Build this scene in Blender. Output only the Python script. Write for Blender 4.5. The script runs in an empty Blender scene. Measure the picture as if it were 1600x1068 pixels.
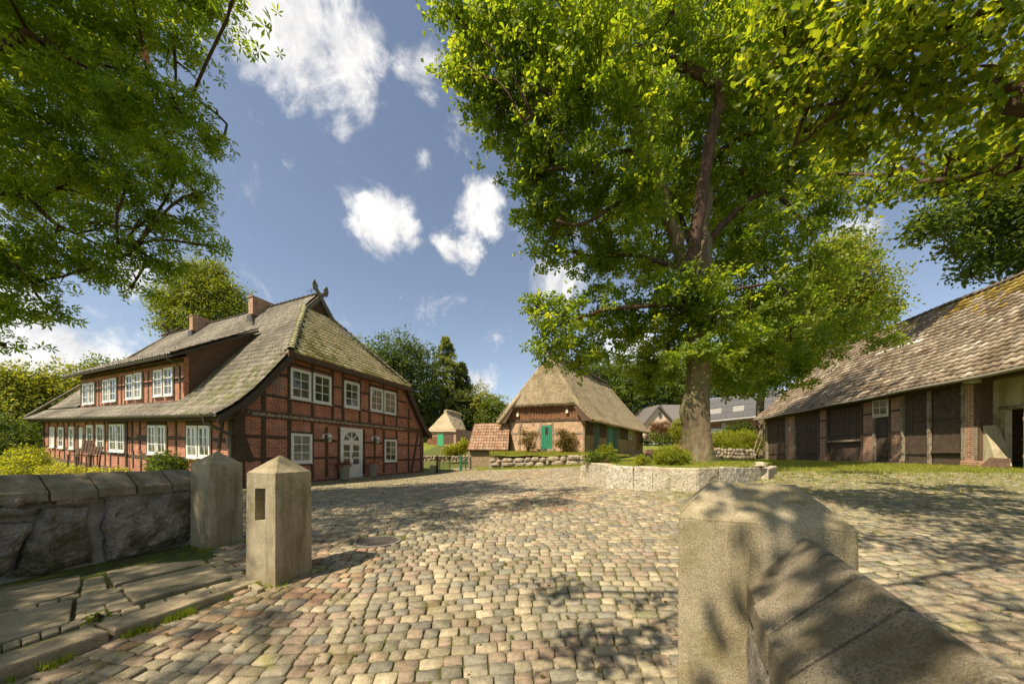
import bpy, math, random
import numpy as np
from mathutils import Vector, Matrix
random.seed(7); RNG = np.random.default_rng(7)
S = bpy.context.scene
C = S.collection
# ------------------------------------------------------------------ camera, sky, sun, exposure
FOC = 540.0; HX = 800.0; HY = 708.0          # focal length and eye-level point in pixels of a 1600 px wide picture
cam = bpy.data.cameras.new('camera'); camo = bpy.data.objects.new('camera', cam); C.objects.link(camo)
cam.sensor_width = 36; cam.lens = 36*FOC/1600; cam.shift_y = (HY-534)/1600; cam.clip_start = .05; cam.clip_end = 3000
camo.location = (0, 0, 0); camo.rotation_euler = (math.radians(90), 0, 0)
S.camera = camo
SUN_EL = math.radians(54); SUN_DIR = Vector((-.72*math.cos(SUN_EL), -.694*math.cos(SUN_EL), math.sin(SUN_EL))).normalized()
sun = bpy.data.lights.new('sun', 'SUN'); suno = bpy.data.objects.new('sun', sun); C.objects.link(suno)
sun.energy = 5.0; sun.angle = math.radians(.55); sun.color = (1, .875, .67)
suno.location = SUN_DIR*60; suno.rotation_euler = SUN_DIR.to_track_quat('Z', 'Y').to_euler()
W = bpy.data.worlds.new('World'); S.world = W; W.use_nodes = True
S.view_settings.view_transform = 'Standard'; S.view_settings.look = 'None'; S.view_settings.gamma = 1
S.view_settings.use_curve_mapping = False; S.view_settings.exposure = .62
S.cycles.max_bounces = 6; S.cycles.diffuse_bounces = 3; S.cycles.glossy_bounces = 2; S.cycles.transmission_bounces = 4
S.cycles.use_denoising = True

def ray(px, py): return Vector(((px-HX)/FOC, 1.0, (HY-py)/FOC))
def at(px, py, d): return ray(px, py)*d

def build_world():
    nt = W.node_tree; nt.nodes.clear(); N = nt.nodes.new; L = nt.links.new
    out = N('ShaderNodeOutputWorld'); mix = N('ShaderNodeMixShader'); L(mix.outputs[0], out.inputs[0])
    sky = N('ShaderNodeTexSky'); sky.sky_type = 'NISHITA'; sky.sun_disc = False
    sky.sun_elevation = SUN_EL; sky.sun_rotation = math.atan2(SUN_DIR.x, SUN_DIR.y); sky.air_density = 1.0; sky.dust_density = .6; sky.ozone_density = 1.2
    bg = N('ShaderNodeBackground'); bg.inputs[1].default_value = .098
    hs = N('ShaderNodeHueSaturation'); hs.inputs['Saturation'].default_value = .80; hs.inputs['Value'].default_value = .98; L(sky.outputs[0], hs.inputs['Color']); L(hs.outputs[0], bg.inputs[0]); L(bg.outputs[0], mix.inputs[1])
    tc = N('ShaderNodeTexCoord'); nz = N('ShaderNodeTexNoise'); nz.inputs['Scale'].default_value = 5.0; nz.inputs['Detail'].default_value = 6; nz.inputs['Roughness'].default_value = .62
    L(tc.outputs['Generated'], nz.inputs['Vector'])
    sub = N('ShaderNodeVectorMath'); sub.operation = 'SUBTRACT'; L(nz.outputs['Color'], sub.inputs[0]); sub.inputs[1].default_value = (.5, .5, .5)
    sc = N('ShaderNodeVectorMath'); sc.operation = 'SCALE'; L(sub.outputs[0], sc.inputs[0]); sc.inputs['Scale'].default_value = .16
    ad = N('ShaderNodeVectorMath'); ad.operation = 'ADD'; L(tc.outputs['Generated'], ad.inputs[0]); L(sc.outputs[0], ad.inputs[1])
    blobs = [(470, 30, 105, 1), (400, 10, 70, .95), (545, 70, 75, 1), (560, 140, 45, .9), (530, 175, 30, .7), (655, 105, 42, .8), (605, 360, 50, 1.15), (630, 368, 34, 1), (582, 335, 26, 1),
             (752, 322, 36, 1.0), (774, 365, 22, .95), (733, 402, 31, 1.0), (700, 393, 26, 1), (660, 250, 20, .5), (90, 545, 95, .95), (20, 480, 90, .9), (210, 425, 45, .75), (160, 560, 50, .9),
             (748, 597, 32, 1), (985, 560, 60, 1), (880, 445, 45, .95), (1312, 388, 40, .9), (1190, 600, 50, .7), (-300, 300, 160, .9), (1900, 500, 160, .9), (250, -250, 130, .9), (1100, -400, 200, .8)]
    acc = None
    for px, py, r, a in blobs:
        v = ray(px, py); dd = v.length; v.normalize(); rr = r/FOC/dd*1.22
        d = N('ShaderNodeVectorMath'); d.operation = 'DISTANCE'; L(ad.outputs[0], d.inputs[0]); d.inputs[1].default_value = v
        m = N('ShaderNodeMapRange'); m.inputs['From Min'].default_value = rr; m.inputs['From Max'].default_value = rr*.15
        m.inputs['To Min'].default_value = 0; m.inputs['To Max'].default_value = a; L(d.outputs['Value'], m.inputs['Value'])
        if acc is None: acc = m.outputs[0]
        else:
            x = N('ShaderNodeMath'); x.operation = 'MAXIMUM'; L(acc, x.inputs[0]); L(m.outputs[0], x.inputs[1]); acc = x.outputs[0]
    n2 = N('ShaderNodeTexNoise'); n2.inputs['Scale'].default_value = 8; n2.inputs['Detail'].default_value = 12; n2.inputs['Roughness'].default_value = .66; n2.inputs['Distortion'].default_value = .35
    L(tc.outputs['Generated'], n2.inputs['Vector'])
    m1 = N('ShaderNodeMath'); m1.operation = 'MULTIPLY_ADD'; L(n2.outputs['Fac'], m1.inputs[0]); m1.inputs[1].default_value = 2.3; m1.inputs[2].default_value = -1.24
    m2 = N('ShaderNodeMath'); m2.operation = 'ADD'; L(acc, m2.inputs[0]); L(m1.outputs[0], m2.inputs[1])
    m3 = N('ShaderNodeMapRange'); m3.interpolation_type = 'SMOOTHSTEP'; m3.inputs['From Min'].default_value = .06; m3.inputs['From Max'].default_value = .80; L(m2.outputs[0], m3.inputs['Value'])
    m4 = N('ShaderNodeMath'); m4.operation = 'MULTIPLY'; L(m3.outputs[0], m4.inputs[0]); m4.inputs[1].default_value = .93
    cb = N('ShaderNodeBackground'); cr = N('ShaderNodeValToRGB'); L(n2.outputs['Fac'], cr.inputs[0])
    cr.color_ramp.elements[0].position = .35; cr.color_ramp.elements[0].color = (.40, .405, .43, 1); cr.color_ramp.elements[1].position = .6; cr.color_ramp.elements[1].color = (.78, .76, .73, 1)
    L(cr.outputs[0], cb.inputs[0]); cb.inputs[1].default_value = .98
    L(cb.outputs[0], mix.inputs[2]); L(m4.outputs[0], mix.inputs[0])
build_world()

# ------------------------------------------------------------------ helpers: materials
MATS = {}
def _new(name):
    m = bpy.data.materials.new(name); m.use_nodes = True; nt = m.node_tree; b = nt.nodes['Principled BSDF']
    return m, nt, b
def _noise(nt, vec, scale, detail=6, rough=.6):
    n = nt.nodes.new('ShaderNodeTexNoise'); n.inputs['Scale'].default_value = scale; n.inputs['Detail'].default_value = detail; n.inputs['Roughness'].default_value = rough
    nt.links.new(vec, n.inputs['Vector']); return n
def _ramp(nt, fac, stops):
    r = nt.nodes.new('ShaderNodeValToRGB'); nt.links.new(fac, r.inputs[0]); e = r.color_ramp.elements
    while len(e) < len(stops): e.new(.5)
    for i, (p, c) in enumerate(stops): e[i].position = p; e[i].color = tuple(c)+(1,) if len(c) == 3 else c
    return r
def _mix(nt, fac, a, b, mode='MIX'):
    m = nt.nodes.new('ShaderNodeMix'); m.data_type = 'RGBA'; m.blend_type = mode; m.clamp_factor = True
    for s, v in ((m.inputs[0], fac), (m.inputs[6], a), (m.inputs[7], b)):
        if hasattr(v, 'links'): nt.links.new(v, s)
        elif isinstance(v, (tuple, list)): s.default_value = tuple(v)+(1,)
        else: s.default_value = v
    return m.outputs[2]
def _bump(nt, b, h, strength, dist):
    n = nt.nodes.new('ShaderNodeBump'); n.inputs['Strength'].default_value = strength; n.inputs['Distance'].default_value = dist
    nt.links.new(h, n.inputs['Height']); nt.links.new(n.outputs[0], b.inputs['Normal'])
def mat(name, c1, c2, scale=4, rough=.8, bump=.4, bdist=.01, bscale=None, stain=None, stain_scale=1.2, stain_pos=(.5, .62), tint=False, spec=.3, stretch=None, speck=None, grain=0, streak=None):
    if name in MATS: return MATS[name]
    m, nt, b = _new(name)
    tc = nt.nodes.new('ShaderNodeTexCoord'); vec = tc.outputs['Object']
    if stretch:
        mp = nt.nodes.new('ShaderNodeMapping'); mp.inputs['Scale'].default_value = stretch; nt.links.new(vec, mp.inputs['Vector']); v2 = mp.outputs[0]
    else: v2 = vec
    n = _noise(nt, v2, scale)
    col = _ramp(nt, n.outputs['Fac'], [(.3, c1), (.7, c2)]).outputs[0]
    if speck:
        sc_, cs, pos = speck; sp = _noise(nt, vec, sc_, 2, .5); f = _ramp(nt, sp.outputs['Fac'], [(pos, (0, 0, 0)), (pos+.06, (1, 1, 1))]); col = _mix(nt, f.outputs[0], col, cs)
    if stain:
        sn = _noise(nt, vec, stain_scale, 8, .65); f = _ramp(nt, sn.outputs['Fac'], [(stain_pos[0], (0, 0, 0)), (stain_pos[1], (1, 1, 1))])
        col = _mix(nt, f.outputs[0], col, stain)
    if streak:
        mp2 = nt.nodes.new('ShaderNodeMapping'); mp2.inputs['Scale'].default_value = (7, 7, .7); nt.links.new(vec, mp2.inputs['Vector']); s2 = _noise(nt, mp2.outputs[0], 1.0, 8, .7); f2 = _ramp(nt, s2.outputs['Fac'], [(.50, (0, 0, 0)), (.72, (.85, .85, .85))]); col = _mix(nt, f2.outputs[0], col, streak)
    if grain:
        gn = _noise(nt, vec, grain, 3, .75); gf = _ramp(nt, gn.outputs['Fac'], [(.36, (.62, .60, .58)), (.5, (.97, .97, .97)), (.64, (1.38, 1.36, 1.32))]); col = _mix(nt, 1.0, col, gf.outputs[0], 'MULTIPLY')
    if tint:
        a = nt.nodes.new('ShaderNodeAttribute'); a.attribute_name = 'tint'; col = _mix(nt, 1.0, col, a.outputs['Color'], 'MULTIPLY')
    nt.links.new(col, b.inputs['Base Color']); b.inputs['Roughness'].default_value = rough; b.inputs['Specular IOR Level'].default_value = spec
    if bump:
        bn = _noise(nt, v2, bscale or scale*6, 12 if grain else 8, .78 if grain else .7); _bump(nt, b, bn.outputs['Fac'], bump, bdist)
    MATS[name] = m; return m
def brick_mat(name, c1, c2, mortar, rot=0, stain=None):
    if name in MATS: return MATS[name]
    m, nt, b = _new(name); tc = nt.nodes.new('ShaderNodeTexCoord')
    mp = nt.nodes.new('ShaderNodeMapping'); mp.inputs['Rotation'].default_value = (0, 0, rot); nt.links.new(tc.outputs['UV'], mp.inputs['Vector'])
    wn = _noise(nt, tc.outputs['Object'], 9, 3); wv = nt.nodes.new('ShaderNodeVectorMath'); wv.operation = 'MULTIPLY_ADD'
    nt.links.new(wn.outputs['Color'], wv.inputs[0]); wv.inputs[1].default_value = (.012, .012, 0); nt.links.new(mp.outputs[0], wv.inputs[2])
    t = nt.nodes.new('ShaderNodeTexBrick'); nt.links.new(wv.outputs[0], t.inputs['Vector'])
    t.inputs['Scale'].default_value = 1; t.inputs['Brick Width'].default_value = .25; t.inputs['Row Height'].default_value = .08; t.inputs['Mortar Size'].default_value = .009; t.inputs['Mortar Smooth'].default_value = .25; t.inputs['Bias'].default_value = 0
    t.inputs['Color1'].default_value = (*c1, 1); t.inputs['Color2'].default_value = (*c2, 1); t.inputs['Mortar'].default_value = (*mortar, 1)
    n = _noise(nt, tc.outputs['Object'], 2.3, 8, .7); v = _ramp(nt, n.outputs['Fac'], [(.3, (.62, .6, .58)), (.7, (1.25, 1.2, 1.15))])
    col = _mix(nt, 1.0, t.outputs['Color'], v.outputs[0], 'MULTIPLY')
    n3 = _noise(nt, tc.outputs['Object'], 30, 3, .7); v3 = _ramp(nt, n3.outputs['Fac'], [(.35, (.75, .75, .75)), (.65, (1.2, 1.2, 1.2))]); col = _mix(nt, 1.0, col, v3.outputs[0], 'MULTIPLY')
    if stain:
        sn = _noise(nt, tc.outputs['Object'], .8, 8, .7); f = _ramp(nt, sn.outputs['Fac'], [(.5, (0, 0, 0)), (.62, (1, 1, 1))]); col = _mix(nt, f.outputs[0], col, stain)
    nt.links.new(col, b.inputs['Base Color']); b.inputs['Roughness'].default_value = .85; b.inputs['Specular IOR Level'].default_value = .2
    inv = nt.nodes.new('ShaderNodeMath'); inv.operation = 'SUBTRACT'; inv.inputs[0].default_value = 1; nt.links.new(t.outputs['Fac'], inv.inputs[1])
    _bump(nt, b, inv.outputs[0], .7, .012); MATS[name] = m; return m
def leaf_mat(name, trans=.60, gloss=.35):
    if name in MATS: return MATS[name]
    m, nt, b = _new(name); a = nt.nodes.new('ShaderNodeAttribute'); a.attribute_name = 'tint'
    nt.links.new(a.outputs['Color'], b.inputs['Base Color']); b.inputs['Roughness'].default_value = .42; b.inputs['Specular IOR Level'].default_value = gloss
    tr = nt.nodes.new('ShaderNodeBsdfTranslucent'); tcol = _mix(nt, 1.0, a.outputs['Color'], (3.0, 2.6, .75), 'MULTIPLY'); nt.links.new(tcol, tr.inputs[0])
    mx = nt.nodes.new('ShaderNodeMixShader'); mx.inputs[0].default_value = trans
    nt.links.new(b.outputs[0], mx.inputs[1]); nt.links.new(tr.outputs[0], mx.inputs[2]); nt.links.new(mx.outputs[0], nt.nodes['Material Output'].inputs[0])
    MATS[name] = m; return m
def plain(name, c, rough=.6, metal=0, spec=.5):
    if name in MATS: return MATS[name]
    m, nt, b = _new(name); tc = nt.nodes.new('ShaderNodeTexCoord'); n = _noise(nt, tc.outputs['Object'], 6, 6, .7)
    r = _ramp(nt, n.outputs['Fac'], [(.3, tuple(x*.82 for x in c)), (.7, tuple(min(1, x*1.08) for x in c))])
    nt.links.new(r.outputs[0], b.inputs['Base Color']); b.inputs['Roughness'].default_value = rough; b.inputs['Metallic'].default_value = metal; b.inputs['Specular IOR Level'].default_value = spec
    MATS[name] = m; return m

# ------------------------------------------------------------------ helpers: meshes
class MB:
    def __init__(s): s.v = []; s.f = []
    def add(s, vs, fs):
        o = len(s.v); s.v += [tuple(v) for v in vs]; s.f += [tuple(i+o for i in f) for f in fs]; return s
    def hexa(s, p):   # 8 points: bottom 4, top 4
        return s.add(p, [(3, 2, 1, 0), (4, 5, 6, 7), (0, 1, 5, 4), (1, 2, 6, 5), (2, 3, 7, 6), (3, 0, 4, 7)])
    def prism(s, poly, off):   # polygon extruded by a vector
        n = len(poly); off = Vector(off); a = [Vector(p) for p in poly]; b = [p+off for p in a]
        return s.add(a+b, [tuple(range(n))[::-1], tuple(range(n, 2*n))]+[(i, (i+1) % n, (i+1) % n+n, i+n) for i in range(n)])
    def tube(s, pts, rad, n=8, cap=True, wob=0):
        pts = [Vector(p) for p in pts]; rings = []; ref = Vector((.13, .91, .37)).normalized()
        for i, p in enumerate(pts):
            t = (pts[min(i+1, len(pts)-1)]-pts[max(i-1, 0)]).normalized()
            x = t.cross(ref).normalized(); y = t.cross(x)
            r = rad[i] if hasattr(rad, '__len__') else rad
            rings.append([p+(x*math.cos(k*2*math.pi/n)+y*math.sin(k*2*math.pi/n))*r*(1+wob*math.sin(k*2.4+i*1.3)) for k in range(n)])
        vs = [v for r_ in rings for v in r_]
        fs = [(i*n+k, i*n+(k+1) % n, (i+1)*n+(k+1) % n, (i+1)*n+k) for i in range(len(pts)-1) for k in range(n)]
        if cap: fs += [tuple(range(n))[::-1], tuple((len(pts)-1)*n+k for k in range(n))]
        return s.add(vs, fs)
    def lathe(s, c, prof, n=14):
        c = Vector(c); vs = [c+Vector((r*math.cos(k*2*math.pi/n), r*math.sin(k*2*math.pi/n), z)) for r, z in prof for k in range(n)]
        fs = [(i*n+k, i*n+(k+1) % n, (i+1)*n+(k+1) % n, (i+1)*n+k) for i in range(len(prof)-1) for k in range(n)]
        fs += [tuple(range(n))[::-1], tuple((len(prof)-1)*n+k for k in range(n))]
        return s.add(vs, fs)
def wloc(o):
    p = Vector((0, 0, 0))
    while o is not None: p = p+o.location; o = o.parent
    return p
def finish(me, name, m, parent, uv=True, smooth=False):
    if m is not None: me.materials.append(m)
    if smooth: me.polygons.foreach_set('use_smooth', [True]*len(me.polygons))
    o = bpy.data.objects.new(name, me); C.objects.link(o)
    if parent is not None: o.parent = parent
    return o
def make_uv(me, base=(0, 0, 0)):
    nl = len(me.loops); npoly = len(me.polygons)
    if npoly == 0: return
    nor = np.empty(npoly*3, np.float32); me.polygons.foreach_get('normal', nor); nor = nor.reshape(-1, 3)
    tot = np.empty(npoly, np.int32); me.polygons.foreach_get('loop_total', tot)
    lv = np.empty(nl, np.int32); me.loops.foreach_get('vertex_index', lv)
    co = np.empty(len(me.vertices)*3, np.float32); me.vertices.foreach_get('co', co); co = co.reshape(-1, 3)+np.array(base, np.float32)
    t = np.stack([-nor[:, 1], nor[:, 0], np.zeros(npoly)], 1); ln = np.linalg.norm(t, axis=1); flat = ln < .05
    t[flat] = (1, 0, 0); ln[flat] = 1; t /= ln[:, None]; bt = np.cross(nor, t)
    T = np.repeat(t, tot, 0); B = np.repeat(bt, tot, 0); P = co[lv]
    uv = np.stack([(P*T).sum(1), (P*B).sum(1)], 1).astype(np.float32)
    l = me.uv_layers.new(name='uv'); l.data.foreach_set('uv', uv.ravel())
def obj(name, mb, m, parent=None, bevel=0, smooth=False, loc=None, label=None, kind=None):
    base = wloc(parent) if parent is not None else Vector(loc or (0, 0, 0))
    me = bpy.data.meshes.new(name); me.from_pydata([Vector(v)-base for v in mb.v], [], mb.f); me.update(); make_uv(me, base)
    o = finish(me, name, m, parent, smooth=smooth)
    if parent is None: o.location = base
    if bevel:
        b = o.modifiers.new('bevel', 'BEVEL'); b.width = bevel; b.segments = 2; b.limit_method = 'ANGLE'
    if label: o['label'] = label
    if kind: o['kind'] = kind
    return o
def np_obj(name, V, F, m, parent=None, tint=None, smooth=False, kind=None, loc=None):
    """V (n,3), F (k,3|4) int; tint per vertex (n,3)"""
    base = wloc(parent) if parent is not None else Vector(loc or (0, 0, 0))
    me = bpy.data.meshes.new(name); V = np.asarray(V, np.float32)-np.array(base, np.float32); F = np.asarray(F, np.int32); k = F.shape[1]
    me.vertices.add(len(V)); me.vertices.foreach_set('co', V.ravel()); me.loops.add(F.size); me.loops.foreach_set('vertex_index', F.ravel())
    me.polygons.add(len(F)); me.polygons.foreach_set('loop_start', np.arange(0, F.size, k, dtype=np.int32)); me.polygons.foreach_set('loop_total', np.full(len(F), k, np.int32))
    me.update(calc_edges=True)
    if tint is not None:
        a = me.color_attributes.new('tint', 'FLOAT_COLOR', 'POINT'); c = np.ones((len(V), 4), np.float32); c[:, :3] = tint; a.data.foreach_set('color', c.ravel())
    o = finish(me, name, m, parent, smooth=smooth)
    if parent is None: o.location = base
    if kind: o['kind'] = kind
    return o
def tag(o, label=None, cat=None, group=None, kind=None):
    if label: o['label'] = label
    if cat: o['category'] = cat
    if group: o['group'] = group
    if kind: o['kind'] = kind
    return o
def thing(name, label, cat, loc=(0, 0, 0), group=None):
    o = bpy.data.objects.new(name, None); C.objects.link(o); o.location = loc; o.empty_display_size = .2
    return tag(o, label, cat, group)
def copy_tree(o, parent=None):
    c = o.copy(); C.objects.link(c); c.parent = parent
    for ch in list(o.children): copy_tree(ch, c)
    return c

class Fr:      # a wall's frame: a along, b outward, c up (k: the building follows rising ground)
    def __init__(s, o, ax, n, k=0):
        s.o = Vector(o); s.a = Vector(ax).normalized(); s.n = Vector(n).normalized(); s.k = k
    def p(s, a, b, c): return s.o+s.a*a+s.n*b+Vector((0, 0, c+s.k*a))
    def px(s, px, py, b=0):
        r = ray(px, py); t = (s.o.dot(s.n)+b)/r.dot(s.n); P = r*t-s.o; a = P.dot(s.a)
        return a, P.z-s.k*a
    def box(s, mb, a0, a1, b0, b1, c0, c1):
        if s.n.cross(s.a).z > 0: pass
        q = [(a0, b0), (a1, b0), (a1, b1), (a0, b1)]
        vs = [s.p(a, b, c0) for a, b in q]+[s.p(a, b, c1) for a, b in q]
        if s.a.cross(s.n).z < 0: vs = [vs[i] for i in (3, 2, 1, 0, 7, 6, 5, 4)]
        return mb.hexa(vs)
    def bar(s, mb, p0, p1, w, b0, b1):    # slanted timber between (a,c) points
        d = Vector((p1[0]-p0[0], p1[1]-p0[1])).normalized(); n = Vector((-d.y, d.x))*w/2
        poly = [(p0[0]+n.x, p0[1]+n.y), (p0[0]-n.x, p0[1]-n.y), (p1[0]-n.x, p1[1]-n.y), (p1[0]+n.x, p1[1]+n.y)]
        return s.poly(mb, poly, b0, b1)
    def poly(s, mb, poly, b0, b1):
        A = [s.p(a, b0, c) for a, c in poly]; off = s.n*(b1-b0)
        nrm = Vector((0, 0, 0))
        for i in range(len(A)): nrm += A[i].cross(A[(i+1) % len(A)])
        if nrm.dot(off) < 0: A = A[::-1]
        return mb.prism(A, off)

def rot_mats(n, up_bias, out=None, rng=RNG):
    """leaf frames: z axis = leaf normal"""
    nv = rng.normal(size=(n, 3))*.75; nv[:, 2] += up_bias
    if out is not None: nv += out*.45
    nv /= np.linalg.norm(nv, axis=1)[:, None]+1e-9
    r = rng.normal(size=(n, 3)); x = r-(r*nv).sum(1)[:, None]*nv; x /= np.linalg.norm(x, axis=1)[:, None]+1e-9
    y = np.cross(nv, x); return np.stack([x, y, nv], 1)      # rows are axes
LEAF_SIMPLE = (np.array([(0, 0, 0), (.5, .28, .07), (1, 0, -.06), (.5, -.28, .07)], np.float32), np.array([(0, 2, 1), (0, 3, 2)], np.int32))
_ob = [(0, .0), (.16, .05), (.22, .16), (.34, .13), (.42, .30), (.56, .22), (.68, .34), (.80, .2), (1.0, .1), (1.06, 0)]
_lv = [(x, y, abs(y)*.25-.15*x*x) for x, y in _ob]+[(x, -y, abs(y)*.25-.15*x*x) for x, y in _ob[1:-1]]
_mid = [(.2, 0, -.006), (.55, 0, -.045), (.8, 0, -.1)]
def _lobed():
    up = list(range(0, 10)); dn = [0]+list(range(10, 18))+[9]; fs = []
    m0 = 18
    def strip(e, flip):
        ctr = [m0, m0, m0, m0, m0+1, m0+1, m0+2, m0+2, m0+2]
        for i in range(9):
            a, b, c = e[i], e[i+1], ctr[i]
            fs.append((c, b, a) if flip else (c, a, b))
            if i < 8 and ctr[i+1] != ctr[i]: fs.append((ctr[i], b, ctr[i+1]) if not flip else (ctr[i+1], b, ctr[i]))
    strip(up, False); strip(dn, True)
    return np.array(_lv+_mid, np.float32), np.array(fs, np.int32)
LEAF_LOBED = _lobed()
def _palmate(k=6):
    vs = []; fs = []
    for i in range(k):
        a = (i-(k-1)/2)*.95; l = 1-.12*abs(i-(k-1)/2); d = np.array([math.cos(a), math.sin(a)]); q = np.array([-d[1], d[0]])
        o = len(vs); vs += [(*(d*.04), 0), (*(d*.62*l+q*.15*l), -.10), (*(d*l), -.34), (*(d*.62*l-q*.15*l), -.10)]; fs += [(o, o+2, o+1), (o, o+3, o+2)]
    return np.array(vs, np.float32), np.array(fs, np.int32)
LEAF_PALM = _palmate()
def _rosette(k=6):
    vs = []; fs = []
    for i in range(k):
        a = i*6.283/k+.25*math.sin(i*5.1); l = .78+.3*((i*37) % 7)/7; d = np.array([math.cos(a), math.sin(a)]); q = np.array([-d[1], d[0]]); z = .06*math.sin(i*2.3)
        o = len(vs); vs += [(*(d*.06), 0), (*(d*.55*l+q*.13), z+.03), (*(d*.80*l+q*.20), z-.03), (*(d*l), z-.16), (*(d*.80*l-q*.20), z-.03), (*(d*.55*l-q*.13), z+.03)]; fs += [(o, o+2, o+1), (o, o+3, o+2), (o, o+4, o+3), (o, o+5, o+4)]
    return np.array(vs, np.float32), np.array(fs, np.int32)
LEAF_ROS = _rosette()
def leaves(name, parent, pts, out, leaf, size, pal, m, up=.75, seed=1, smin=.7):
    rng = np.random.default_rng(seed); n = len(pts); LV, LF = leaf
    R = rot_mats(n, up, out, rng); sc = size*(smin+(1.3-smin)*rng.random(n))
    V = np.einsum('nk,kij->nij', np.ones((n, 1)), LV[None])*sc[:, None, None]
    V = np.einsum('nij,njk->nik', V, R)+pts[:, None, :]
    F = (LF[None]+(np.arange(n)*len(LV))[:, None, None]).reshape(-1, LF.shape[1])
    pal = np.array(pal, np.float32); t = rng.random(n); i = rng.integers(0, len(pal), n); j = rng.integers(0, len(pal), n)
    col = pal[i]*t[:, None]+pal[j]*(1-t[:, None]); T = np.repeat(col, len(LV), 0)
    return np_obj(name, V.reshape(-1, 3), F, m, parent, T)
def crown_pts(blobs, n, per, spread, seed=1, core=.5, flat=.6):
    rng = np.random.default_rng(seed); c = np.array([b[0] for b in blobs]); r = np.array([b[1] for b in blobs])
    ns = max(4, n//per); w = r**2/(r**2).sum(); bi = rng.choice(len(blobs), ns, p=w)
    d = rng.normal(size=(ns, 3)); d /= np.linalg.norm(d, axis=1)[:, None]
    rad = r[bi]*(1-core*rng.random(ns)**1.6)*(1+.18*np.sin(d[:, 0]*7+bi)+.12*np.sin(d[:, 2]*9+bi*2)+.08*np.clip(rng.normal(size=ns), -1.5, 1.5))
    sp = c[bi]+d*rad[:, None]*np.array([1, 1, .85])
    P = np.repeat(sp, per, 0)+np.clip(rng.normal(size=(ns*per, 3)), -1.9, 1.9)*spread*np.array([1, 1, flat]); O = np.repeat(d, per, 0)
    return P, O, sp
# ------------------------------------------------------------------ terrain
CP = np.array([(0, 0, -1.50), (0, 2.2, -1.48), (-2.4, 3.55, -1.38), (-4.1, 4.7, -1.31), (-5.2, 3.5, -1.34), (-3, 1.5, -1.46), (1, 1.3, -1.46), (-1.96, 5, -1.26), (3.3, 8, -.87), (4.2, 7.7, -.84), (6.7, 9.3, -.70),
 (2.3, 11, -.92), (-9.1, 11.3, -1.20), (-7.3, 16.5, -1.18), (-5.6, 21.6, -1.2), (17.3, 13.3, -.48), (20.2, 27.3, -.49), (18.5, 20, -.48), (15, 13, -.5), (12, 8, -.66), (5, 3, -1.12), (10, 4, -.9), (0, 10, -1.08), (-1, 15, -1.05),
 (0, 19.5, -.92), (-3, 24, -1.0), (3, 19.5, -.74), (8, 20, -.42), (14, 20, -.46), (10, 15, -.50), (5.6, 16, -.6), (-2, 28, -.75), (14, 34, -.1), (-8, 42, .9), (-15, 8, -1.1), (-19.8, 16.4, -.80), (-29.5, 21.2, -.35), (-25, 12, -.8),
 (-10, 2, -1.35), (-40, 30, .3), (0, 60, 2), (-60, 60, 3), (60, 60, 1.5), (-40, -20, -1.6), (40, -20, -1.2), (40, 20, -.3), (0, -20, -1.8), (25, 45, .3), (10, 45, .4), (26, 5, -.5)])
def _U(r2): return np.where(r2 > 0, r2*np.log(r2+1e-12), 0)
_n = len(CP); _d2 = ((CP[:, None, :2]-CP[None, :, :2])**2).sum(-1); _A = np.zeros((_n+3, _n+3)); _A[:_n, :_n] = _U(_d2)+np.eye(_n)*2.0
_A[:_n, _n] = 1; _A[:_n, _n+1:] = CP[:, :2]; _A[_n, :_n] = 1; _A[_n+1:, :_n] = CP[:, :2].T
_w = np.linalg.solve(_A, np.concatenate([CP[:, 2], [0, 0, 0]]))
def gz(x, y):
    x = np.asarray(x, float); y = np.asarray(y, float); sh = x.shape; x = np.clip(x.ravel(), -65, 65); y = np.clip(y.ravel(), -25, 65)
    out = np.empty(len(x))
    for i in range(0, len(x), 20000):
        xs = x[i:i+20000]; ys = y[i:i+20000]; d2 = (xs[:, None]-CP[None, :, 0])**2+(ys[:, None]-CP[None, :, 1])**2
        out[i:i+20000] = _U(d2)@_w[:_n]+_w[_n]+_w[_n+1]*xs+_w[_n+2]*ys
    return out.reshape(sh)
def g1(x, y): return float(gz(np.array([x]), np.array([y]))[0])
def inpoly(x, y, poly):
    x = np.asarray(x); y = np.asarray(y); c = np.zeros(x.shape, bool); n = len(poly)
    for i in range(n):
        x0, y0 = poly[i]; x1, y1 = poly[(i+1) % n]
        k = ((y0 > y) != (y1 > y)) & (x < (x1-x0)*(y-y0)/((y1-y0) if y1 != y0 else 1e-9)+x0); c ^= k
    return c
U2 = np.array([.3217, .9468]); V2 = np.array([.9468, -.3217])          # gable direction and its outward normal
PLANTER = [(2.32, 11.0), (2.5, 9.2), (3.26, 8.02), (4.15, 7.72), (5.4, 8.35), (6.72, 9.3), (8.4, 11.2), (8.0, 13.4), (5.4, 14.4), (3.0, 13.4)]
PAVE = [(-3.84, .2), (-2.66, 3.62), (-2.9, 3.85), (-4.5, 4.95), (-8.3, 10.8), (-5.2, 21.5), (-3.5, 25), (-1.8, 21.8), (-.6, 20.0), (1.8, 19.0), (4.2, 18.4), (6.2, 17.6), (8.6, 14.2), (9.0, 11.5), (11.5, 10.8), (15.5, 9.9), (19, 9.0), (19, .2)]
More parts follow.
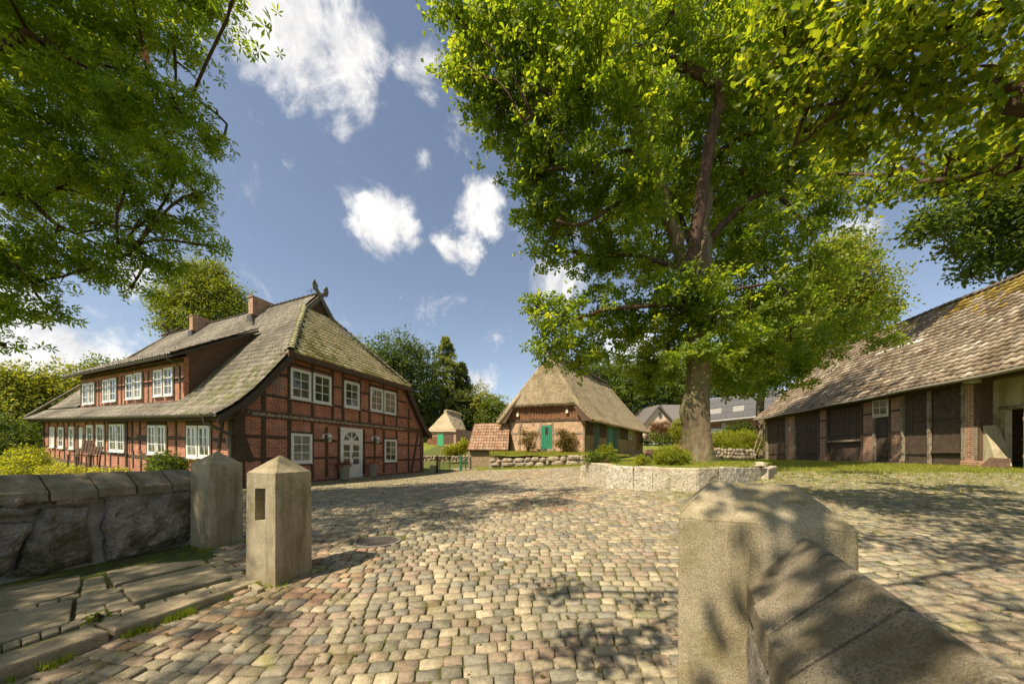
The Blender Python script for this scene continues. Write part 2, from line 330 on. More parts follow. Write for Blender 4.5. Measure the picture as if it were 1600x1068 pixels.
def ground_mesh():
    a = np.concatenate([[-900, -500, -280, -160, -100, -65, -50], np.arange(-40, -12, 1.5), np.arange(-12, 21, .3), np.arange(21, 46, 1.5), [52, 65, 100, 160, 280, 500, 900]])
    b = np.concatenate([[-300, -120, -60, -25, -12, -6], np.arange(-3, 30, .3), np.arange(30, 55, 1.5), [60, 65, 90, 140, 240, 420, 900, 1600]])
    X, Y = np.meshgrid(a, b, indexing='ij'); Z = gz(X, Y); Z = Z+.015*np.sin(X*2.1)*np.cos(Y*1.7)
    inp = inpoly(X, Y, PAVE); Z = Z-np.where(inp, .024, 0)
    pl = inpoly(X, Y, PLANTER); Z = Z-np.where(pl, .06, 0)
    nx, ny = X.shape; idx = np.arange(nx*ny).reshape(nx, ny)
    F = np.stack([idx[:-1, :-1], idx[1:, :-1], idx[1:, 1:], idx[:-1, 1:]], -1).reshape(-1, 4)
    g = np.where(inp, 0., 1.)
    # grass creeps over the far right of the paving and beside the house
    edge = inp & (X > 5) & (Y > 6.5); g = np.where(edge, .35, g); side = inp & (X*V2[0]+Y*V2[1]+.55 < -9.6); g = np.where(side & (Y > 6), .5, g)
    g = np.where((Y > 24) & (X < -1.0) & (X > -9), .05, g); g = np.where((Y < 8) & (X < -1) & (Y > -2) & (X > -4.9-(Y-4.5)*.0) & (X > -7), -.3, g)
    T = np.stack([g.ravel()]*3, 1)
    m, nt, b_ = _new('soil and grass'); tc = nt.nodes.new('ShaderNodeTexCoord'); at_ = nt.nodes.new('ShaderNodeAttribute'); at_.attribute_name = 'tint'
    n1 = _noise(nt, tc.outputs['Object'], 1.7, 8, .7); n2 = _noise(nt, tc.outputs['Object'], 14, 6, .7); n3 = _noise(nt, tc.outputs['Object'], 60, 4, .7)
    soil = _ramp(nt, n2.outputs['Fac'], [(.3, (.075, .062, .034)), (.46, (.105, .105, .036)), (.62, (.12, .155, .032))]).outputs[0]
    grass = _ramp(nt, n1.outputs['Fac'], [(.3, (.10, .14, .022)), (.5, (.19, .21, .038)), (.72, (.28, .25, .08))]).outputs[0]
    gr = _mix(nt, 1, grass, _ramp(nt, n3.outputs['Fac'], [(.3, (.55, .6, .5)), (.7, (1.3, 1.3, 1.2))]).outputs[0], 'MULTIPLY')
    ma = nt.nodes.new('ShaderNodeMath'); ma.operation = 'MULTIPLY_ADD'; nt.links.new(n1.outputs['Fac'], ma.inputs[0]); ma.inputs[1].default_value = 1.2; ma.inputs[2].default_value = -.6
    mb_ = nt.nodes.new('ShaderNodeMath'); mb_.operation = 'ADD'; nt.links.new(at_.outputs['Fac'], mb_.inputs[0]); nt.links.new(ma.outputs[0], mb_.inputs[1])
    f = _ramp(nt, mb_.outputs[0], [(.3, (0, 0, 0)), (.6, (1, 1, 1))]); nt.links.new(_mix(nt, f.outputs[0], soil, gr), b_.inputs['Base Color']); b_.inputs['Roughness'].default_value = .95; b_.inputs['Specular IOR Level'].default_value = .1
    _bump(nt, b_, n3.outputs['Fac'], .8, .03)
    o = np_obj('ground', np.stack([X.ravel(), Y.ravel(), Z.ravel()], 1), F, m, None, T, smooth=True, kind='structure')
    return o
ground = ground_mesh()

# ------------------------------------------------------------------ cobbled yard
def yard():
    rng = np.random.default_rng(11); sw = .142; sh = .118; xs = []
    for j in range(-24, 228):
        x = -14+rng.random()*.2
        while x < 21:
            w = sw*(.72+.6*rng.random()); xs.append((x+w/2, j*sh, w, sh)); x += w
    A = np.array(xs); s, t = A[:, 0], A[:, 1]
    th = -.10+.05*np.sin(s*.21+.5)
    Y0 = t+.0+.22*np.sin(s*.45+.3)+.10*np.sin(s*1.3+t*.35)-.11*s+.012*s*np.minimum(t, 14)*.4; X0 = s+.16*np.sin(t*.55)+.06*np.sin(t*1.7+s*.4)+.10*t*.6-.2
    h = 1e-2; Y1 = t+.22*np.sin((s+h)*.45+.3)+.10*np.sin((s+h)*1.3+t*.35)-.11*(s+h)+.012*(s+h)*np.minimum(t, 14)*.4
    ang = np.arctan2((Y1-Y0)/h, 1.0)
    keep = inpoly(X0, Y0, PAVE) & ~inpoly(X0, Y0, PLANTER)
    man = (X0+1.96)**2+(Y0-5.05)**2 > .37**2; keep &= man
    keep &= ~((np.abs(X0-.92) < .3) & (np.abs(Y0-1.45) < .3))
    pr = np.abs(X0/np.maximum(Y0, .1)); keep &= (pr < 1.75)
    # far right: stones are buried by grass here and there
    bur = np.clip((Y0-6.8)/5, 0, 1)*(X0 > 5)*.6; keep &= rng.random(len(s)) > bur
    A = A[keep]; X0 = X0[keep]; Y0 = Y0[keep]; ang = ang[keep]; n = len(A); print('cobbles', n)
    gap = .010; hw = A[:, 2]/2-gap*.5; hh = A[:, 3]/2*(.95+.12*rng.random(n))-gap*.5
    ang = ang+rng.normal(size=n)*.05
    # octagonal rounded plan with three rings: foot, shoulder, crown
    c = np.array([(1, -.70), (1, .70), (.80, 1), (-.80, 1), (-1, .70), (-1, -.70), (-.80, -1), (.80, -1)])
    jit = 1+np.clip(rng.normal(size=(n, 8, 2)), -1.8, 1.8)*.045
    def ring(k, z):
        p = c[None]*k*jit; p = p*np.stack([hw, hh], 1)[:, None, :]; ca, sa = np.cos(ang)[:, None], np.sin(ang)[:, None]
        x = p[:, :, 0]*ca-p[:, :, 1]*sa; y = p[:, :, 0]*sa+p[:, :, 1]*ca
        return np.stack([x, y, np.broadcast_to(z, x.shape)], 2)
    hz = np.clip(rng.normal(size=(n, 1)), -2, 2)*.004
    tiltx = rng.normal(size=(n, 1))*.035; tilty = rng.normal(size=(n, 1))*.035
    R0 = ring(1.02, np.full((n, 8), -.07)); R1 = ring(1.0, np.full((n, 8), -.008)+hz); R2 = ring(.93, np.full((n, 8), .0)+hz+rng.normal(size=(n, 8))*.0015); R3 = np.zeros((n, 1, 3)); R3[:, 0, 2] = .002+hz[:, 0]
    V = np.concatenate([R0, R1, R2, R3], 1); V[:, 8:, 2] += V[:, 8:, 0]*tiltx+V[:, 8:, 1]*tilty
    slx = (gz(X0+.2, Y0)-gz(X0-.2, Y0))/.4; sly = (gz(X0, Y0+.2)-gz(X0, Y0-.2))/.4; Z0 = gz(X0, Y0)
    V[:, :, 2] += V[:, :, 0]*slx[:, None]+V[:, :, 1]*sly[:, None]+Z0[:, None]; V[:, :, 0] += X0[:, None]; V[:, :, 1] += Y0[:, None]
    f = []
    for r in (0, 8):
        for k in range(8): a, b = r+k, r+(k+1) % 8; f += [(a, b, b+8), (a, b+8, a+8)]
    for k in range(8): f.append((16+k, 16+(k+1) % 8, 24))
    LF = np.array(f)
    pal = np.array([(.33, .275, .175), (.27, .23, .155), (.37, .305, .195), (.29, .225, .15), (.31, .235, .16), (.22, .20, .15), (.41, .345, .22), (.29, .25, .17), (.31, .26, .165), (.25, .225, .16)])*np.array([1.14, 1.16, 1.24])
    T = pal[rng.integers(0, len(pal), n)]*(.74+.42*rng.random((n, 1)))
    red = (np.sin(X0*.9+1)*np.cos(Y0*.8) > .45) & (rng.random(n) < .45) & (X0 < 3); T[red] = T[red]*np.array([1.04, .88, .80])
    mossy = (np.clip((Y0-7)/6, 0, 1)*((X0*V2[0]+Y0*V2[1]) < -7.6)*.55+np.clip((Y0-3.6)/4, 0, 1)*(X0 > 3.0)*.9); w = (mossy*rng.random(n))[:, None]; T = T*(1-w)+np.array([.20, .20, .07])*w
    m = mat('cobble stone', (.66, .66, .66), (1.15, 1.12, 1.08), scale=22, grain=170, rough=.85, bump=1.0, bdist=.01, bscale=40, tint=True, stain=(.62, .64, .42), stain_scale=2.6, stain_pos=(.56, .68), spec=.2)
    paving = np.arange(n); inview = (np.abs(X0/Y0) < 1.48) & (Y0 > 2.15) & ~((X0 < -2.6) & (Y0 < 4)); 
    score = np.where(inview, 1/Y0**2*A[:, 2], 0); order = np.argsort(-score)
    big = set(order[:300].tolist())
    rest = np.array([i for i in range(n) if i not in big])
    pv = thing('courtyard_paving', 'cobbled yard of worn grey and pink setts with weeds in the joints', 'paving'); pv['kind'] = 'structure'
    del pv['category']
    def mk(name, ids, kind=None):
        VV = V[ids].reshape(-1, 3); FF = (LF[None]+(np.arange(len(ids))*25)[:, None, None]).reshape(-1, 3); TT = np.repeat(T[ids], 25, 0)
        o = np_obj(name, VV, FF, m, pv, TT, smooth=False, kind=kind)
        return o
    mk('cobbles', rest, 'stuff')
    for i in sorted(big): mk('cobble', np.array([i]))
    return X0, Y0
COBX, COBY = yard()

# ------------------------------------------------------------------ stone materials
M_conc = mat('weathered granite post', (.33, .27, .175), (.49, .415, .28), scale=5, grain=260, streak=(.13, .105, .05), rough=.92, bump=.9, bdist=.006, bscale=60, stain=(.20, .165, .075), stain_scale=2.6, stain_pos=(.5, .68), speck=(420, (.17, .15, .10), .54))
M_cope = mat('coping stone', (.18, .15, .105), (.36, .30, .21), scale=5, grain=300, streak=(.12, .09, .05), rough=.92, bump=.8, bdist=.008, bscale=40, stain=(.15, .125, .065), stain_scale=8, stain_pos=(.5, .68), speck=(150, (.13, .11, .08), .56))
M_bould = mat('rough boulder', (.19, .165, .135), (.46, .40, .32), scale=5, grain=90, rough=.9, bump=1.0, bdist=.05, bscale=9, stain=(.12, .115, .06), stain_scale=2.2, speck=(60, (.36, .35, .33), .62))
M_mort = mat('old mortar', (.22, .20, .17), (.36, .33, .28), scale=8, rough=.95, bump=.8, bdist=.02, bscale=30)
M_slab = mat('pavement granite', (.25, .20, .13), (.40, .33, .21), scale=9, grain=160, rough=.9, bump=1.0, bdist=.01, bscale=30, stain=(.17, .155, .06), stain_scale=3.4, stain_pos=(.54, .7), speck=(130, (.36, .33, .27), .62))
M_dress = mat('planter granite', (.42, .36, .26), (.62, .54, .41), scale=4, grain=60, rough=.9, bump=1, bdist=.02, bscale=20, stain=(.20, .17, .08), stain_scale=2.3, stain_pos=(.54, .7), speck=(34, (.20, .17, .13), .57))
M_dress2 = mat('pitted granite', (.40, .35, .27), (.62, .56, .46), scale=5, grain=30, rough=.9, bump=.8, bdist=.01, bscale=22, stain=(.20, .15, .07), stain_scale=3, stain_pos=(.55, .66), speck=(26, (.22, .19, .14), .56))
M_rub = mat('rubble stone', (.20, .16, .115), (.44, .36, .26), scale=6, rough=.92, bump=.7, bdist=.02, bscale=25)
M_iron = plain('dark iron', (.035, .033, .03), .6, .3)

def lumpy(o, amp, scale, cuts=0):
    """break up a stone's faces with real relief"""
    if cuts:
        s = o.modifiers.new('cuts', 'SUBSURF'); s.subdivision_type = 'SIMPLE'; s.levels = cuts; s.render_levels = cuts
    t = bpy.data.textures.get('stone%g' % scale) or bpy.data.textures.new('stone%g' % scale, 'CLOUDS'); t.noise_scale = scale; t.noise_depth = 4
    d = o.modifiers.new('relief', 'DISPLACE'); d.texture = t; d.strength = amp; d.mid_level = .5; d.texture_coords = 'GLOBAL'
    return o

# ------------------------------------------------------------------ gate posts
def gate_post(label, corner, s1, s2, e1, e2, ztop, zapex, zbot, ridge=0, niche=False):
    """corner = nearest corner; e1,e2 unit directions along the two faces"""
    p = Vector((corner[0], corner[1], 0)); e1 = Vector((*e1, 0)).normalized(); e2 = Vector((*e2, 0)).normalized()
    base = p+e1*s1/2+e2*s2/2; t = thing('gate_post', label, 'gate post', (base.x, base.y, zbot), 'granite posts of the entrance')
    q = [p, p+e2*s2, p+e2*s2+e1*s1, p+e1*s1]; o_ = .012
    cen = sum(q, Vector())/4; mb = MB()
    taper = lambda v, k: cen+(v-cen)*k
    body = MB()
    if (e2.cross(e1)).z < 0: q = q[::-1]
    bot = [Vector((*taper(v, 1.03).xy, zbot-.15)) for v in q]; top = [Vector((*v.xy, ztop)) for v in q]
    if not niche: body.hexa(bot+top)
    else:
        # face between corner and e1 side carries a rectangular recess
        A = p; B = p+e1*s1; n = e2  # inward
        def P(u, z, d=0): 
            f = (z-zbot)/(ztop-zbot); k = 1.03-.03*max(0, min(1, f)); b_ = taper(A+(B-A)*u, k); return Vector((b_.x, b_.y, z))+n*d
        u0, u1, z0, z1 = .34, .70, ztop-.50, ztop-.16; us = [0, u0, u1, 1]; zs = [zbot-.15, z0, z1, ztop]
        vs = []; fs = []
        for zi in zs:
            for ui in us: vs.append(P(ui, zi))
        for i in range(3):
            for j in range(3):
                if i == 1 and j == 1: continue
                fs.append((i*4+j, i*4+j+1, (i+1)*4+j+1, (i+1)*4+j))
        o = len(vs); vs += [P(u0, z0, .09), P(u1, z0, .09), P(u1, z1, .09), P(u0, z1, .09)]
        fs += [(5, 6, o+1, o), (6, 10, o+2, o+1), (10, 9, o+3, o+2), (9, 5, o, o+3), (o, o+1, o+2, o+3)]
        C3 = p+e1*s1+e2*s2; C4 = p+e2*s2; o = len(vs)
        vs += [Vector((*taper(C3, 1.03).xy, zbot-.15)), Vector((*taper(C4, 1.03).xy, zbot-.15)), Vector((*C3.xy, ztop)), Vector((*C4.xy, ztop))]
        fs += [(3, o, o+2, 15), (o, o+1, o+3, o+2), (o+1, 0, 12, o+3), (12, 13, 14, 15, o+2, o+3)]
        fs += []
        body.add(vs, fs)
    ob = obj('shaft', body, M_conc, t)
    if not niche:
        ob.modifiers.new('b', 'BEVEL').width = .012; ob.modifiers['b'].segments = 2
    lumpy(ob, .0035 if ridge else .006, .07, 5)
    cap = MB(); k = 1.0; ct = [Vector((*taper(v, .97).xy, ztop-.10)) for v in q]; cu = [Vector((*taper(v, k).xy, ztop+.001)) for v in q]
    ax = (q[1]-q[0]).normalized(); 
    if ridge: 
        ax = e1.copy(); r0 = Vector((*cen.xy, zapex))-ax*ridge/2; r1 = Vector((*cen.xy, zapex))+ax*ridge/2
    else: r0 = Vector((*cen.xy, zapex))-ax*.012; r1 = Vector((*cen.xy, zapex))+ax*.012
    vs = ct+cu+[r0, r1]; fs = [(3, 2, 1, 0), (0, 1, 5, 4), (1, 2, 6, 5), (2, 3, 7, 6), (3, 0, 4, 7)]
    near = lambda v: 8 if (v-r0).length < (v-r1).length else 9
    for i in range(4):
        a, b = 4+i, 4+(i+1) % 4; na, nb = near(cu[i]), near(cu[(i+1) % 4])
        fs.append((a, b, na) if na == nb else (a, b, nb, na))
    cap.add(vs, fs); oc = obj('cap', cap, M_conc, t); bv = oc.modifiers.new('b', 'BEVEL'); bv.width = .004; bv.segments = 2; lumpy(oc, .003 if ridge else .005, .06, 4)
    return t
e_u = (.3217, .9468); e_mv = (-.9468, .3217)
gate_post('square granite post with a rectangular niche, at the end of the kerb', (-2.43, 3.55), .42, .42, e_mv, e_u, -.205, -.02, -1.40, niche=True)
gate_post('square granite post at the end of the boulder wall, without a niche', (-4.13, 4.73), .42, .42, e_mv, e_u, -.148, .03, -1.34)
# nearest post on the right with hipped top; front face from A to B
A_ = Vector((.684, 1.42)); B_ = Vector((1.161, 1.155)); eab = (B_-A_).normalized(); ein = Vector((-eab.y, eab.x)); 
if ein.y < 0: ein = -ein
gate_post('broad granite post with a hipped top in leaf shadow, nearest to the camera', (A_.x, A_.y), .546, .55, eab, ein, -.26, -.130, -1.5, ridge=.31)

# ------------------------------------------------------------------ boulder wall on the left
def cope_run(parent, start, dirv, side, L, ztop, zlow, half, n, rough=.01, seed=3, grow=0):
    """gabled coping stones along dirv from start (ridge point), half width along side"""
    r = random.Random(seed); d = Vector((*dirv, 0)).normalized(); s = Vector((*side, 0)).normalized(); st = Vector((*start, 0)); x = 0
    ws = [1+.25*r.random() for _ in range(n)]; k = L/sum(ws)
    for i, w in enumerate(ws):
        w *= k; gp = .0065; a = st+d*(x+gp); b = st+d*(x+w-gp); z0 = r.uniform(-.007, .007)*(1 if half > .2 else .15); mb = MB()
        f = half*(1+r.uniform(-.03, .03)); tw_ = half*.06; prof = [(-f, zlow-.10), (f, zlow-.10), (f, zlow), (tw_, ztop), (-tw_, ztop), (-f, zlow)]
        poly = [a+s*q+Vector((0, 0, z+z0+grow*x)) for q, z in prof]
        if (poly[1]-poly[0]).cross(poly[2]-poly[1]).dot(d) > 0: poly = poly[::-1]
        nn = len(poly); P2 = [p+d*(w-2*gp)+Vector((0, 0, grow*w)) for p in poly]
        mb.add(poly+P2, [tuple(range(nn)), tuple(range(nn, 2*nn))[::-1]]+[(j, j+nn, (j+1) % nn+nn, (j+1) % nn) for j in range(nn)])
        o = obj('coping_stone', mb, M_cope, parent, bevel=.005 if half > .2 else .002)
        sb = o.modifiers.new('s', 'SUBSURF'); sb.subdivision_type = 'SIMPLE'; sb.levels = sb.render_levels = 3
        lumpy(o, rough*1.6, .12)
        x += w
def left_wall():
    w0 = Vector((-4.60, 5.05, 0)); d = Vector((-.35, -.9368, 0)); side = Vector((.9368, -.35, 0))       # runs towards the camera
    t = thing('boulder_wall', 'garden wall of huge grey boulders under bevelled coping stones', 'stone wall', (w0+d*3).to_tuple()[:2]+(-1.35,))
    core = MB(); L = 7.5
    a = w0-side*.02; pts = [a, a+d*L, a+d*L-side*.42, a-side*.42]
    core.hexa([Vector((*p.xy, -1.6)) for p in pts][::-1]+[Vector((*p.xy, -.53)) for p in pts][::-1])
    lumpy(obj('mortar_core', core, M_mort, t), .03, .2, 4)
    F = Fr(w0, d, side)
    def X(px, py): return F.px(px, py, .05)
    Z6 = lambda x, y: (x/2.7519, 680+y/2.7519)
    stones = [[(455, 240), (650, 236), (848, 226), (856, 300), (850, 400), (800, 455), (640, 505), (458, 545), (446, 400)],
              [(180, 310), (385, 305), (392, 420), (405, 540), (250, 585), (40, 615), (90, 500), (150, 380)],
              [(-120, 380), (145, 372), (140, 395), (80, 490), (20, 610), (-150, 650)],
              [(-120, 262), (100, 262), (228, 262), (225, 298), (170, 302), (60, 302), (-120, 300)],
              [(-120, 312), (160, 308), (170, 318), (140, 350), (-120, 362)], [(245, 255), (412, 250), (412, 290), (250, 296)],
              [(800, 470), (856, 410), (858, 470), (830, 478)]]
    for st in stones:
        P = [X(*Z6(*q)) for q in st]; ca = sum(p[0] for p in P)/len(P); cc = sum(p[1] for p in P)/len(P)
        mb = MB(); n = len(P); rings = [(1.0, -.1), (.985, .02), (.93, .055), (.72, .085), (.35, .10)]
        vs = []; fs = []
        PP = []
        for i in range(n):
            for k in range(3): f = k/3; PP.append((P[i][0]*(1-f)+P[(i+1) % n][0]*f, P[i][1]*(1-f)+P[(i+1) % n][1]*f))
        n = len(PP)
        for k, b in rings: vs += [F.p(ca+(a-ca)*k, b, cc+(c-cc)*k) for a, c in PP]
        vs.append(F.p(ca, .105, cc))
        for r in range(len(rings)-1): fs += [(r*n+i, r*n+(i+1) % n, (r+1)*n+(i+1) % n, (r+1)*n+i) for i in range(n)]
        fs += [((len(rings)-1)*n+i, (len(rings)-1)*n+(i+1) % n, len(vs)-1) for i in range(n)]
        e = (Vector(vs[1])-Vector(vs[0])).cross(Vector(vs[n])-Vector(vs[0]))
        if sum(((F.p(*[PP[i][0], 0, PP[i][1]])).cross(F.p(PP[(i+1) % n][0], 0, PP[(i+1) % n][1])) for i in range(n)), Vector()).dot(side) < 0: fs = [f[::-1] for f in fs]
        mb.add(vs, fs); o = obj('boulder', mb, M_bould, t, smooth=True)
        sb = o.modifiers.new('s', 'SUBSURF'); sb.subdivision_type = 'SIMPLE'; sb.levels = sb.render_levels = 4
        lumpy(o, .085, .16); lumpy(o, .035, .035)
    cope_run(t, (w0-side*.20).xy, d.xy, side.xy, 6.6, -.236, -.42, .30, 19, .012, 3, grow=.006)
    # large boulders out of frame keep the wall going behind the camera
    return t
left_wall()
def right_wall():
    p0 = Vector((1.044, 1.22, 0)); d = Vector((-.45, -.893, 0)).normalized(); side = Vector((-d.y, d.x, 0)); 
    if side.x > 0: side = -side
    t = thing('coping_wall', 'low wall with steep sloping coping slabs running from the broad post', 'stone wall', (p0.x+d.x, p0.y+d.y, -1.5))
    cope_run(t, p0.xy, d.xy, side.xy, 3.4, -.30, -.487, .185, 16, .003, 9)
    core = MB(); a = p0+side*.14; b = p0-side*.14
    pts = [a, a+d*3.4, b+d*3.4, b]
    if ((pts[1]-pts[0]).cross(pts[2]-pts[1])).z < 0: pts = pts[::-1]
    core.hexa([Vector((*p.xy, -1.62)) for p in pts]+[Vector((*p.xy, -.56)) for p in pts]); lumpy(obj('mortar_core', core, M_mort, t), .02, .1, 4)
    F = Fr(p0+side*.14, d, side); r = random.Random(5)
    for row in range(4):
        x = .02+r.random()*.1; z1 = -.60-row*.26
        while x < 3.2:
            w = r.uniform(.22, .42); h = .23; P = [(x, z1-h), (x+w*.5, z1-h-.01), (x+w, z1-h+.02), (x+w+.01, z1-h/2), (x+w-.02, z1), (x+w/2, z1+.01), (x+.01, z1-.01), (x-.01, z1-h/2)]
            mb = MB(); F.poly(mb, P, -.02, .035+r.random()*.02); o = obj('wall_stone', mb, M_bould, t, bevel=.02); lumpy(o, .03, .1, 3); x += w+.03
    return t
right_wall()

# ------------------------------------------------------------------ footpath with kerb, slabs and setts
def footpath():
    pth = thing('footpath', 'raised footpath', 'x', (-3.8, 2.5, -1.4)); pth['kind'] = 'structure'; del pth['category']; del pth['label']
    F = lambda px, py, z: Vector(ray(px, py)*(z/((HY-py)/FOC)))
    Z = -1.335
    o3 = lambda x, y: (x/2.7519, 680+y/2.7519)
    K0 = F(*o3(1130, 618), Z); K1 = F(*o3(0, 1000), Z); kd = (K1-K0).normalized(); kn = Vector((kd.y, -kd.x, 0)); 
    if kn.x < 0: kn = -kn
    # bed
    a = K0-kd*.05-kn*.12; mb = MB(); w0 = Vector((-4.62, 5.05, 0)); L = 6.0
    b0 = a; b1 = a+kd*L; c1 = Vector((-6.9, -1.2, 0)); c0 = Vector((-4.5, 5.0, 0)); q = [b0, c0, c1, b1]
    if ((q[1]-q[0]).cross(q[2]-q[1])).z < 0: q = q[::-1]
    mb.hexa([Vector((*p.xy, -1.7)) for p in q]+[Vector((*p.xy, Z-.03)) for p in q])
    obj('bed', mb, mat('mossy joint soil', (.05, .045, .02), (.085, .095, .025), scale=14, bump=.8, bdist=.02, bscale=60), pth)
    # kerb stones
    x = 0; r = random.Random(4)
    for w in (1.12, 1.25, 1.1, 1.2):
        p = K0+kd*(x+.01); e = K0+kd*(x+w-.01); i0 = -kn*.27; mb = MB(); q = [p, p+i0, e+i0, e]
        if ((q[1]-q[0]).cross(q[2]-q[1])).z < 0: q = q[::-1]
        mb.hexa([Vector((*v.xy, -1.7)) for v in q]+[Vector((*v.xy, Z+.004)) for v in q]); o = obj('kerb_stone', mb, M_slab, pth, bevel=.018); lumpy(o, .012, .15, 4); x += w
    def stone(name, quad, z=Z, amp=.01):
        q = [F(*o3(*v), z) for v in quad]
        if ((q[1]-q[0]).cross(q[2]-q[1])).z < 0: q = q[::-1]
        mb = MB(); c = sum(q, Vector())/len(q); n = len(q); q = [c+(v-c)*.985 for v in q]
        vs = [Vector((*v.xy, Z-.1)) for v in q]+[Vector((*v.xy, z)) for v in q]
        mb.add(vs, [tuple(range(n))[::-1], tuple(range(n, 2*n))]+[(i, (i+1) % n, (i+1) % n+n, i+n) for i in range(n)])
        o = obj(name, mb, M_slab, pth, bevel=.012); lumpy(o, amp*.6, .1, 3); return o
    slabs = [[(450, 585), (820, 487), (890, 545), (620, 603), (490, 640)], [(520, 640), (895, 552), (1010, 600), (740, 665), (580, 712), (545, 690)],
             [(-120, 660), (350, 580), (350, 640), (325, 672), (100, 735), (-120, 775)], [(-120, 785), (100, 745), (315, 702), (300, 800), (120, 850), (-120, 925)]]
    for s in slabs: stone('slab', s, Z+.004, .016)
    setts = []
    for k in range(6):      # small setts between the slabs
        y0 = 588+k*24; setts.append([(362-k*4, y0+4), (440+k*6, y0-12), (448+k*7, y0+8), (358-k*4, y0+24)])
    for k in range(5):
        y0 = 690+k*24; setts.append([(332-k*2, y0+4), (425+k*12, y0-16), (434+k*12, y0+4), (328-k*2, y0+24)])
    for k in range(4): setts.append([(432+k*8, 664+k*24), (500+k*22, 650+k*20), (515+k*22, 668+k*20), (440+k*9, 686+k*24)])
    for k in range(5):      # rows beside the kerb
        x0 = 620+k*92; y0 = 722-k*25; setts.append([(x0, y0), (x0+84, y0-23), (x0+100, y0-6), (x0+16, y0+19)])
    for k in range(4): x0 = 500+k*104; y0 = 650-k*26; setts.append([(x0, y0), (x0+96, y0-24), (x0+104, y0-14), (x0+8, y0+11)])
    for k in range(5): x0 = -110+k*92; y0 = 792-k*24; setts.append([(x0, y0), (x0+84, y0-22), (x0+84, y0-6), (x0, y0+16)])
    for k in range(6): x0 = -160+k*84; y0 = 952-k*28; setts.append([(x0, y0), (x0+78, y0-26), (x0+82, y0-2), (x0+4, y0+26)])
    for k in range(3): x0 = 340+k*90; y0 = 806-k*30; setts.append([(x0, y0), (x0+82, y0-24), (x0+90, y0-4), (x0+6, y0+22)])
    for r_ in range(3):
        for k in range(6): x0 = 838+k*30+r_*42; y0 = 500+r_*34+k*14; setts.append([(x0+2, y0), (x0+30, y0-9), (x0+62, y0+15), (x0+32, y0+25)])
    for s in setts: stone('sett', s, Z+random.uniform(-.008, .006), .008)
footpath()
def manhole():
    x, y = -1.96, 5.05; z = g1(x, y); t = thing('manhole_cover', 'round iron manhole cover set flush in the cobbles', 'manhole cover', (x, y, z))
    mb = MB(); mb.lathe((x, y, z-.073), [(.33, 0), (.33, .062), (.295, .066), (.29, .05), (.0005, .05)], 40); obj('rim', mb, mat('manhole concrete', (.14, .13, .11), (.22, .2, .17), 20, .9, .5, .004), t)
    mb = MB(); mb.lathe((x, y, z-.058), [(.284, 0), (.284, .04), (.0005, .042)], 40)
    for i in range(-5, 6):
        for j in range(-5, 6):
            if i*i+j*j < 27: cx, cy = x+i*.048, y+j*.048; mb.hexa([Vector((cx+a*.015, cy+b*.015, z-.019)) for a, b in ((-1, -1), (1, -1), (1, 1), (-1, 1))]+[Vector((cx+a*.013, cy+b*.013, z-.010)) for a, b in ((-1, -1), (1, -1), (1, 1), (-1, 1))])
    obj('lid', mb, mat('cast iron', (.06, .052, .042), (.11, .095, .075), 20, .7, .4, .003), t)
manhole()

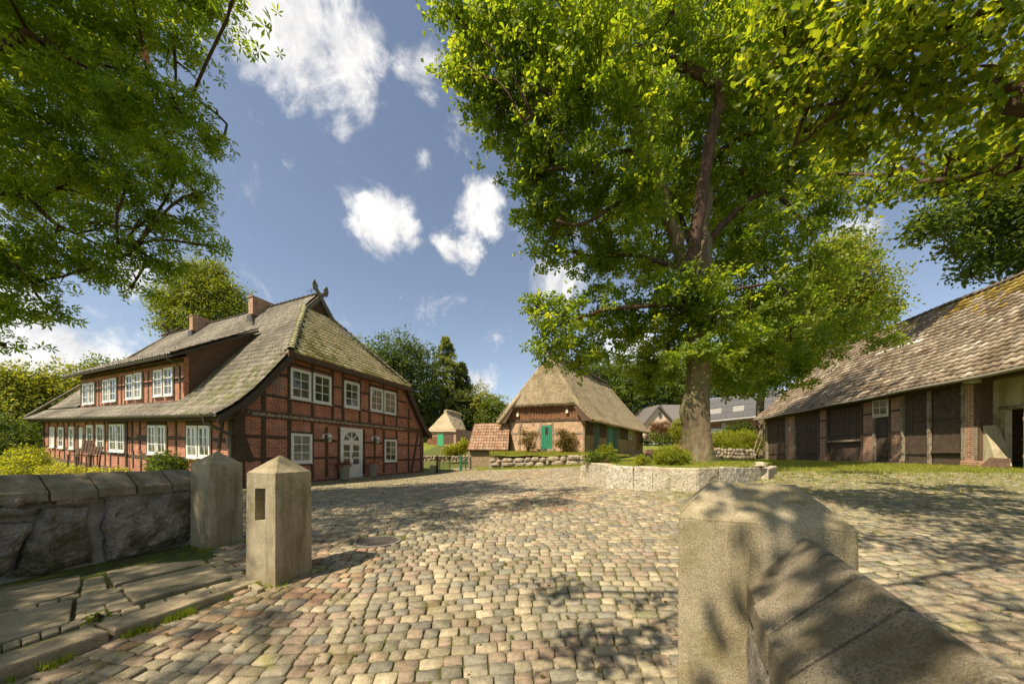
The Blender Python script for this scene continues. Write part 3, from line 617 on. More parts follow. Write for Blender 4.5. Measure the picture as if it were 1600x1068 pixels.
# ------------------------------------------------------------------ planter wall round the oak
def planter():
    t = thing('planter_wall', 'ring of pale dressed granite blocks holding the bed round the oak', 'retaining wall', (4.6, 9.3, -.9))
    P = PLANTER[:6]; tops = [-.262, -.312, -.322, -.326, -.335, -.379]; r = random.Random(8)
    splits = [[.5], [.62], [], [.55], [.5]]
    for i in range(5):
        a = Vector((*P[i], 0)); b = Vector((*P[i+1], 0)); ss = [0]+splits[i]+[1]
        nrm = Vector(((b-a).y, -(b-a).x, 0)).normalized(); cen = Vector((5.4, 11, 0))
        if (a-cen).dot(nrm) < 0: nrm = -nrm
        for k in range(len(ss)-1):
            p = a+(b-a)*ss[k]; q = a+(b-a)*ss[k+1]; d = (q-p).normalized(); p += d*.012; q -= d*.012
            zt = tops[i]*(1-ss[k])+tops[i+1]*ss[k]; zu = tops[i]*(1-ss[k+1])+tops[i+1]*ss[k+1]; dz = r.uniform(-.012, .012)
            mb = MB(); pts = [p, q, q-nrm*.3, p-nrm*.3]; tp = [zt+dz, zu+dz, zu+dz, zt+dz]
            if ((pts[1]-pts[0]).cross(pts[2]-pts[1])).z < 0: pts = pts[::-1]; tp = tp[::-1]
            mb.hexa([Vector((*v.xy, -1.2)) for v in pts]+[Vector((*v.xy, z)) for v, z in zip(pts, tp)])
            lumpy(obj('granite_block', mb, M_dress2 if (i, k) in ((1, 0), (1, 1), (3, 1), (4, 0)) else M_dress, t, bevel=.02), .028, .12, 5)
    # the rest of the ring is a low rim in the grass
    for i in range(5, len(PLANTER)):
        a = Vector((*PLANTER[i], 0)); b = Vector((*PLANTER[(i+1) % len(PLANTER)], 0)); mb = MB(); nrm = Vector(((b-a).y, -(b-a).x, 0)).normalized()*.15
        pts = [a-nrm, b-nrm, b+nrm, a+nrm]
        if ((pts[1]-pts[0]).cross(pts[2]-pts[1])).z < 0: pts = pts[::-1]
        mb.hexa([Vector((*v.xy, -1.2)) for v in pts]+[Vector((*v.xy, -.40)) for v in pts]); obj('granite_block', mb, M_dress, t, bevel=.03)
    # earth and grass inside
    cx, cy = 5.5, 11; V = []; T = []; F = []; R = 10; n = len(PLANTER)*6
    ring = []
    for i in range(len(PLANTER)):
        a = PLANTER[i]; b = PLANTER[(i+1) % len(PLANTER)]
        for k in range(6): ring.append((a[0]+(b[0]-a[0])*k/6, a[1]+(b[1]-a[1])*k/6))
    for j in range(R+1):
        f = j/R*.985
        for (x, y) in ring: X = cx+(x-cx)*f; Y = cy+(y-cy)*f; V.append((X, Y, -.255-.10*f**3+.012*math.sin(X*5)*math.cos(Y*4))); T.append((1, 1, 1))
    n = len(ring); F = [(j*n+i, j*n+(i+1) % n, (j+1)*n+(i+1) % n, (j+1)*n+i) for j in range(R) for i in range(n)]
    o = np_obj('planter_bed', V, np.array(F)[:, ::-1], bpy.data.materials['soil and grass'], None, T, smooth=True, kind='structure')
    mb = MB(); c = Vector(at(1187, 726, 9.3)); mb.lathe(c-Vector((0, 0, .04)), [(.1, 0), (.17, .02), (.16, .08), (.06, .12), (.01, .125)], 9)
    o = obj('loose_stone', mb, M_dress, None, loc=tuple(c)); lumpy(o, .04, .1, 2); tag(o, 'loose grey stone lying on the right end of the granite ring', 'stone')
planter()
# ------------------------------------------------------------------ building kit
M_brick = brick_mat('red brick', (.36, .115, .07), (.50, .185, .115), (.60, .47, .36))
M_brick45 = brick_mat('red brick laid slanting', (.42, .13, .08), (.31, .09, .05), (.60, .47, .36), math.radians(45))
M_brick135 = brick_mat('red brick laid slanting the other way', (.42, .13, .08), (.31, .09, .05), (.60, .47, .36), math.radians(-45))
M_brick90 = brick_mat('red brick laid upright', (.42, .13, .08), (.31, .09, .05), (.60, .47, .36), math.radians(90))
M_brickl = brick_mat('pale sandy brick', (.55, .34, .20), (.66, .44, .28), (.58, .50, .38))
M_brickb = brick_mat('barn pier brick', (.34, .155, .095), (.44, .24, .15), (.66, .58, .46))
M_brickside = brick_mat('yellowed barn brick', (.40, .27, .14), (.50, .35, .19), (.45, .38, .26), 0, (.30, .22, .12))
M_timber = mat('dark oak timber', (.055, .036, .022), (.115, .075, .045), scale=9, rough=.85, bump=.6, bdist=.006, bscale=50, stretch=(1, 1, 1))
M_timber2 = mat('brown weathered timber', (.075, .045, .028), (.15, .095, .06), scale=9, rough=.85, bump=.6, bdist=.006, bscale=50)
M_white = plain('white window paint', (.80, .78, .72), .45)
M_cream = plain('cream painted board', (.78, .70, .52), .6)
M_zinc = plain('aged gutter', (.10, .085, .065), .5, .4)
M_tilebed = mat('roof underlay', (.06, .045, .035), (.09, .07, .05), scale=6, bump=0)
def glass(name, c, rough=.06):
    if name in MATS: return MATS[name]
    m, nt, b = _new(name); tc = nt.nodes.new('ShaderNodeTexCoord'); n = _noise(nt, tc.outputs['Object'], 1.6, 3, .5)
    r = _ramp(nt, n.outputs['Fac'], [(.35, tuple(x*.55 for x in c)), (.65, c)]); nt.links.new(r.outputs[0], b.inputs['Base Color'])
    b.inputs['Roughness'].default_value = rough; b.inputs['Specular IOR Level'].default_value = .8; b.inputs['Coat Weight'].default_value = .6; b.inputs['Coat Roughness'].default_value = .02
    wn = _noise(nt, tc.outputs['Object'], 2.2, 2, .5); _bump(nt, b, wn.outputs['Fac'], .12, .02)
    MATS[name] = m; return m
M_pane = glass('window pane', (.10, .105, .085)); M_pane3 = glass('dark window pane', (.045, .05, .04), .04); M_pane2 = glass('curtained pane', (.30, .30, .25), .12); M_shut = plain('closed white shutter', (.66, .64, .58), .6)

def window(parent, F, a0, a1, c0, c1, cols=2, rows=3, b=.03, fw=.085, bar=.03, pane=None, name='window', label=None, sash=True):
    if a0 > a1: a0, a1 = a1, a0
    mb = MB(); d = .05
    F.box(mb, a0, a1, b, b+d, c0, c0+fw); F.box(mb, a0, a1, b, b+d, c1-fw, c1)
    F.box(mb, a0, a0+fw, b, b+d, c0+fw, c1-fw); F.box(mb, a1-fw, a1, b, b+d, c0+fw, c1-fw)
    o = obj(name, mb, M_white, parent, bevel=.006)
    if label: o['label'] = label
    x0, x1, z0, z1 = a0+fw, a1-fw, c0+fw, c1-fw
    mb = MB(); e = .026; sb = .022
    F.box(mb, x0, x1, b+.004, b+e+.01, z0, z0+sb); F.box(mb, x0, x1, b+.004, b+e+.01, z1-sb, z1); F.box(mb, x0, x0+sb, b+.004, b+e+.01, z0+sb, z1-sb); F.box(mb, x1-sb, x1, b+.004, b+e+.01, z0+sb, z1-sb)
    for i in range(1, cols): x = x0+(x1-x0)*i/cols; F.box(mb, x-bar/2, x+bar/2, b+.004, b+e, z0+sb, z1-sb)
    for i in range(1, rows): z = z0+(z1-z0)*i/rows; F.box(mb, x0+sb, x1-sb, b+.004, b+e-.003, z-bar/2, z+bar/2)
    obj('sash', mb, M_white, o)
    for i in range(cols):
        for j in range(rows):
            mb = MB(); F.box(mb, x0+(x1-x0)*i/cols+.006, x0+(x1-x0)*(i+1)/cols-.006, b-.004, b+.008, z0+(z1-z0)*j/rows+.006, z0+(z1-z0)*(j+1)/rows-.006)
            obj('pane', mb, (pane if (pane and pane is not M_pane) else (M_pane3 if (j < rows-1 or i == 0) and int(a0*7) % 3 else M_pane)), o)
    s = MB(); F.box(s, a0-.02, a1+.02, b, b+.085, c0-.03, c0-.002); obj('sill', s, M_white, o)
    return o

def tiles(parent, P, r0, r1, smin, smax, tw, th, m, pal, seed=1, lift=.035, amp=.03, indiv=300, name='roof_tile', tintf=None, stagger=False, mode='pan'):
    """real tiles on the surface P(s, r); smin/smax give the row's ends"""
    rng = np.random.default_rng(seed); rows = [r0]; 
    smid = (smin((r0+r1)/2)+smax((r0+r1)/2))/2; r = r0
    while r < r1:       # equal steps of slope length
        dr = .02; L = (P(smid, r+dr)-P(smid, r)).length/dr; r += th/L; rows.append(min(r, r1))
    K = 5; us = np.linspace(0, 1, K)
    prof = (np.cos(us*2*np.pi)*.5+.5)*amp if mode == 'pan' else (amp*.35*np.sin(us*np.pi))
    Vs = []; Ts = []; meta = []; pal = np.array(pal)
    for i in range(len(rows)-1):
        ra, rb = rows[i], rows[i+1]; a0, a1 = smin((ra+rb)/2), smax((ra+rb)/2)
        if a1-a0 < tw*.6: continue
        n = max(1, int(round((a1-a0)/tw))); w = (a1-a0)/n; off = (tw*.5 if (stagger and i % 2) else 0)
        for k in range(n):
            s0 = a0+k*w; s1 = s0+w
            if off: s0 = min(s0+off, a1-.02); s1 = min(s1+off, a1)
            p00 = P(s0, ra); p10 = P(s1, ra); p01 = P(s0, rb); p11 = P(s1, rb); nrm = (p10-p00).cross(p01-p00).normalized()
            if nrm.z < 0: nrm = -nrm
            nn = np.array(nrm); b0 = np.array(p00); b1 = np.array(p10); t0 = np.array(p01); t1 = np.array(p11)
            j = rng.normal()*.004; j2 = rng.normal()*.003; dn = (b0-t0); dn /= np.linalg.norm(dn)+1e-9
            bot = b0+(b1-b0)*us[:, None]+nn*(prof[:, None]+lift+j)+dn*(.02+rng.normal()*.006)
            top = t0+(t1-t0)*us[:, None]+nn*(prof[:, None]+.004+j2); lip = bot-nn*lift*.95
            Vs.append(np.concatenate([top, bot, lip])); c = pal[rng.integers(len(pal))]*(.84+.28*rng.random())
            if tintf is not None: c = tintf(c, s0, ra, rng)
            Ts.append(c); meta.append((s0, ra))
    V = np.array(Vs); T = np.array(Ts); n = len(V)
    f = [(k, k+5, k+6, k+1) for k in range(4)]+[(k+5, k+10, k+11, k+6) for k in range(4)]; LF = np.array(f)
    e = np.cross(V[0][5]-V[0][0], V[0][6]-V[0][0]); 
    if e[2] < 0: LF = LF[:, ::-1]
    cen = V.mean(1); px = HX+FOC*cen[:, 0]/np.maximum(cen[:, 1], .1); py = HY-FOC*cen[:, 2]/np.maximum(cen[:, 1], .1)
    vis = (px > 0) & (px < 1600) & (py > 0) & (py < 1068); sc = np.where(vis, 1/cen[:, 1]**2, 0); order = np.argsort(-sc); big = order[:indiv]; rest = order[indiv:]
    def mk(nm, ids, kind=None):
        VV = V[ids].reshape(-1, 3); FF = (LF[None]+(np.arange(len(ids))*15)[:, None, None]).reshape(-1, 4); TT = np.repeat(T[ids], 15, 0)
        return np_obj(nm, VV, FF, m, parent, TT, kind=kind, smooth=False)
    if len(rest): mk('tile_courses', rest, 'stuff')
    for i in big: mk(name, np.array([i]))
def slab(parent, P, rs, smin, smax, thick, m, name='roof', ns=2, nrmdir=None):
    """closed slab under the surface P"""
    V = []; F = []; nr = len(rs); ns1 = ns+1
    for lay in (0, 1):
        for r in rs:
            a, b = smin(r), smax(r)
            for k in range(ns1):
                s = a+(b-a)*k/ns; p = P(s, r)
                if lay: e = .01; t1 = P(s+e, r)-p; t2 = P(s, r+e)-p; nn = t1.cross(t2).normalized(); nn = -nn if nn.z < 0 else nn; p = p-nn*thick
                V.append(p)
    o = nr*ns1; g = lambda l, i, k: l*o+i*ns1+k
    for i in range(nr-1):
        for k in range(ns):
            F.append((g(0, i, k), g(0, i, k+1), g(0, i+1, k+1), g(0, i+1, k))); F.append((g(1, i, k), g(1, i+1, k), g(1, i+1, k+1), g(1, i, k+1)))
        F.append((g(0, i, 0), g(0, i+1, 0), g(1, i+1, 0), g(1, i, 0))); F.append((g(0, i, ns), g(1, i, ns), g(1, i+1, ns), g(0, i+1, ns)))
    for k in range(ns):
        F.append((g(0, 0, k), g(1, 0, k), g(1, 0, k+1), g(0, 0, k+1))); F.append((g(0, nr-1, k), g(0, nr-1, k+1), g(1, nr-1, k+1), g(1, nr-1, k)))
    e = (V[1]-V[0]).cross(V[ns1]-V[0])
    if e.z < 0: F = [f[::-1] for f in F]
    mb = MB(); mb.add(V, F); return obj(name, mb, m, parent)

# ------------------------------------------------------------------ the half-timbered farmhouse
H0 = Vector((-9.1, 11.3, 0)); Uv = Vector((*e_u, 0)).normalized(); Lv = Vector((-.888, .459, 0)).normalized(); GW = 10.88; KS = .04; HL = 23.3
GF = Fr(H0, Uv, (.9468, -.3217, 0)); LF_ = Fr(H0, Lv, (-.459, -.888, 0), KS)
house = thing('farmhouse', 'long half-timbered red brick farmhouse with crossed horse-head boards on its tiled gable roof', 'farmhouse', (-12, 18, -1.2))
def RP(s, r, z=0): return H0+Lv*s+Uv*r+Vector((0, 0, z+KS*s))
PRO = [(-.62, 1.20), (.0, 1.66), (.55, 2.22), (1.9, 3.9), (5.44, 8.03)]
def rz(r):
    for (a, za), (b, zb) in zip(PRO, PRO[1:]):
        if r <= b or b == 5.44: return za+(zb-za)*(r-a)/(b-a)
def main_roof(s, r): return RP(s, r, rz(r))
def build_house():
    Z2 = lambda x, y: (340+x/3.1417, 430+y/3.1417)
    # walls: gable polygon and long wall
    gp = [(0, -1.5), (GW, -1.5), (GW, 1.38), (GW-.55, 2.0), (GW-1.9, 3.72), (1.9, 3.72), (.55, 2.0), (0, 1.38)]
    mb = MB(); GF.poly(mb, gp, -.3, 0); obj('wall', mb, M_brick, house, label='gable wall of red brick between dark timbers')
    mb = MB(); LF_.box(mb, .30, HL, -.3, 0, -1.6, 1.45); obj('wall', mb, M_brick, house, label='long side wall of red brick')
    mb = MB(); mb.prism([RP(.3, GW-.3, -1.5), RP(.3, GW, -1.5), RP(.3, GW, 1.45), RP(.3, GW-.3, 1.45)], Lv*(HL-.3)); obj('wall', mb, M_brick, house)
    mb = MB(); mb.prism([RP(HL, 0, -1.6), RP(HL, GW, -1.6), RP(HL, GW, 1.5), RP(HL, 0, 1.5)], Lv*.3); obj('wall', mb, M_brick, house)
    mb = MB(); LF_.box(mb, .05, HL, 0, .05, -1.8, -1.08); GF.box(mb, -.05, GW, 0, .05, -1.8, -1.1); obj('plinth', mb, mat('dark plinth', (.10, .06, .045), (.17, .11, .08), 9, .9, .5, .01), house)
    n = 0
    def beam(F, a0, a1, c0, c1, b, m=M_timber, nm='timber'):
        mb = MB(); F.box(mb, min(a0, a1), max(a0, a1), -.01, b, min(c0, c1), max(c0, c1)); return obj(nm, mb, m, house, bevel=.006)
    # gable posts
    for x, y0, y1, w in [(350, 392, 1010, .19), (462, 430, 1000, .16), (562, 455, 722, .16), (532, 745, 985, .16), (615, 475, 715, .16), (697, 490, 735, .16), (745, 505, 745, .16), (815, 525, 748, .15), (878, 545, 965, .16), (937, 655, 965, .17),
                         (222, 508, 1000, .20), (594, 748, 990, .22), (716, 757, 975, .24), (770, 757, 970, .16), (815, 760, 970, .16), (997, 778, 970, .20)]:
        a, _ = GF.px(*Z2(x, y0)); _, c1 = GF.px(*Z2(x, y0)); _, c0 = GF.px(*Z2(x, y1)); a2, c0 = GF.px(*Z2(x+(4 if x < 600 else 0), y1)); a = (a+a2)/2; w *= .82
        beam(GF, a-w/2, a+w/2, max(c0, -1.15), c1, .032)
    beam(GF, .02, .34, -1.2, 1.3, .036)
    for x0, y0, x1, y1, w in [(258, 481, 350, 493, .13), (165, 572, 350, 605, .13), (357, 612, 562, 638, .15), (562, 546, 615, 552, .11), (697, 575, 745, 582, .11), (562, 641, 697, 656, .12), (697, 658, 815, 680, .13), (815, 684, 950, 703, .13), (878, 613, 925, 624, .12),
                              (75, 782, 350, 800, .13), (470, 807, 594, 816, .12), (716, 819, 815, 825, .12), (878, 829, 1000, 837, .13), (100, 899, 362, 902, .13), (470, 896, 594, 894, .12), (716, 894, 815, 893, .12), (878, 905, 1000, 902, .12), (352, 447, 562, 472, .12), (615, 503, 697, 520, .12), (745, 540, 878, 566, .11),
                              (350, 768, 466, 776, .11), (815, 797, 882, 803, .10), (350, 928, 466, 928, .10), (815, 920, 882, 919, .10)]:
        a0, c0 = GF.px(*Z2(x0, y0)); a1, c1 = GF.px(*Z2(x1, y1)); c = (c0+c1)/2; w *= .82; beam(GF, a0, a1, c-w/2, c+w/2, .027)
    for p0, p1, w in [((88, 690), (165, 915), .19), ((983, 775), (950, 962), .15)]:
        mb = MB(); GF.bar(mb, GF.px(*Z2(*p0)), GF.px(*Z2(*p1)), w, -.01, .038); obj('brace', mb, M_timber, house)
    beam(GF, 1.75, GW-1.75, 3.62, 3.9, .05, nm='plate_beam')
    ib = beam(GF, .1, GW-.05, 1.27, 1.50, .075, M_timber2, 'inscription_beam')
    # painted inscription
    cu = bpy.data.curves.new('inscription', 'FONT'); cu.body = '*  Jesf spill alleen will dree Gulden of Mondage Sei Gott helpe will uns vor Dumsig of unse in ons kumt wir in Jesaias · Duse de Doc Dat mi Dor Up Dor *'
    cu.size = .15; cu.shear = .12; cu.space_word = 1.15; cu.extrude = .003
    to = bpy.data.objects.new('inscription', cu); C.objects.link(to); to.parent = ib; 
    bpy.context.view_layer.update(); wdt = to.dimensions.x; L = 9.0-.35; tm = bpy.data.meshes.new_from_object(to.evaluated_get(bpy.context.evaluated_depsgraph_get())); bpy.data.objects.remove(to); tm.materials.clear(); to = finish(tm, 'inscription', plain('inscription paint', (.68, .58, .40), .7), ib); to['kind'] = 'stuff'
    R = Matrix((Uv, (0, 0, 1), GF.n)).transposed() if False else Matrix(((Uv.x, 0, GF.n.x), (Uv.y, 0, GF.n.y), (0, 1, 0)))
    to.rotation_euler = R.to_euler(); to.scale = (L/wdt, 1, 1); to.location = GF.p(.40, .0765, 1.335)-wloc(ib)
    # patterned infill panels
    pats = [((232, 492, 345, 598), M_brick, 1), ((232, 612, 345, 690), M_brick45, 0), ((357, 620, 458, 705), M_brick45, 0), ((470, 640, 557, 712), M_brick135, 0), ((820, 693, 874, 745), M_brick45, 0), ((752, 680, 810, 738), M_brick135, 0),
            ((884, 703, 932, 750), M_brick135, 0), ((884, 635, 930, 690), M_brick45, 0), ((566, 470, 611, 545), M_brick90, 0), ((701, 500, 742, 572), M_brick90, 0), ((622, 478, 693, 505), M_brick90, 0), ((357, 405, 458, 440), M_brick90, 0), ((470, 435, 557, 470), M_brick90, 0), ((120, 590, 214, 668), M_brick135, 0)]
    for (x0, y0, x1, y1), mm, mill in pats:
        a0, c1 = GF.px(*Z2(x0, (y0))); a1, c0 = GF.px(*Z2(x1, y1)); _, c1b = GF.px(*Z2(x0, y0)); mb = MB()
        if x0 == 120: GF.poly(mb, [(a0, c0+.02), (a1, c0+.02), (a1, c0+.95)], -.01, .008)
        else: 
            cm = (y0+y1)/2; _, ct = GF.px(*Z2((x0+x1)/2, y0)); _, cb = GF.px(*Z2((x0+x1)/2, y1)); GF.box(mb, a0, a1, -.01, .008, cb, ct)
        obj('brick_panel', mb, mm, house)
        if mill:      # the raised brick windmill
            am = (a0+a1)/2; cm = (c0+c1)/2; mb = MB(); GF.bar(mb, (am-.32, cm+.42), (am+.32, cm+.02), .05, 0, .02); GF.bar(mb, (am-.32, cm+.02), (am+.32, cm+.42), .05, 0, .022)
            for k in (-.16, 0, .16): GF.bar(mb, (am+k*.6, cm+.2), (am+k, cm-.35), .045, 0, .018)
            obj('brick_ornament', mb, M_mort, house)
    # gable windows
    for i, (x0, x1, yl0, yl1) in enumerate([(357, 458, 450, 602), (468, 557, 477, 622), (621, 695, 514, 646), (749, 811, 546, 663), (817, 875, 563, 676), (361, 463, 773, 922), (820, 879, 803, 915)]):
        a0, c1 = GF.px(*Z2(x0, yl0), .05); a1, _ = GF.px(*Z2(x1, yl0), .05); _, c0 = GF.px(*Z2(x0, yl1), .05); window(house, GF, a0, a1, c0, c1, 2, 3, pane=M_pane2 if i in (5,) else M_pane)
    # door with fanlight
    a0, c1 = GF.px(*Z2(603, 745), .05); a1, _ = GF.px(*Z2(709, 750), .05); c0 = -1.12; mb = MB(); fw = .09
    GF.box(mb, a0, a0+fw, .02, .09, c0, c1); GF.box(mb, a1-fw, a1, .02, .09, c0, c1); GF.box(mb, a0+fw, a1-fw, .02, .09, c1-.12, c1)
    door = obj('door', mb, M_white, house, bevel=.006, label='white glazed front door under a half-round fanlight')
    zt = c1-.12-.50; mb = MB(); GF.box(mb, a0+fw, a1-fw, .015, .075, zt-.07, zt); am = (a0+a1)/2; R_ = (a1-a0)/2-fw-.02; obj('transom', mb, M_white, door)
    mb = MB(); GF.box(mb, a0+fw, a1-fw, .015, .055, zt, c1-.12); obj('fanlight_board', mb, M_white, door)
    for k in range(4):
        t0 = math.pi*(k+.08)/4; t1 = math.pi*(k+.92)/4; rr = min(R_*.9, .46); mb = MB(); pts = [(am+rr*.22*math.cos((t0+t1)/2), zt+.03+rr*.22*math.sin((t0+t1)/2))]+[(am+rr*math.cos(t0+(t1-t0)*q/5), zt+.03+rr*.92*math.sin(t0+(t1-t0)*q/5)) for q in range(6)]
        GF.poly(mb, pts, .05, .060); obj('pane', mb, M_pane, door)
    for sgn in (0, 1):
        x0 = a0+fw if sgn == 0 else am+.004; x1 = am-.004 if sgn == 0 else a1-fw; mb = MB(); zb = c0; z1 = zt-.07
        GF.box(mb, x0, x1, .012, .052, zb, zb+.62); GF.box(mb, x0, x0+.09, .012, .052, zb+.62, z1); GF.box(mb, x1-.09, x1, .012, .052, zb+.62, z1); GF.box(mb, x0+.09, x1-.09, .012, .052, z1-.08, z1)
        for q in (1, 2): z = zb+.62+(z1-.08-zb-.62)*q/3; GF.box(mb, x0+.09, x1-.09, .012, .05, z-.025, z+.025)
        GF.box(mb, x0+.10, x1-.10, .052, .062, zb+.12, zb+.50)
        lf = obj('door_leaf', mb, M_white, door, bevel=.004)
        for q in range(3): zz0 = zb+.62+(z1-.08-zb-.62)*q/3; zz1 = zb+.62+(z1-.08-zb-.62)*(q+1)/3; mb = MB(); GF.box(mb, x0+.09, x1-.09, .01, .025, zz0, zz1); obj('pane', mb, M_pane, lf) if False else obj('pane', mb, M_pane, door)
    mb = MB(); mb.tube([GF.p(am+.05, .05, c0+.95), GF.p(am+.05, .11, c0+.95), GF.p(am+.05, .11, c0+1.08)], .012, 6); GF.box(mb, am+.03, am+.07, .05, .058, c0+.88, c0+1.15); obj('handle', mb, M_iron, door)
    mb = MB(); GF.box(mb, a0-.15, a1+.15, .05, .55, -1.6, -1.125); obj('doorstep', mb, M_slab, house, bevel=.02)
    mb = MB(); GF.box(mb, a0-1.2, GW+.6, .05, .42, -1.6, -1.165); GF.box(mb, -1.0, a0-1.25, .05, .42, -1.6, -1.175); obj('foundation_strip', mb, M_slab, house, bevel=.015)
    # house sign
    a0, c1 = GF.px(*Z2(84, 812)); a1, c0 = GF.px(*Z2(130, 875)); mb = MB(); GF.box(mb, a0, a1, .0, .03, c0, c1); sg = obj('sign_plate', mb, M_white, house, label='small white notice plate with two dark lines')
    for q in (.45, .78): mb = MB(); z = c0+(c1-c0)*q; GF.box(mb, a0+.02, a1-.02, .03, .034, z-.02, z+.02); obj('print_line', mb, plain('sign print', (.12, .16, .15), .6), sg)
    # ---- long wall: timbers and windows
    Z1 = lambda x, y: (40+x/3.236, 430+y/3.236); A7 = lambda x, y: (40+x/5.932, 560+y/5.932); A6 = lambda x, y: (220+x/7.63, 620+y/7.63)
    def lp(f, x, y0, y1, w=.15):
        a, c1 = LF_.px(*f(x, y0)); a2, c0 = LF_.px(*f(x, y1)); beam(LF_, a-w/2, a+w/2, max(c0, -1.2), min(c1, 1.38), .03)
    def lr(f, x0, y0, x1, y1, w=.13):
        a0, c0 = LF_.px(*f(x0, y0)); a1, c1 = LF_.px(*f(x1, y1)); c = (c0+c1)/2; beam(LF_, a0, a1, c-w/2, c+w/2, .025)
    for x in (222, 300, 355, 400, 456, 564, 628, 733, 772, 920, 992, 1062): lp(A7, x, 590 if x < 700 else 575, 850 if x < 700 else 880, .20 if x < 600 else .15)
    for x in (235, 275, 318, 365, 412, 458, 590, 632, 668, 740, 790, 862, 932, 1000, 1072): lp(A7, x, 848, 1010, .12)
    for x in (84, 305, 425, 550, 838): lp(A6, x, 262, 900, .15)
    for x in (195, 685): lp(A6, x, 262, 700, .12)
    for x in (8, 105): lp(A6, x, 690, 900, .12)
    lr(A7, 180, 712, 1127, 728); lr(A7, 182, 826, 1127, 894); lr(A6, -40, 472, 1010, 510); lr(A6, 0, 682, 560, 732); lr(A6, 84, 318, 305, 322, .16); lr(A6, 548, 318, 840, 325, .16); lr(A7, 770, 600, 920, 598, .12)
    beam(LF_, .0, HL, 1.05, 1.30, .034); beam(LF_, 0.0, .30, -1.2, 1.3, .042); beam(LF_, HL-.25, HL, -1.1, 1.3, .042)
    mb = MB(); LF_.bar(mb, LF_.px(*A6(985, 250)), LF_.px(*A6(925, 690)), .17, -.01, .036); obj('brace', mb, M_timber, house)
    mb = MB(); LF_.box(mb, .05, HL+.1, .10, .30, 1.16, 1.32); obj('eave_board', mb, M_cream, house)
    def lw(f, x0, x1, y0, y1, cols=2, rows=3, **k):
        a0, c1 = LF_.px(*f(x0, y0), .05); a1, c0 = LF_.px(*f(x1, y1), .05); ac, c1 = LF_.px(*f((x0+x1)/2, y0), .05); _, c0 = LF_.px(*f((x0+x1)/2, y1), .05); return window(house, LF_, a0, a1, c0, c1, cols, rows, **k)
    lw(A6, 550, 677, 338, 725, pane=M_pane2); lw(A6, 692, 828, 338, 725); lw(A6, 86, 187, 335, 682); lw(A6, 197, 302, 335, 686)
    lw(A7, 568, 625, 615, 848, fw=.11); lw(A7, 660, 728, 610, 852, fw=.11); lw(A7, 779, 846, 607, 861); lw(A7, 852, 916, 605, 866); lw(A7, 304, 352, 634, 830, fw=.12); lw(A7, 406, 448, 630, 838, fw=.12)
    lw(A7, 228, 268, 632, 822, cols=1, rows=1, fw=.12, pane=M_shut)
    a0, c1 = LF_.px(*A7(478, 620)); a1, c0 = LF_.px(*A7(502, 860)); mb = MB(); LF_.box(mb, a1, a0, .0, .03, -1.1, c1); obj('door', mb, M_timber2, house, label='dark side door')
    a0, c1 = LF_.px(*A7(504, 636)); a1, c0 = LF_.px(*A7(535, 830)); mb = MB(); LF_.box(mb, a1, a0, .0, .035, c0, c1); obj('shutter', mb, M_shut, house)
    # ---- dormer: its front wall stands on the roof slope
    DF = Fr(RP(0, .28, 0), Lv, (-.459, -.888, 0), KS); s0, s1 = 4.35, 17.2
    mb = MB(); DF.box(mb, s0, s1, -.15, 0, 1.7, 3.62); dw = obj('wall', mb, M_brick, house, label='brick front of the long dormer')
    def cheek(s): 
        rs = [.35, .9, 1.5, 2.1, 2.95]; mb = MB(); top = [RP(s, r, 3.58+.62*(r-.0)) for r in rs]; bot = [RP(s, r, rz(r)-.06) for r in rs]; pl = bot+top[::-1]; mb.prism(pl, Lv*.08); return mb
    ck = mat('brown dormer boarding', (.11, .065, .045), (.17, .105, .075), scale=5, bump=.5, bdist=.01, bscale=40)
    for s in (s0, s1-.08): obj('cheek', cheek(s), ck, house)
    def dw_(x0, x1, y0, y1, **k):
        a0, _ = DF.px(*Z1(x0, y0), .03); a1, _ = DF.px(*Z1(x1, y0), .03); _, c1 = DF.px(*Z1((x0+x1)/2, y0), .03); _, c0 = DF.px(*Z1((x0+x1)/2, y1), .03); return window(house, DF, a0, a1, c0, c1, b=.02, **k)
    for q in [(291, 318, 548, 653), (323, 350, 543, 650), (393, 424, 527, 642), (428, 460, 520, 638), (510, 546, 502, 627), (551, 590, 492, 624), (650, 694, 478, 613), (702, 747, 466, 609)]: dw_(*q, fw=.07, pane=M_pane2 if q[0] in (323, 393, 551, 650) else M_pane)
    def dbeam(x, y0, y1, w=.13):
        a, _ = DF.px(*Z1(x, y0)); _, c1 = DF.px(*Z1(x, y0)); beam(DF, a-w/2, a+w/2, 1.9, min(c1, 3.5), .02)
    for x, y in ((281, 550), (356, 535), (372, 530), (387, 527), (466, 512), (486, 510), (504, 505), (597, 490), (622, 485), (644, 480), (752, 462), (782, 458)): dbeam(x, y, y+150)
    beam(DF, s0, s1, 3.42, 3.56, .025); beam(DF, s0, s1, 2.72, 2.82, .012)
    # ---- roof
    far_s = lambda r: 20.6+(5.44-r)/6.06*3.4
    def near_s(r):
        if r < 1.9: return -.38
        if r < 4.62: return -.38+(r-1.9)/2.72*3.36
        return 2.95
    rs = [-.62, 0, .55, 1.2, 1.9, 3.0, 4.0, 4.62, 4.625, 5.44]
    down = lambda P: (lambda s, r: P(s, r)-Vector((0, 0, .03)))
    slab(house, down(main_roof), rs, near_s, far_s, .16, M_tilebed, 'roof', 12)
    back = lambda s, r: RP(s, GW-r, rz(r)-.03)
    slab(house, back, rs, near_s, far_s, .16, M_tilebed, 'roof', 4)
    tp = [(.27, .238, .195), (.30, .265, .215), (.24, .215, .178), (.28, .245, .20), (.33, .295, .24)]
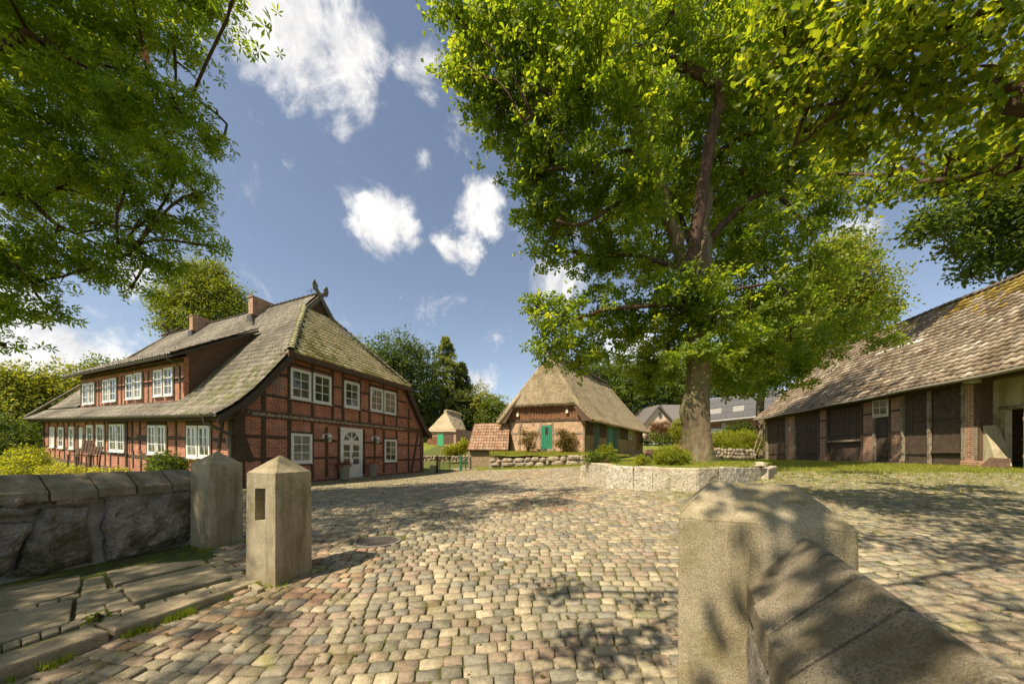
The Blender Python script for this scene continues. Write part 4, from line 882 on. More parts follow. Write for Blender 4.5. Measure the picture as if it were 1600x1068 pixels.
    M_tile = mat('weathered clay tile', (.72, .72, .72), (1.15, 1.13, 1.08), scale=8, rough=.85, bump=.5, bdist=.005, bscale=60, tint=True, stain=(.72, .71, .62), stain_scale=1.4, stain_pos=(.5, .75), spec=.25)
    def dormcut(s, r): return (s0-.1 < s < s1+.1) and r > .3
    def tf(c, s, r, g):
        if g.random() < .5*math.exp(-((s-1.5)/2.2)**2-((r-.5)/.9)**2): return c*np.array([.72, .80, .52])
        return c*(.9+.2*math.sin(s*.9+r))
    # tiles left and right of the dormer and above it
    mn = lambda r: near_s(r)
    tiles(house, main_roof, -.62, 5.44, mn, lambda r: 4.32 if r < 3.0 and r > .2 else (far_s(r) if r <= .2 else 6.0), .21, .31, M_tile, tp, 1, lift=.022, amp=.06, indiv=150, tintf=tf)
    tiles(house, main_roof, .25, 3.0, lambda r: 17.3, far_s, .24, .31, M_tile, tp, 2, lift=.022, amp=.06, indiv=0, tintf=tf)
    tiles(house, main_roof, 3.0, 5.44, lambda r: 6.0, far_s, .24, .31, M_tile, tp, 3, lift=.022, amp=.06, indiv=0, tintf=tf)
    DP = lambda s, r: RP(s, r, 3.62+.62*(r+.15))
    slab(house, down(DP), [-.2, 1.5, 3.0], lambda r: s0-.28, lambda r: s1+.4, .10, M_tilebed, 'dormer_roof', 6)
    tiles(house, DP, -.2, 3.06, lambda r: s0-.28, lambda r: s1+.4, .24, .31, M_tile, tp, 4, lift=.022, amp=.06, indiv=0, tintf=lambda c, s, r, g: c*np.array([.95, .95, 1.0]))
    # hip over the gable
    def hip(s, r):      # s across the gable (0..GW), r = 0 at the lower edge .. 1 at the small triangle
        z = 3.78+(7.05-3.78)*r; sb = -.42+3.33*r; fl = -.10*math.sin(r*math.pi)
        return H0+Uv*s+Lv*(sb-fl*.5)+Vector((0, 0, z+fl+KS*max(sb, 0)))
    hl = lambda r: 1.75+(4.62-1.75)*r; hr = lambda r: GW-1.75-(4.62-1.75)*r
    slab(house, lambda s, r: hip(s, r)-Vector((0, 0, .03)), [0, .25, .5, .75, 1], hl, hr, .14, M_tilebed, 'hip_roof', 4)
    hp = [(.86, .72, .44), (.95, .80, .52), (.76, .64, .38), (.90, .70, .44)]  # sunlight on the hip is painted into these tile tones and their material
    def th(c, s, r, g):
        k = max(0, .30-r)*1.5+.12*math.exp(-((s-2.6)/1.3)**2)
        return c*np.array([.55, .58, .36]) if g.random() < k else c
    tiles(house, hip, 0.0, 1.0, hl, hr, .25, .29, mat('sunlit flat tile', (.84, .84, .82), (1.12, 1.10, 1.05), scale=8, rough=.85, bump=.4, bdist=.004, bscale=60, tint=True, spec=.25), hp, 5, lift=.085, indiv=300, tintf=th, stagger=True, mode='flat')
    # ridge and hip cap tiles
    def caps(pts, rad, n, pal, nm='ridge_tile'):
        g = np.random.default_rng(3); pts = [Vector(p) for p in pts]; seg = [(pts[i+1]-pts[i]).length for i in range(len(pts)-1)]; tot = sum(seg)
        def q(t):
            t *= tot
            for i, L in enumerate(seg):
                if t <= L or i == len(seg)-1: return pts[i]+(pts[i+1]-pts[i])*(t/L)
                t -= L
        for k in range(n):
            a = q(k/n); b = q(min(1, (k+1.12)/n)); d = (b-a).normalized(); x = d.cross(Vector((0, 0, 1))).normalized(); y = x.cross(d); V = []
            for e, rr in ((a, rad*1.15), (b, rad*.92)):
                for j in range(6): th_ = math.pi*j/5; V.append(e+x*math.cos(th_)*rr+y*(math.sin(th_)*rr-.02))
            F = [(j, j+1, j+7, j+6) for j in range(5)]+[(0, 6, 11, 5), (5, 4, 3, 2, 1, 0)]
            F = [f for f in F if len(f) == 4]
            np_obj(nm, V, np.array(F), M_tile, house, np.tile(np.array(pal)*(.75+.4*g.random()), (12, 1)))
    up = Vector((0, 0, .05))
    caps([hip(hl(0), 0)+up, hip(hl(.5), .5)+up, hip(hl(1), 1)+up], .12, 20, (.34, .33, .17)); caps([hip(hr(0), 0)+up, hip(hr(1), 1)+up], .11, 18, (.2, .18, .12))
    caps([RP(2.85, 5.44, 8.06), RP(20.6, 5.44, 8.06)], .12, 44, (.10, .085, .07)); caps([RP(20.6, 5.44, 8.06), RP(24.0, -.62, 1.3)], .11, 26, (.2, .17, .13))
    # far hip
    fh = lambda s, r: H0+Uv*s+Lv*(24.0-3.4*r)+Vector((0, 0, rz(-.62+6.06*r)-.02+KS*(24.0-3.4*r))); slab(house, fh, [0, .1, .2, .4, .7, 1], lambda r: -.62+6.06*r, lambda r: GW+.62-6.06*r, .12, M_tilebed, 'hip_roof', 2)
    # verge boards under the roof edge on the gable
    for sgn in (0, 1):
        f = lambda r: r if sgn == 0 else GW-r
        rr = [-.62, 0, .55, 1.2, 1.95]; mb = MB(); top = [RP(-.36, f(r), rz(r)-.13) for r in rr]; bot = [RP(-.36, f(r), rz(r)-.40+(.10 if r < 0 else 0)) for r in rr]
        mb.prism(top+bot[::-1], Lv*.045); obj('verge_board', mb, M_timber2, house)
        mb = MB(); A = [RP(-.34, f(r), rz(r)-.20) for r in rr]; B = [RP(.02, f(r), rz(r)-.20) for r in rr]
        mb.add(A+B+[p-Vector((0, 0, .02)) for p in A+B], [(i, i+1, i+6, i+5) for i in range(4)]+[(i+10, i+15, i+16, i+11) for i in range(4)]); obj('soffit', mb, M_timber2, house)
    # soffit of the flared eave corner
    mb = MB(); mb.hexa([RP(-.36, -.60, 1.04), RP(HL, -.60, 1.04), RP(HL, .05, 1.25), RP(-.36, .05, 1.25), RP(-.36, -.60, 1.07), RP(HL, -.60, 1.07), RP(HL, .05, 1.45), RP(-.36, .05, 1.45)]); obj('soffit', mb, M_timber2, house)
    mb = MB(); GF.box(mb, 1.6, GW-1.6, -.02, .40, 3.60, 3.70); obj('soffit', mb, M_timber2, house)
    mb = MB(); GF.box(mb, 1.6, GW-1.6, .39, .43, 3.56, 3.80); obj('fascia', mb, M_timber2, house)
    # little gable and crossed horse-head boards
    ap = RP(2.45, 5.44, 8.0); mb = MB(); mb.prism([RP(2.98, 4.6, 7.0), RP(2.98, GW-4.6, 7.0), RP(2.98, 5.44, 8.0)], Lv*.1); obj('gable_triangle', mb, M_timber2, house)
    cr = thing('horse_head_boards', None, None); cr.parent = house; cr.location = RP(2.3, 5.44, 7.9)-wloc(house)
    def hboard(sgn, b):
        F = Fr(RP(b, 5.44, 0), Uv*sgn, GF.n); k = 2.45*KS
        m = MB(); F.bar(m, (-1.0, 6.65+k), (.32, 8.14+k), .20, 0, .05)
        hd = [(.30, 8.46), (.52, 8.28), (.62, 8.46), (.66, 8.72), (.60, 8.90), (.50, 9.06), (.42, 8.94), (.36, 8.88), (.26, 8.74), (.20, 8.62), (.30, 8.62), (.40, 8.66), (.42, 8.56)]
        F.poly(m, [(.24+(x-.3)*.74, 8.10+(y-8.46)*.74+k) for x, y in hd], .002, .048)
        return m
    M_grey = mat('silvered oak board', (.13, .115, .085), (.24, .21, .16), scale=6, bump=.6, bdist=.008, bscale=40)
    obj('crossed_board', hboard(1, 2.84), M_grey, cr); obj('crossed_board', hboard(-1, 2.78), M_grey, cr)
    # chimneys
    def chimney(s, wL, wU, zt):
        mb = MB(); c = RP(s, 4.5, 0); p = [c, c+Lv*wL, c+Lv*wL+Uv*wU, c+Uv*wU]; z0 = 6.4+KS*s
        if ((p[1]-p[0]).cross(p[2]-p[1])).z < 0: p = p[::-1]
        cen = sum(p, Vector())/4
        mb.hexa([Vector((*v.xy, z0)) for v in p]+[Vector((*v.xy, zt)) for v in p]); ch = obj('chimney', mb, M_brickb, house)
        mb = MB(); pp = [cen+(v-cen)*1.08 for v in p]; mb.hexa([Vector((*v.xy, zt)) for v in pp]+[Vector((*v.xy, zt+.08)) for v in pp]); obj('cap', mb, M_brickb, ch, bevel=.02)
        mb = MB(); pp = [cen+(v-cen)*1.12 for v in p]; mb.hexa([Vector((*v.xy, z0)) for v in pp]+[Vector((*v.xy, 7.35+KS*s)) for v in pp]); obj('flashing', mb, M_zinc, ch)
    chimney(7.4, .42, 1.35, 8.60); chimney(14.5, .45, 1.2, 8.85)
    mb = MB(); mb.tube([RP(4.6, 6.2, 7.0), RP(4.6, 6.2, 9.0)], .015, 5); mb.tube([RP(4.3, 6.2, 8.9), RP(5.0, 6.2, 8.9)], .008, 4)
    for k in range(4): mb.tube([RP(4.35+k*.18, 6.0, 8.9), RP(4.35+k*.18, 6.4, 8.9)], .006, 4)
    obj('antenna', mb, M_zinc, house)
    mb = MB(); q = main_roof(6.4, 4.0); mb.tube([q, q+Vector((0, 0, .32))], .06, 8); mb.tube([q+Vector((0, 0, .32)), q+Vector((0, 0, .38))], .09, 8); obj('vent_pipe', mb, M_zinc, house)
    # far end crossed boards
    mb = MB(); e = RP(20.6, 5.44, 8.1); mb.tube([e-Uv*.5-Vector((0, 0, .3)), e+Uv*.5+Vector((0, 0, .6))], .07, 5); mb.tube([e+Uv*.5-Vector((0, 0, .3)), e-Uv*.5+Vector((0, 0, .6))], .07, 5); obj('crossed_board', mb, M_timber2, house)
    # gutters and downpipes
    mb = MB()
    def gut(A, B, r):
        d = (B-A).normalized(); x = Vector((d.y, -d.x, 0)); V = []
        for e in (A, B):
            for j in range(7): t = math.pi*j/6; V.append(e+x*math.cos(t)*r-Vector((0, 0, math.sin(t)*r)))
            for j in range(7): t = math.pi*j/6; V.append(e+x*math.cos(t)*(r-.012)-Vector((0, 0, math.sin(t)*(r-.012))))
        n = 14; F = [(j, j+1, j+1+n, j+n) for j in range(6)]+[(j+7, j+7+n, j+8+n, j+8) for j in range(6)]+[(0, n, n+7, 7), (6, 13, n+13, n+6)]
        mb.add(V, F)
    gut(RP(-.3, -.70, 1.20), RP(HL+.6, -.70, 1.20), .075); obj('gutter', mb, M_zinc, house)
    mb = MB(); gut(RP(s0-.3, -.28, 3.50), RP(s1+.4, -.28, 3.50), .06); obj('gutter', mb, M_zinc, house)
    mb = MB(); mb.tube([RP(.35, -.70, 1.15), RP(.35, -.68, .95), RP(.0, -.35, .72), RP(-.02, -.12, .60), RP(-.03, -.10, .45), RP(-.03, -.10, -1.2)], .045, 8); obj('downpipe', mb, M_zinc, house)
    mb = MB(); mb.tube([RP(s0+.1, -.28, 3.46), RP(s0+.1, .15, 3.25), RP(s0+.1, .2, 2.35)], .035, 8); obj('downpipe', mb, M_zinc, house)
    a, c = LF_.px(*A7(958, 600)); mb = MB(); mb.tube([LF_.p(a, .07, 1.2), LF_.p(a, .07, -1.1)], .04, 8); obj('downpipe', mb, M_zinc, house)
    mb = MB(); mb.tube([RP(-.25, GW+.66, 1.1), RP(-.1, GW+.4, .9), RP(.0, GW+.06, .7), RP(.0, GW+.06, -1.2)], .04, 8); obj('downpipe', mb, M_zinc, house)
    mb = MB(); gut(RP(-.3, GW+.70, 1.20), RP(HL+.6, GW+.70, 1.20), .07); obj('gutter', mb, M_zinc, house)
    # wall lamps are parts of the house front
    for x, y, lb in ((540, 797, 'left'), (777, 806, 'right')):
        a, c = GF.px(*Z2(x, y), .15); l = thing('wall_lantern', None, None); l.parent = house; l.location = GF.p(a, 0, c)-wloc(house)
        mb = MB(); mb.tube([GF.p(a-.1, .03, c+.05), GF.p(a-.1, .16, c+.16), GF.p(a, .26, c+.18), GF.p(a, .27, c+.1)], .018, 6); GF.box(mb, a-.15, a-.05, .0, .035, c-.02, c+.14); obj('bracket', mb, M_white, l)
        mb = MB(); p = GF.p(a, .27, c); mb.lathe(p, [(.04, -.17), (.07, -.13), (.10, .05), (.11, .06), (.05, .13), (.012, .17)], 6); obj('lantern_body', mb, M_white, l)
        mb = MB(); mb.lathe(p, [(.078, -.11), (.101, .035)], 6); obj('glass', mb, plain('lamp glass', (.35, .36, .32), .1), l)
build_house()
# ------------------------------------------------------------------ the long barn on the right
BD = Vector((.205, .9788, 0)).normalized(); BN = Vector((-BD.y, BD.x, 0)); B0 = Vector((17.3, 13.3, 0))      # far direction, yard-side normal
BF = Fr(B0+BN*-.0, BD, BN)      # a grows away from the camera, wall plane at b = 0
M_door = mat('dark tarred door board', (.065, .044, .030), (.125, .088, .06), scale=5, rough=.8, bump=.6, bdist=.008, bscale=60, stain=(.13, .10, .075), stain_scale=2.0, stain_pos=(.6, .75))
M_plas = mat('stained lime plaster', (.42, .36, .22), (.58, .52, .36), scale=2.2, rough=.95, bump=.4, bdist=.01, bscale=18, streak=(.30, .25, .15), stain=(.27, .23, .13), stain_scale=1.2, stain_pos=(.52, .66))
M_post = mat('pale barn post', (.22, .18, .13), (.36, .30, .22), scale=7, rough=.9, bump=.6, bdist=.006, bscale=50, stain=(.15, .10, .07), stain_scale=2.5)
def build_barn():
    t = thing('barn', 'long barn with dark plank doors, brick piers and a sagging mossy tile roof', 'barn', (20, 20, -.48))
    z5 = lambda x, y: (1170+x/3.1419, 420+y/3.1419)
    def A(x, y=800, b=0): return BF.px(*z5(x, y), b)
    ZB = -.55; ZT = 2.62; a_near = -9; a_far = A(78)[0]
    # back wall, end wall, dark interior
    mb = MB(); BF.box(mb, a_near, a_far, -9.3, -9.0, ZB-.5, 2.9); obj('wall', mb, M_brickside, t)
    mb = MB(); BF.box(mb, a_far-.15, a_far, -9, -.02, ZB-.5, 2.9); BF.poly(mb, [(0, 0)]*0 or [(a_far-.1, ZB), (a_far-.05, ZB), (a_far-.05, 2)], -.1, -.05); obj('wall', mb, M_brickside, t, label='end wall')
    # far gable triangle
    mb = MB(); e = BF.p(a_far-.1, 0, 2.7); r_ = BF.p(a_far-.1, -4.4, 7.6); l_ = BF.p(a_far-.1, -9.0, 2.7); mb.prism([e, l_, r_], BD*.1); obj('gable_wall', mb, M_door, t)
    def member(nm, x0, x1, y0, y1, b0, b1, m, full=True, bevel=.006, c0=None, c1=None, label=None):
        a1, ct = A(x0, y0); a0, cb = A(x1, y1); mb = MB(); BF.box(mb, a0, a1, b0, b1, c0 if c0 is not None else cb, c1 if c1 is not None else ct); o = obj(nm, mb, m, t, bevel=bevel)
        if label: o['label'] = label
        return o
    # piers of brick between posts
    for x0, x1 in ((192, 222), (350, 384), (564, 612), (700, 748)):
        member('brick_pier', x0, x1, 700, 900, -.25, .02, M_brickb, c0=ZB+.05, c1=ZT)
        mb = MB(); a1, _ = A(x0); a0, _ = A(x1); w = (a1-a0); BF.box(mb, a0-.03, a1+.03, -.22, .06, ZB-.1, ZB+.30); obj('pier_base', mb, M_brickb, t, bevel=.02)
        for c in (.95, 2.0): 
            if x1-x0 > 30: mb = MB(); BF.box(mb, a0, a1, -.05, .035, c-.06, c+.06); obj('rail', mb, M_timber2, t)
    for x in (88, 188, 226, 345, 388, 558, 616, 694, 754): member('post', x-5, x+4, 700, 900, -.2, .045, M_post if x in (188, 226, 616, 754, 88) else M_timber2, c0=ZB, c1=ZT)
    # plank doors
    def leaf(x0, x1, ytop, z0=None, bars=True, b=-.04, n=None, zt=None, label=None, light=0):
        a1, ct = A(x0, ytop); a0, _ = A(x1, ytop); ct = min(ct, ZT) if zt is None else zt; z0 = ZB+.07 if z0 is None else z0; r = random.Random(int(x0)); n = n or max(3, int((a1-a0)/.17)); w = (a1-a0)/n
        mb = MB(); BF.box(mb, a0+.03, a1-.03, b-.05, b-.03, z0+.02, ct-.02); lf = obj('door_leaf', mb, M_door, t); 
        if label: lf['label'] = label
        for k in range(n):
            mb = MB(); d = r.uniform(-.006, .006); BF.box(mb, a0+k*w+.006, a0+(k+1)*w-.006, b-.03, b+d, z0+r.uniform(0, .03), ct-r.uniform(0, .02)); obj('plank', mb, M_door, lf, bevel=.004)
        if bars:
            h = ct-z0
            for q in (.14, .60): mb = MB(); BF.box(mb, a0+.02, a1-.08, b+.007, b+.022, z0+h*q-.03, z0+h*q+.03); obj('strap_hinge', mb, M_iron, lf)
    leaf(93, 139, 740); leaf(141, 184, 738); leaf(230, 281, 712); leaf(283, 341, 704)
    leaf(392, 470, 690, z0=.75); leaf(472, 553, 680, z0=.75); leaf(392, 553, 848, zt=.62, bars=False)
    a1, c = A(380, 850); a0, _ = A(558, 846); mb = MB(); BF.box(mb, a0, a1, .0, .10, .64, .74); obj('cross_bar', mb, M_post, t, bevel=.01)
    leaf(620, 690, 735)
    leaf(762, 886, 612, n=10); leaf(894, 1046, 600, n=11)
    mb = MB(); a, _ = A(888); BF.box(mb, a-.06, a+.06, -.03, .06, ZB, ZT); obj('post', mb, M_post, t, bevel=.01)
    mb = MB(); a1, _ = A(900); a0, _ = A(1046); BF.box(mb, a0, a1, -.02, .05, .02, .10); obj('cross_bar', mb, M_timber2, t)
    # transom window, tilted open
    a1, c1 = A(614, 640); a0, c0 = A(691, 722); mb = MB(); fw = .08
    for q in ((a0, a1, c1-fw, c1), (a0, a1, c0, c0+fw), (a0, a0+fw, c0+fw, c1-fw), (a1-fw, a1, c0+fw, c1-fw)): BF.box(mb, q[0], q[1], -.02, .06, q[2], q[3])
    w = obj('window', mb, M_cream, t, bevel=.005, label='small cream window tilted open'); mb = MB(); BF.box(mb, a0+fw, a1-fw, -.12, -.02, c0+fw, c1-fw); obj('reveal', mb, M_cream, w)
    FF = Fr(BF.p(a0+fw+.02, .0, 0), (BD*.78+BN*.3).normalized(), (BN*.78-BD*.3).normalized()); L = (a1-a0-2*fw)*.8; mb = MB()
    FF.box(mb, 0, L, 0, .03, c0+fw+.02, c0+fw+.06); FF.box(mb, 0, L, 0, .03, c1-fw-.06, c1-fw-.02); FF.box(mb, 0, .04, 0, .03, c0+fw+.06, c1-fw-.06); FF.box(mb, L-.04, L, 0, .03, c0+fw+.06, c1-fw-.06)
    FF.box(mb, L/2-.012, L/2+.012, 0, .028, c0+fw+.06, c1-fw-.06); zz = (c0+c1)/2; FF.box(mb, .04, L-.04, 0, .026, zz-.012, zz+.012); obj('sash', mb, M_cream, w)
    mb = MB(); FF.box(mb, .03, L-.03, .008, .016, c0+fw+.05, c1-fw-.05); obj('pane', mb, M_pane, w)
    # number plaque on the first pier
    p1, cc = A(200, 785); mb = MB(); BF.box(mb, p1-.16, p1, .02, .035, cc-.1, cc+.07); obj('plaque', mb, M_cream, t)
    # big brick pier beside the open bay
    member('post', 1048, 1066, 560, 900, -.3, .05, M_post, c0=ZB, c1=ZT+.05); member('brick_pier', 1068, 1110, 560, 900, -.28, .05, M_brickb, c0=ZB+.25, c1=ZT-.02, label='tall brick pier beside the open bay')
    member('post', 1112, 1140, 560, 900, -.35, .035, M_timber2, c0=ZB+.3, c1=ZT+.05); member('post', 1111, 1128, 560, 900, -.3, .045, M_post, c0=ZB+.2, c1=1.0)
    a1, _ = A(1044); a0, _ = A(1150); mb = MB(); BF.box(mb, a0, a1, -.4, .10, ZB-.1, ZB+.10); BF.box(mb, a0+.02, a1-.02, -.38, .075, ZB+.101, ZB+.28); obj('pier_base', mb, M_brickb, t, bevel=.02)
    # plaster skirt stepping down from the pier
    a1, _ = A(1112); mb = MB(); BF.poly(mb, [(a1, ZB+.1), (a1, 1.05), (a1-.18, 1.05), (a1-.42, .35), (a1-.62, ZB+.1)], -.5, -.06); obj('buttress', mb, M_plas, t, bevel=.015)
    # recessed bay: plaster wall one and a half metres back, ceiling, side wall
    RB = -.62; an = a_near; af = A(1125)[0]; mb = MB(); d1, dz = BF.px(*z5(1258, 690), RB); d0, _ = BF.px(*z5(1330, 690), RB); d0 = d1-.95
    BF.box(mb, d1, af+1.5, RB-.2, RB, ZB-.2, 3.4); BF.box(mb, an, d0, RB-.2, RB, ZB-.2, 3.4); BF.box(mb, d0, d1, RB-.2, RB, dz, 3.4); obj('bay_wall', mb, M_plas, t, label='plastered back wall of the open bay')
    mb = MB(); BF.box(mb, af, af+.1, RB, -.35, ZB-.2, 3.2); obj('bay_wall', mb, M_plas, t)
    mb = MB(); BF.box(mb, d0-.3, d1+.3, RB, RB+.05, dz+.0, dz+.12); obj('lintel', mb, M_post, t, bevel=.01)
    mb = MB(); BF.box(mb, d0, d1, RB-1.2, RB-1.1, ZB-.2, 3); BF.box(mb, an, d1+1, RB-3, RB-.2, ZB-.3, ZB-.02); obj('dark_backing', mb, M_door, t)  # dark sheet behind the doorway, its colour stands in for indoor shade; plus floor
    # orange door standing open towards the yard
    OF = Fr(BF.p(d0, RB+.02, 0), (BN*.85-BD*.5).normalized(), (BD*.85+BN*.5).normalized()); mb = MB()
    for k in range(6): OF.box(mb, k*.15+.003, (k+1)*.15-.003, 0, .035, ZB+.05, dz-.02)
    OF.box(mb, .02, .88, .035, .055, ZB+.4, ZB+.52); OF.box(mb, .02, .88, .035, .055, dz-.5, dz-.38); dd = obj('door_leaf', mb, mat('orange varnished door', (.42, .20, .05), (.52, .27, .08), scale=4, bump=.3, bdist=.004, bscale=30), t, bevel=.004, label='orange varnished plank door standing open')
    mb = MB(); mb.tube([OF.p(.8, .04, ZB+1.0), OF.p(.8, .10, ZB+1.0), OF.p(.70, .10, ZB+1.0)], .012, 6); obj('handle', mb, M_iron, dd)
    # cable pipe, junction box, bay brace
    pa, pz = BF.px(*z5(1164, 600), RB); mb = MB(); mb.tube([BF.p(pa, RB+.03, 2.5), BF.p(pa, RB+.03, .5)], .022, 6); obj('cable_pipe', mb, M_white, t)
    mb = MB(); BF.box(mb, pa-.08, pa+.06, RB, RB+.09, .34, .52); obj('junction_box', mb, plain('grey box', (.35, .37, .34), .5), t)
    
    # plate beam under the eave
    mb = MB(); BF.box(mb, a_near, a_far, -.25, .06, ZT, ZT+.26); obj('plate_beam', mb, M_timber2, t, bevel=.01)
    mb = MB(); k = 0
    a = a_near
    while a < a_far: BF.box(mb, a, a+.10, -.2, .52, ZT+.262, ZT+.37); a += .85
    o = obj('rafter_ends', mb, M_timber2, t); o['kind'] = 'stuff'
    # roof
    EV = .62; ze = 2.76
    def BR(s, r):      # r = 0 at eave, horizontal run towards the ridge
        sag = -.16*math.sin(min(1, max(0, r/5.1))*math.pi)-.05*math.sin(s*.5+.4)*math.sin(r/5.1*math.pi)-.07*math.sin(s*.33)*r/5.1
        return BF.p(s, EV-r, ze+(r/5.1)*5.05+sag+.02*math.sin(s*1.3))
    af2 = a_far+.25
    lo = lambda r: a_near+.2; hi = lambda r: af2
    d_ = lambda s, r: BR(s, r)-Vector((0, 0, .04))
    slab(t, d_, [0, 1, 2, 3, 4, 5.1], lo, hi, .10, M_tilebed, 'roof', 14)
    slab(t, lambda s, r: BF.p(s, EV-10.2+r, ze+(r/5.1)*5.0-.05), [0, 5.1], lo, hi, .1, M_tilebed, 'roof', 2)
    M_bt = mat('mossy barn tile', (.70, .70, .70), (1.2, 1.16, 1.1), scale=6, rough=.9, bump=.6, bdist=.006, bscale=50, tint=True, stain=(.52, .44, .32), stain_scale=.9, stain_pos=(.5, .66), spec=.2)
    pal = [(.235, .185, .135), (.28, .225, .165), (.20, .158, .118), (.255, .20, .145), (.34, .285, .215)]
    def tf(c, s, r, g):
        moss = math.exp(-((r-(3.7+.15*(s+4)))/.75)**2) * (1 if s < 6 else .2)
        if g.random() < moss*.75: return np.array([.26, .19, .05])*(.5+.9*g.random())
        if r > 2.9 and r < 3.2 and 4.5 < s < 7.5: return np.array([.62, .60, .55])
        if g.random() < .05: return np.array([.46, .40, .32])
        return c*(.85+.3*g.random())
    tiles(t, BR, 0, 5.1, lo, hi, .26, .32, M_bt, pal, 21, lift=.05, amp=.055, indiv=300, tintf=tf)
    g = np.random.default_rng(2); rp = [BR(s, 5.1)+Vector((0, 0, .05)) for s in np.linspace(a_near, af2, 70)]
    for i in range(69):
        a, b = rp[i], rp[i+1]; b = a+(b-a)*1.15; d = (b-a).normalized(); x = d.cross(Vector((0, 0, 1))).normalized(); y = x.cross(d); V = []
        for e, rr in ((a, .15), (b, .12)):
            for j in range(6): th = math.pi*j/5; V.append(e+x*math.cos(th)*rr+y*(math.sin(th)*rr-.02))
        np_obj('ridge_tile', V, np.array([(j, j+1, j+7, j+6) for j in range(5)]), M_bt, t, np.tile(np.array((.2, .15, .11))*(.7+.5*g.random()), (12, 1)))
    mb = MB(); mb.prism([BR(af2, 0), BR(af2, 5.1), BR(af2, 5.1)-Vector((0, 0, .22)), BR(af2, 0)-Vector((0, 0, .2))], BD*.04); obj('verge_board', mb, M_post, t)
    mb = MB(); pts = [BF.p(s, EV+.06, ze-.06+.02*math.sin(s*1.3)) for s in np.linspace(a_near, af2, 30)]; mb.tube(pts, .065, 8); obj('gutter', mb, mat('weathered zinc gutter', (.20, .175, .13), (.30, .27, .20), 6, .6, .3, .004), t)
    mb = MB(); mb.tube([BF.p(af2-.3, EV+.04, ze-.1), BF.p(af2-.2, .3, 2.3), BF.p(af2-.25, .1, 2.1), BF.p(af2-.25, .1, ZB)], .04, 7); obj('downpipe', mb, M_zinc, t)
    # lamp under the eave
    la, lz = A(1085, 552, .3); mb = MB(); BF.box(mb, la-.12, la+.12, .05, .42, lz-.06, lz+.06); obj('lamp', mb, plain('lamp housing', (.6, .58, .52), .4), t, bevel=.02)
    # slab leaning on the pier base
    s1, sz = A(1155, 925, .35); p = BF.p(s1, .30, ZB+.02); q = thing('leaning_slab', 'rough grey wooden board leaning beside the barn pier base', 'board', tuple(p)); mb = MB()
    mb.hexa([BF.p(s1+.0, .55, ZB-.02), BF.p(s1-.95, .62, ZB-.02), BF.p(s1-.95, .56, ZB-.05), BF.p(s1, .49, ZB-.05), BF.p(s1+.05, .16, ZB+.40), BF.p(s1-.55, .20, ZB+.38), BF.p(s1-.55, .12, ZB+.38), BF.p(s1+.05, .10, ZB+.40)]); obj('panel', mb, M_timber2, q)
    # steps and ladder at the far end
    st = thing('garden_steps', 'small flight of stone steps beside the far end of the barn', 'steps', tuple(BF.p(a_far+1.0, .1, -.5)))
    for k in range(5): mb = MB(); BF.box(mb, a_far+.5+k*.0, a_far+1.6, -.3-k*.3, .0-k*.3, -.6, -.35+k*.2); obj('step', mb, M_rub, st, bevel=.02)
    ld = thing('ladder', 'grey wooden ladder leaning against the far end of the barn', 'ladder', tuple(BF.p(a_far+.6, .7, -.5)))
    P0 = at(1172, 718, 27.5); P1 = at(1194, 657, 27.8); dv = Vector((.40, .1, 0))
    for o_ in (0, 1): mb = MB(); mb.tube([P0+dv*o_, P1+dv*o_], .035, 6); obj('rail', mb, M_post, ld)
    for k in range(1, 9): mb = MB(); p = P0+(P1-P0)*(k/9.); mb.tube([p, p+dv], .02, 5); obj('rung', mb, M_post, ld)
    pt = thing('carport_post', 'dark upright post with a brace under the roof corner at the barn end', 'post', tuple(at(1183, 716, 28.2))); mb = MB(); mb.tube([at(1183, 716, 28.2), at(1183, 664, 28.2)], .10, 6); obj('post', mb, M_timber, pt); mb = MB(); mb.tube([at(1183, 675, 28.2), at(1192, 662, 28.0)], .05, 6); obj('brace', mb, M_timber, pt)
    return t
build_barn()

# ------------------------------------------------------------------ thatched barn
M_thatch = mat('reed thatch', (.35, .275, .175), (.56, .455, .30), scale=26, grain=14, rough=.95, bump=1.0, bdist=.09, bscale=30, stretch=(1, 1, .35), stain=(.25, .21, .11), stain_scale=.7, stain_pos=(.5, .7), spec=.1)
M_board = mat('reddish gable board', (.15, .07, .035), (.30, .15, .075), scale=5, rough=.85, bump=.5, bdist=.008, bscale=40, tint=False, stretch=(3, 3, .6))
M_green = plain('green door paint', (.03, .22, .12), .5)
M_greend = plain('dull green door paint', (.03, .13, .075), .6)
TR = Vector((4.9, 23.3, 0)); TLf = Vector((-.23, 25.0, 0)); TB = Vector((.553, .833, 0)).normalized(); TAx = (TLf-TR).normalized(); TW = (TLf-TR).length
TN = Vector((-TAx.y, TAx.x, 0)); 
if TN.y > 0: TN = -TN
TS_N = Vector((TB.y, -TB.x, 0)); TF = Fr(TR, TAx, TN); TSF = Fr(TR, TB, TS_N)
def thatch_surface(parent, V, F, nm='thatch_roof'):
    mb = MB(); mb.add(V, F); o = obj(nm, mb, M_thatch, parent, smooth=True); s = o.modifiers.new('s', 'SUBSURF'); s.subdivision_type = 'SIMPLE'; s.levels = s.render_levels = 2
    lumpy(o, .10, .35); return o
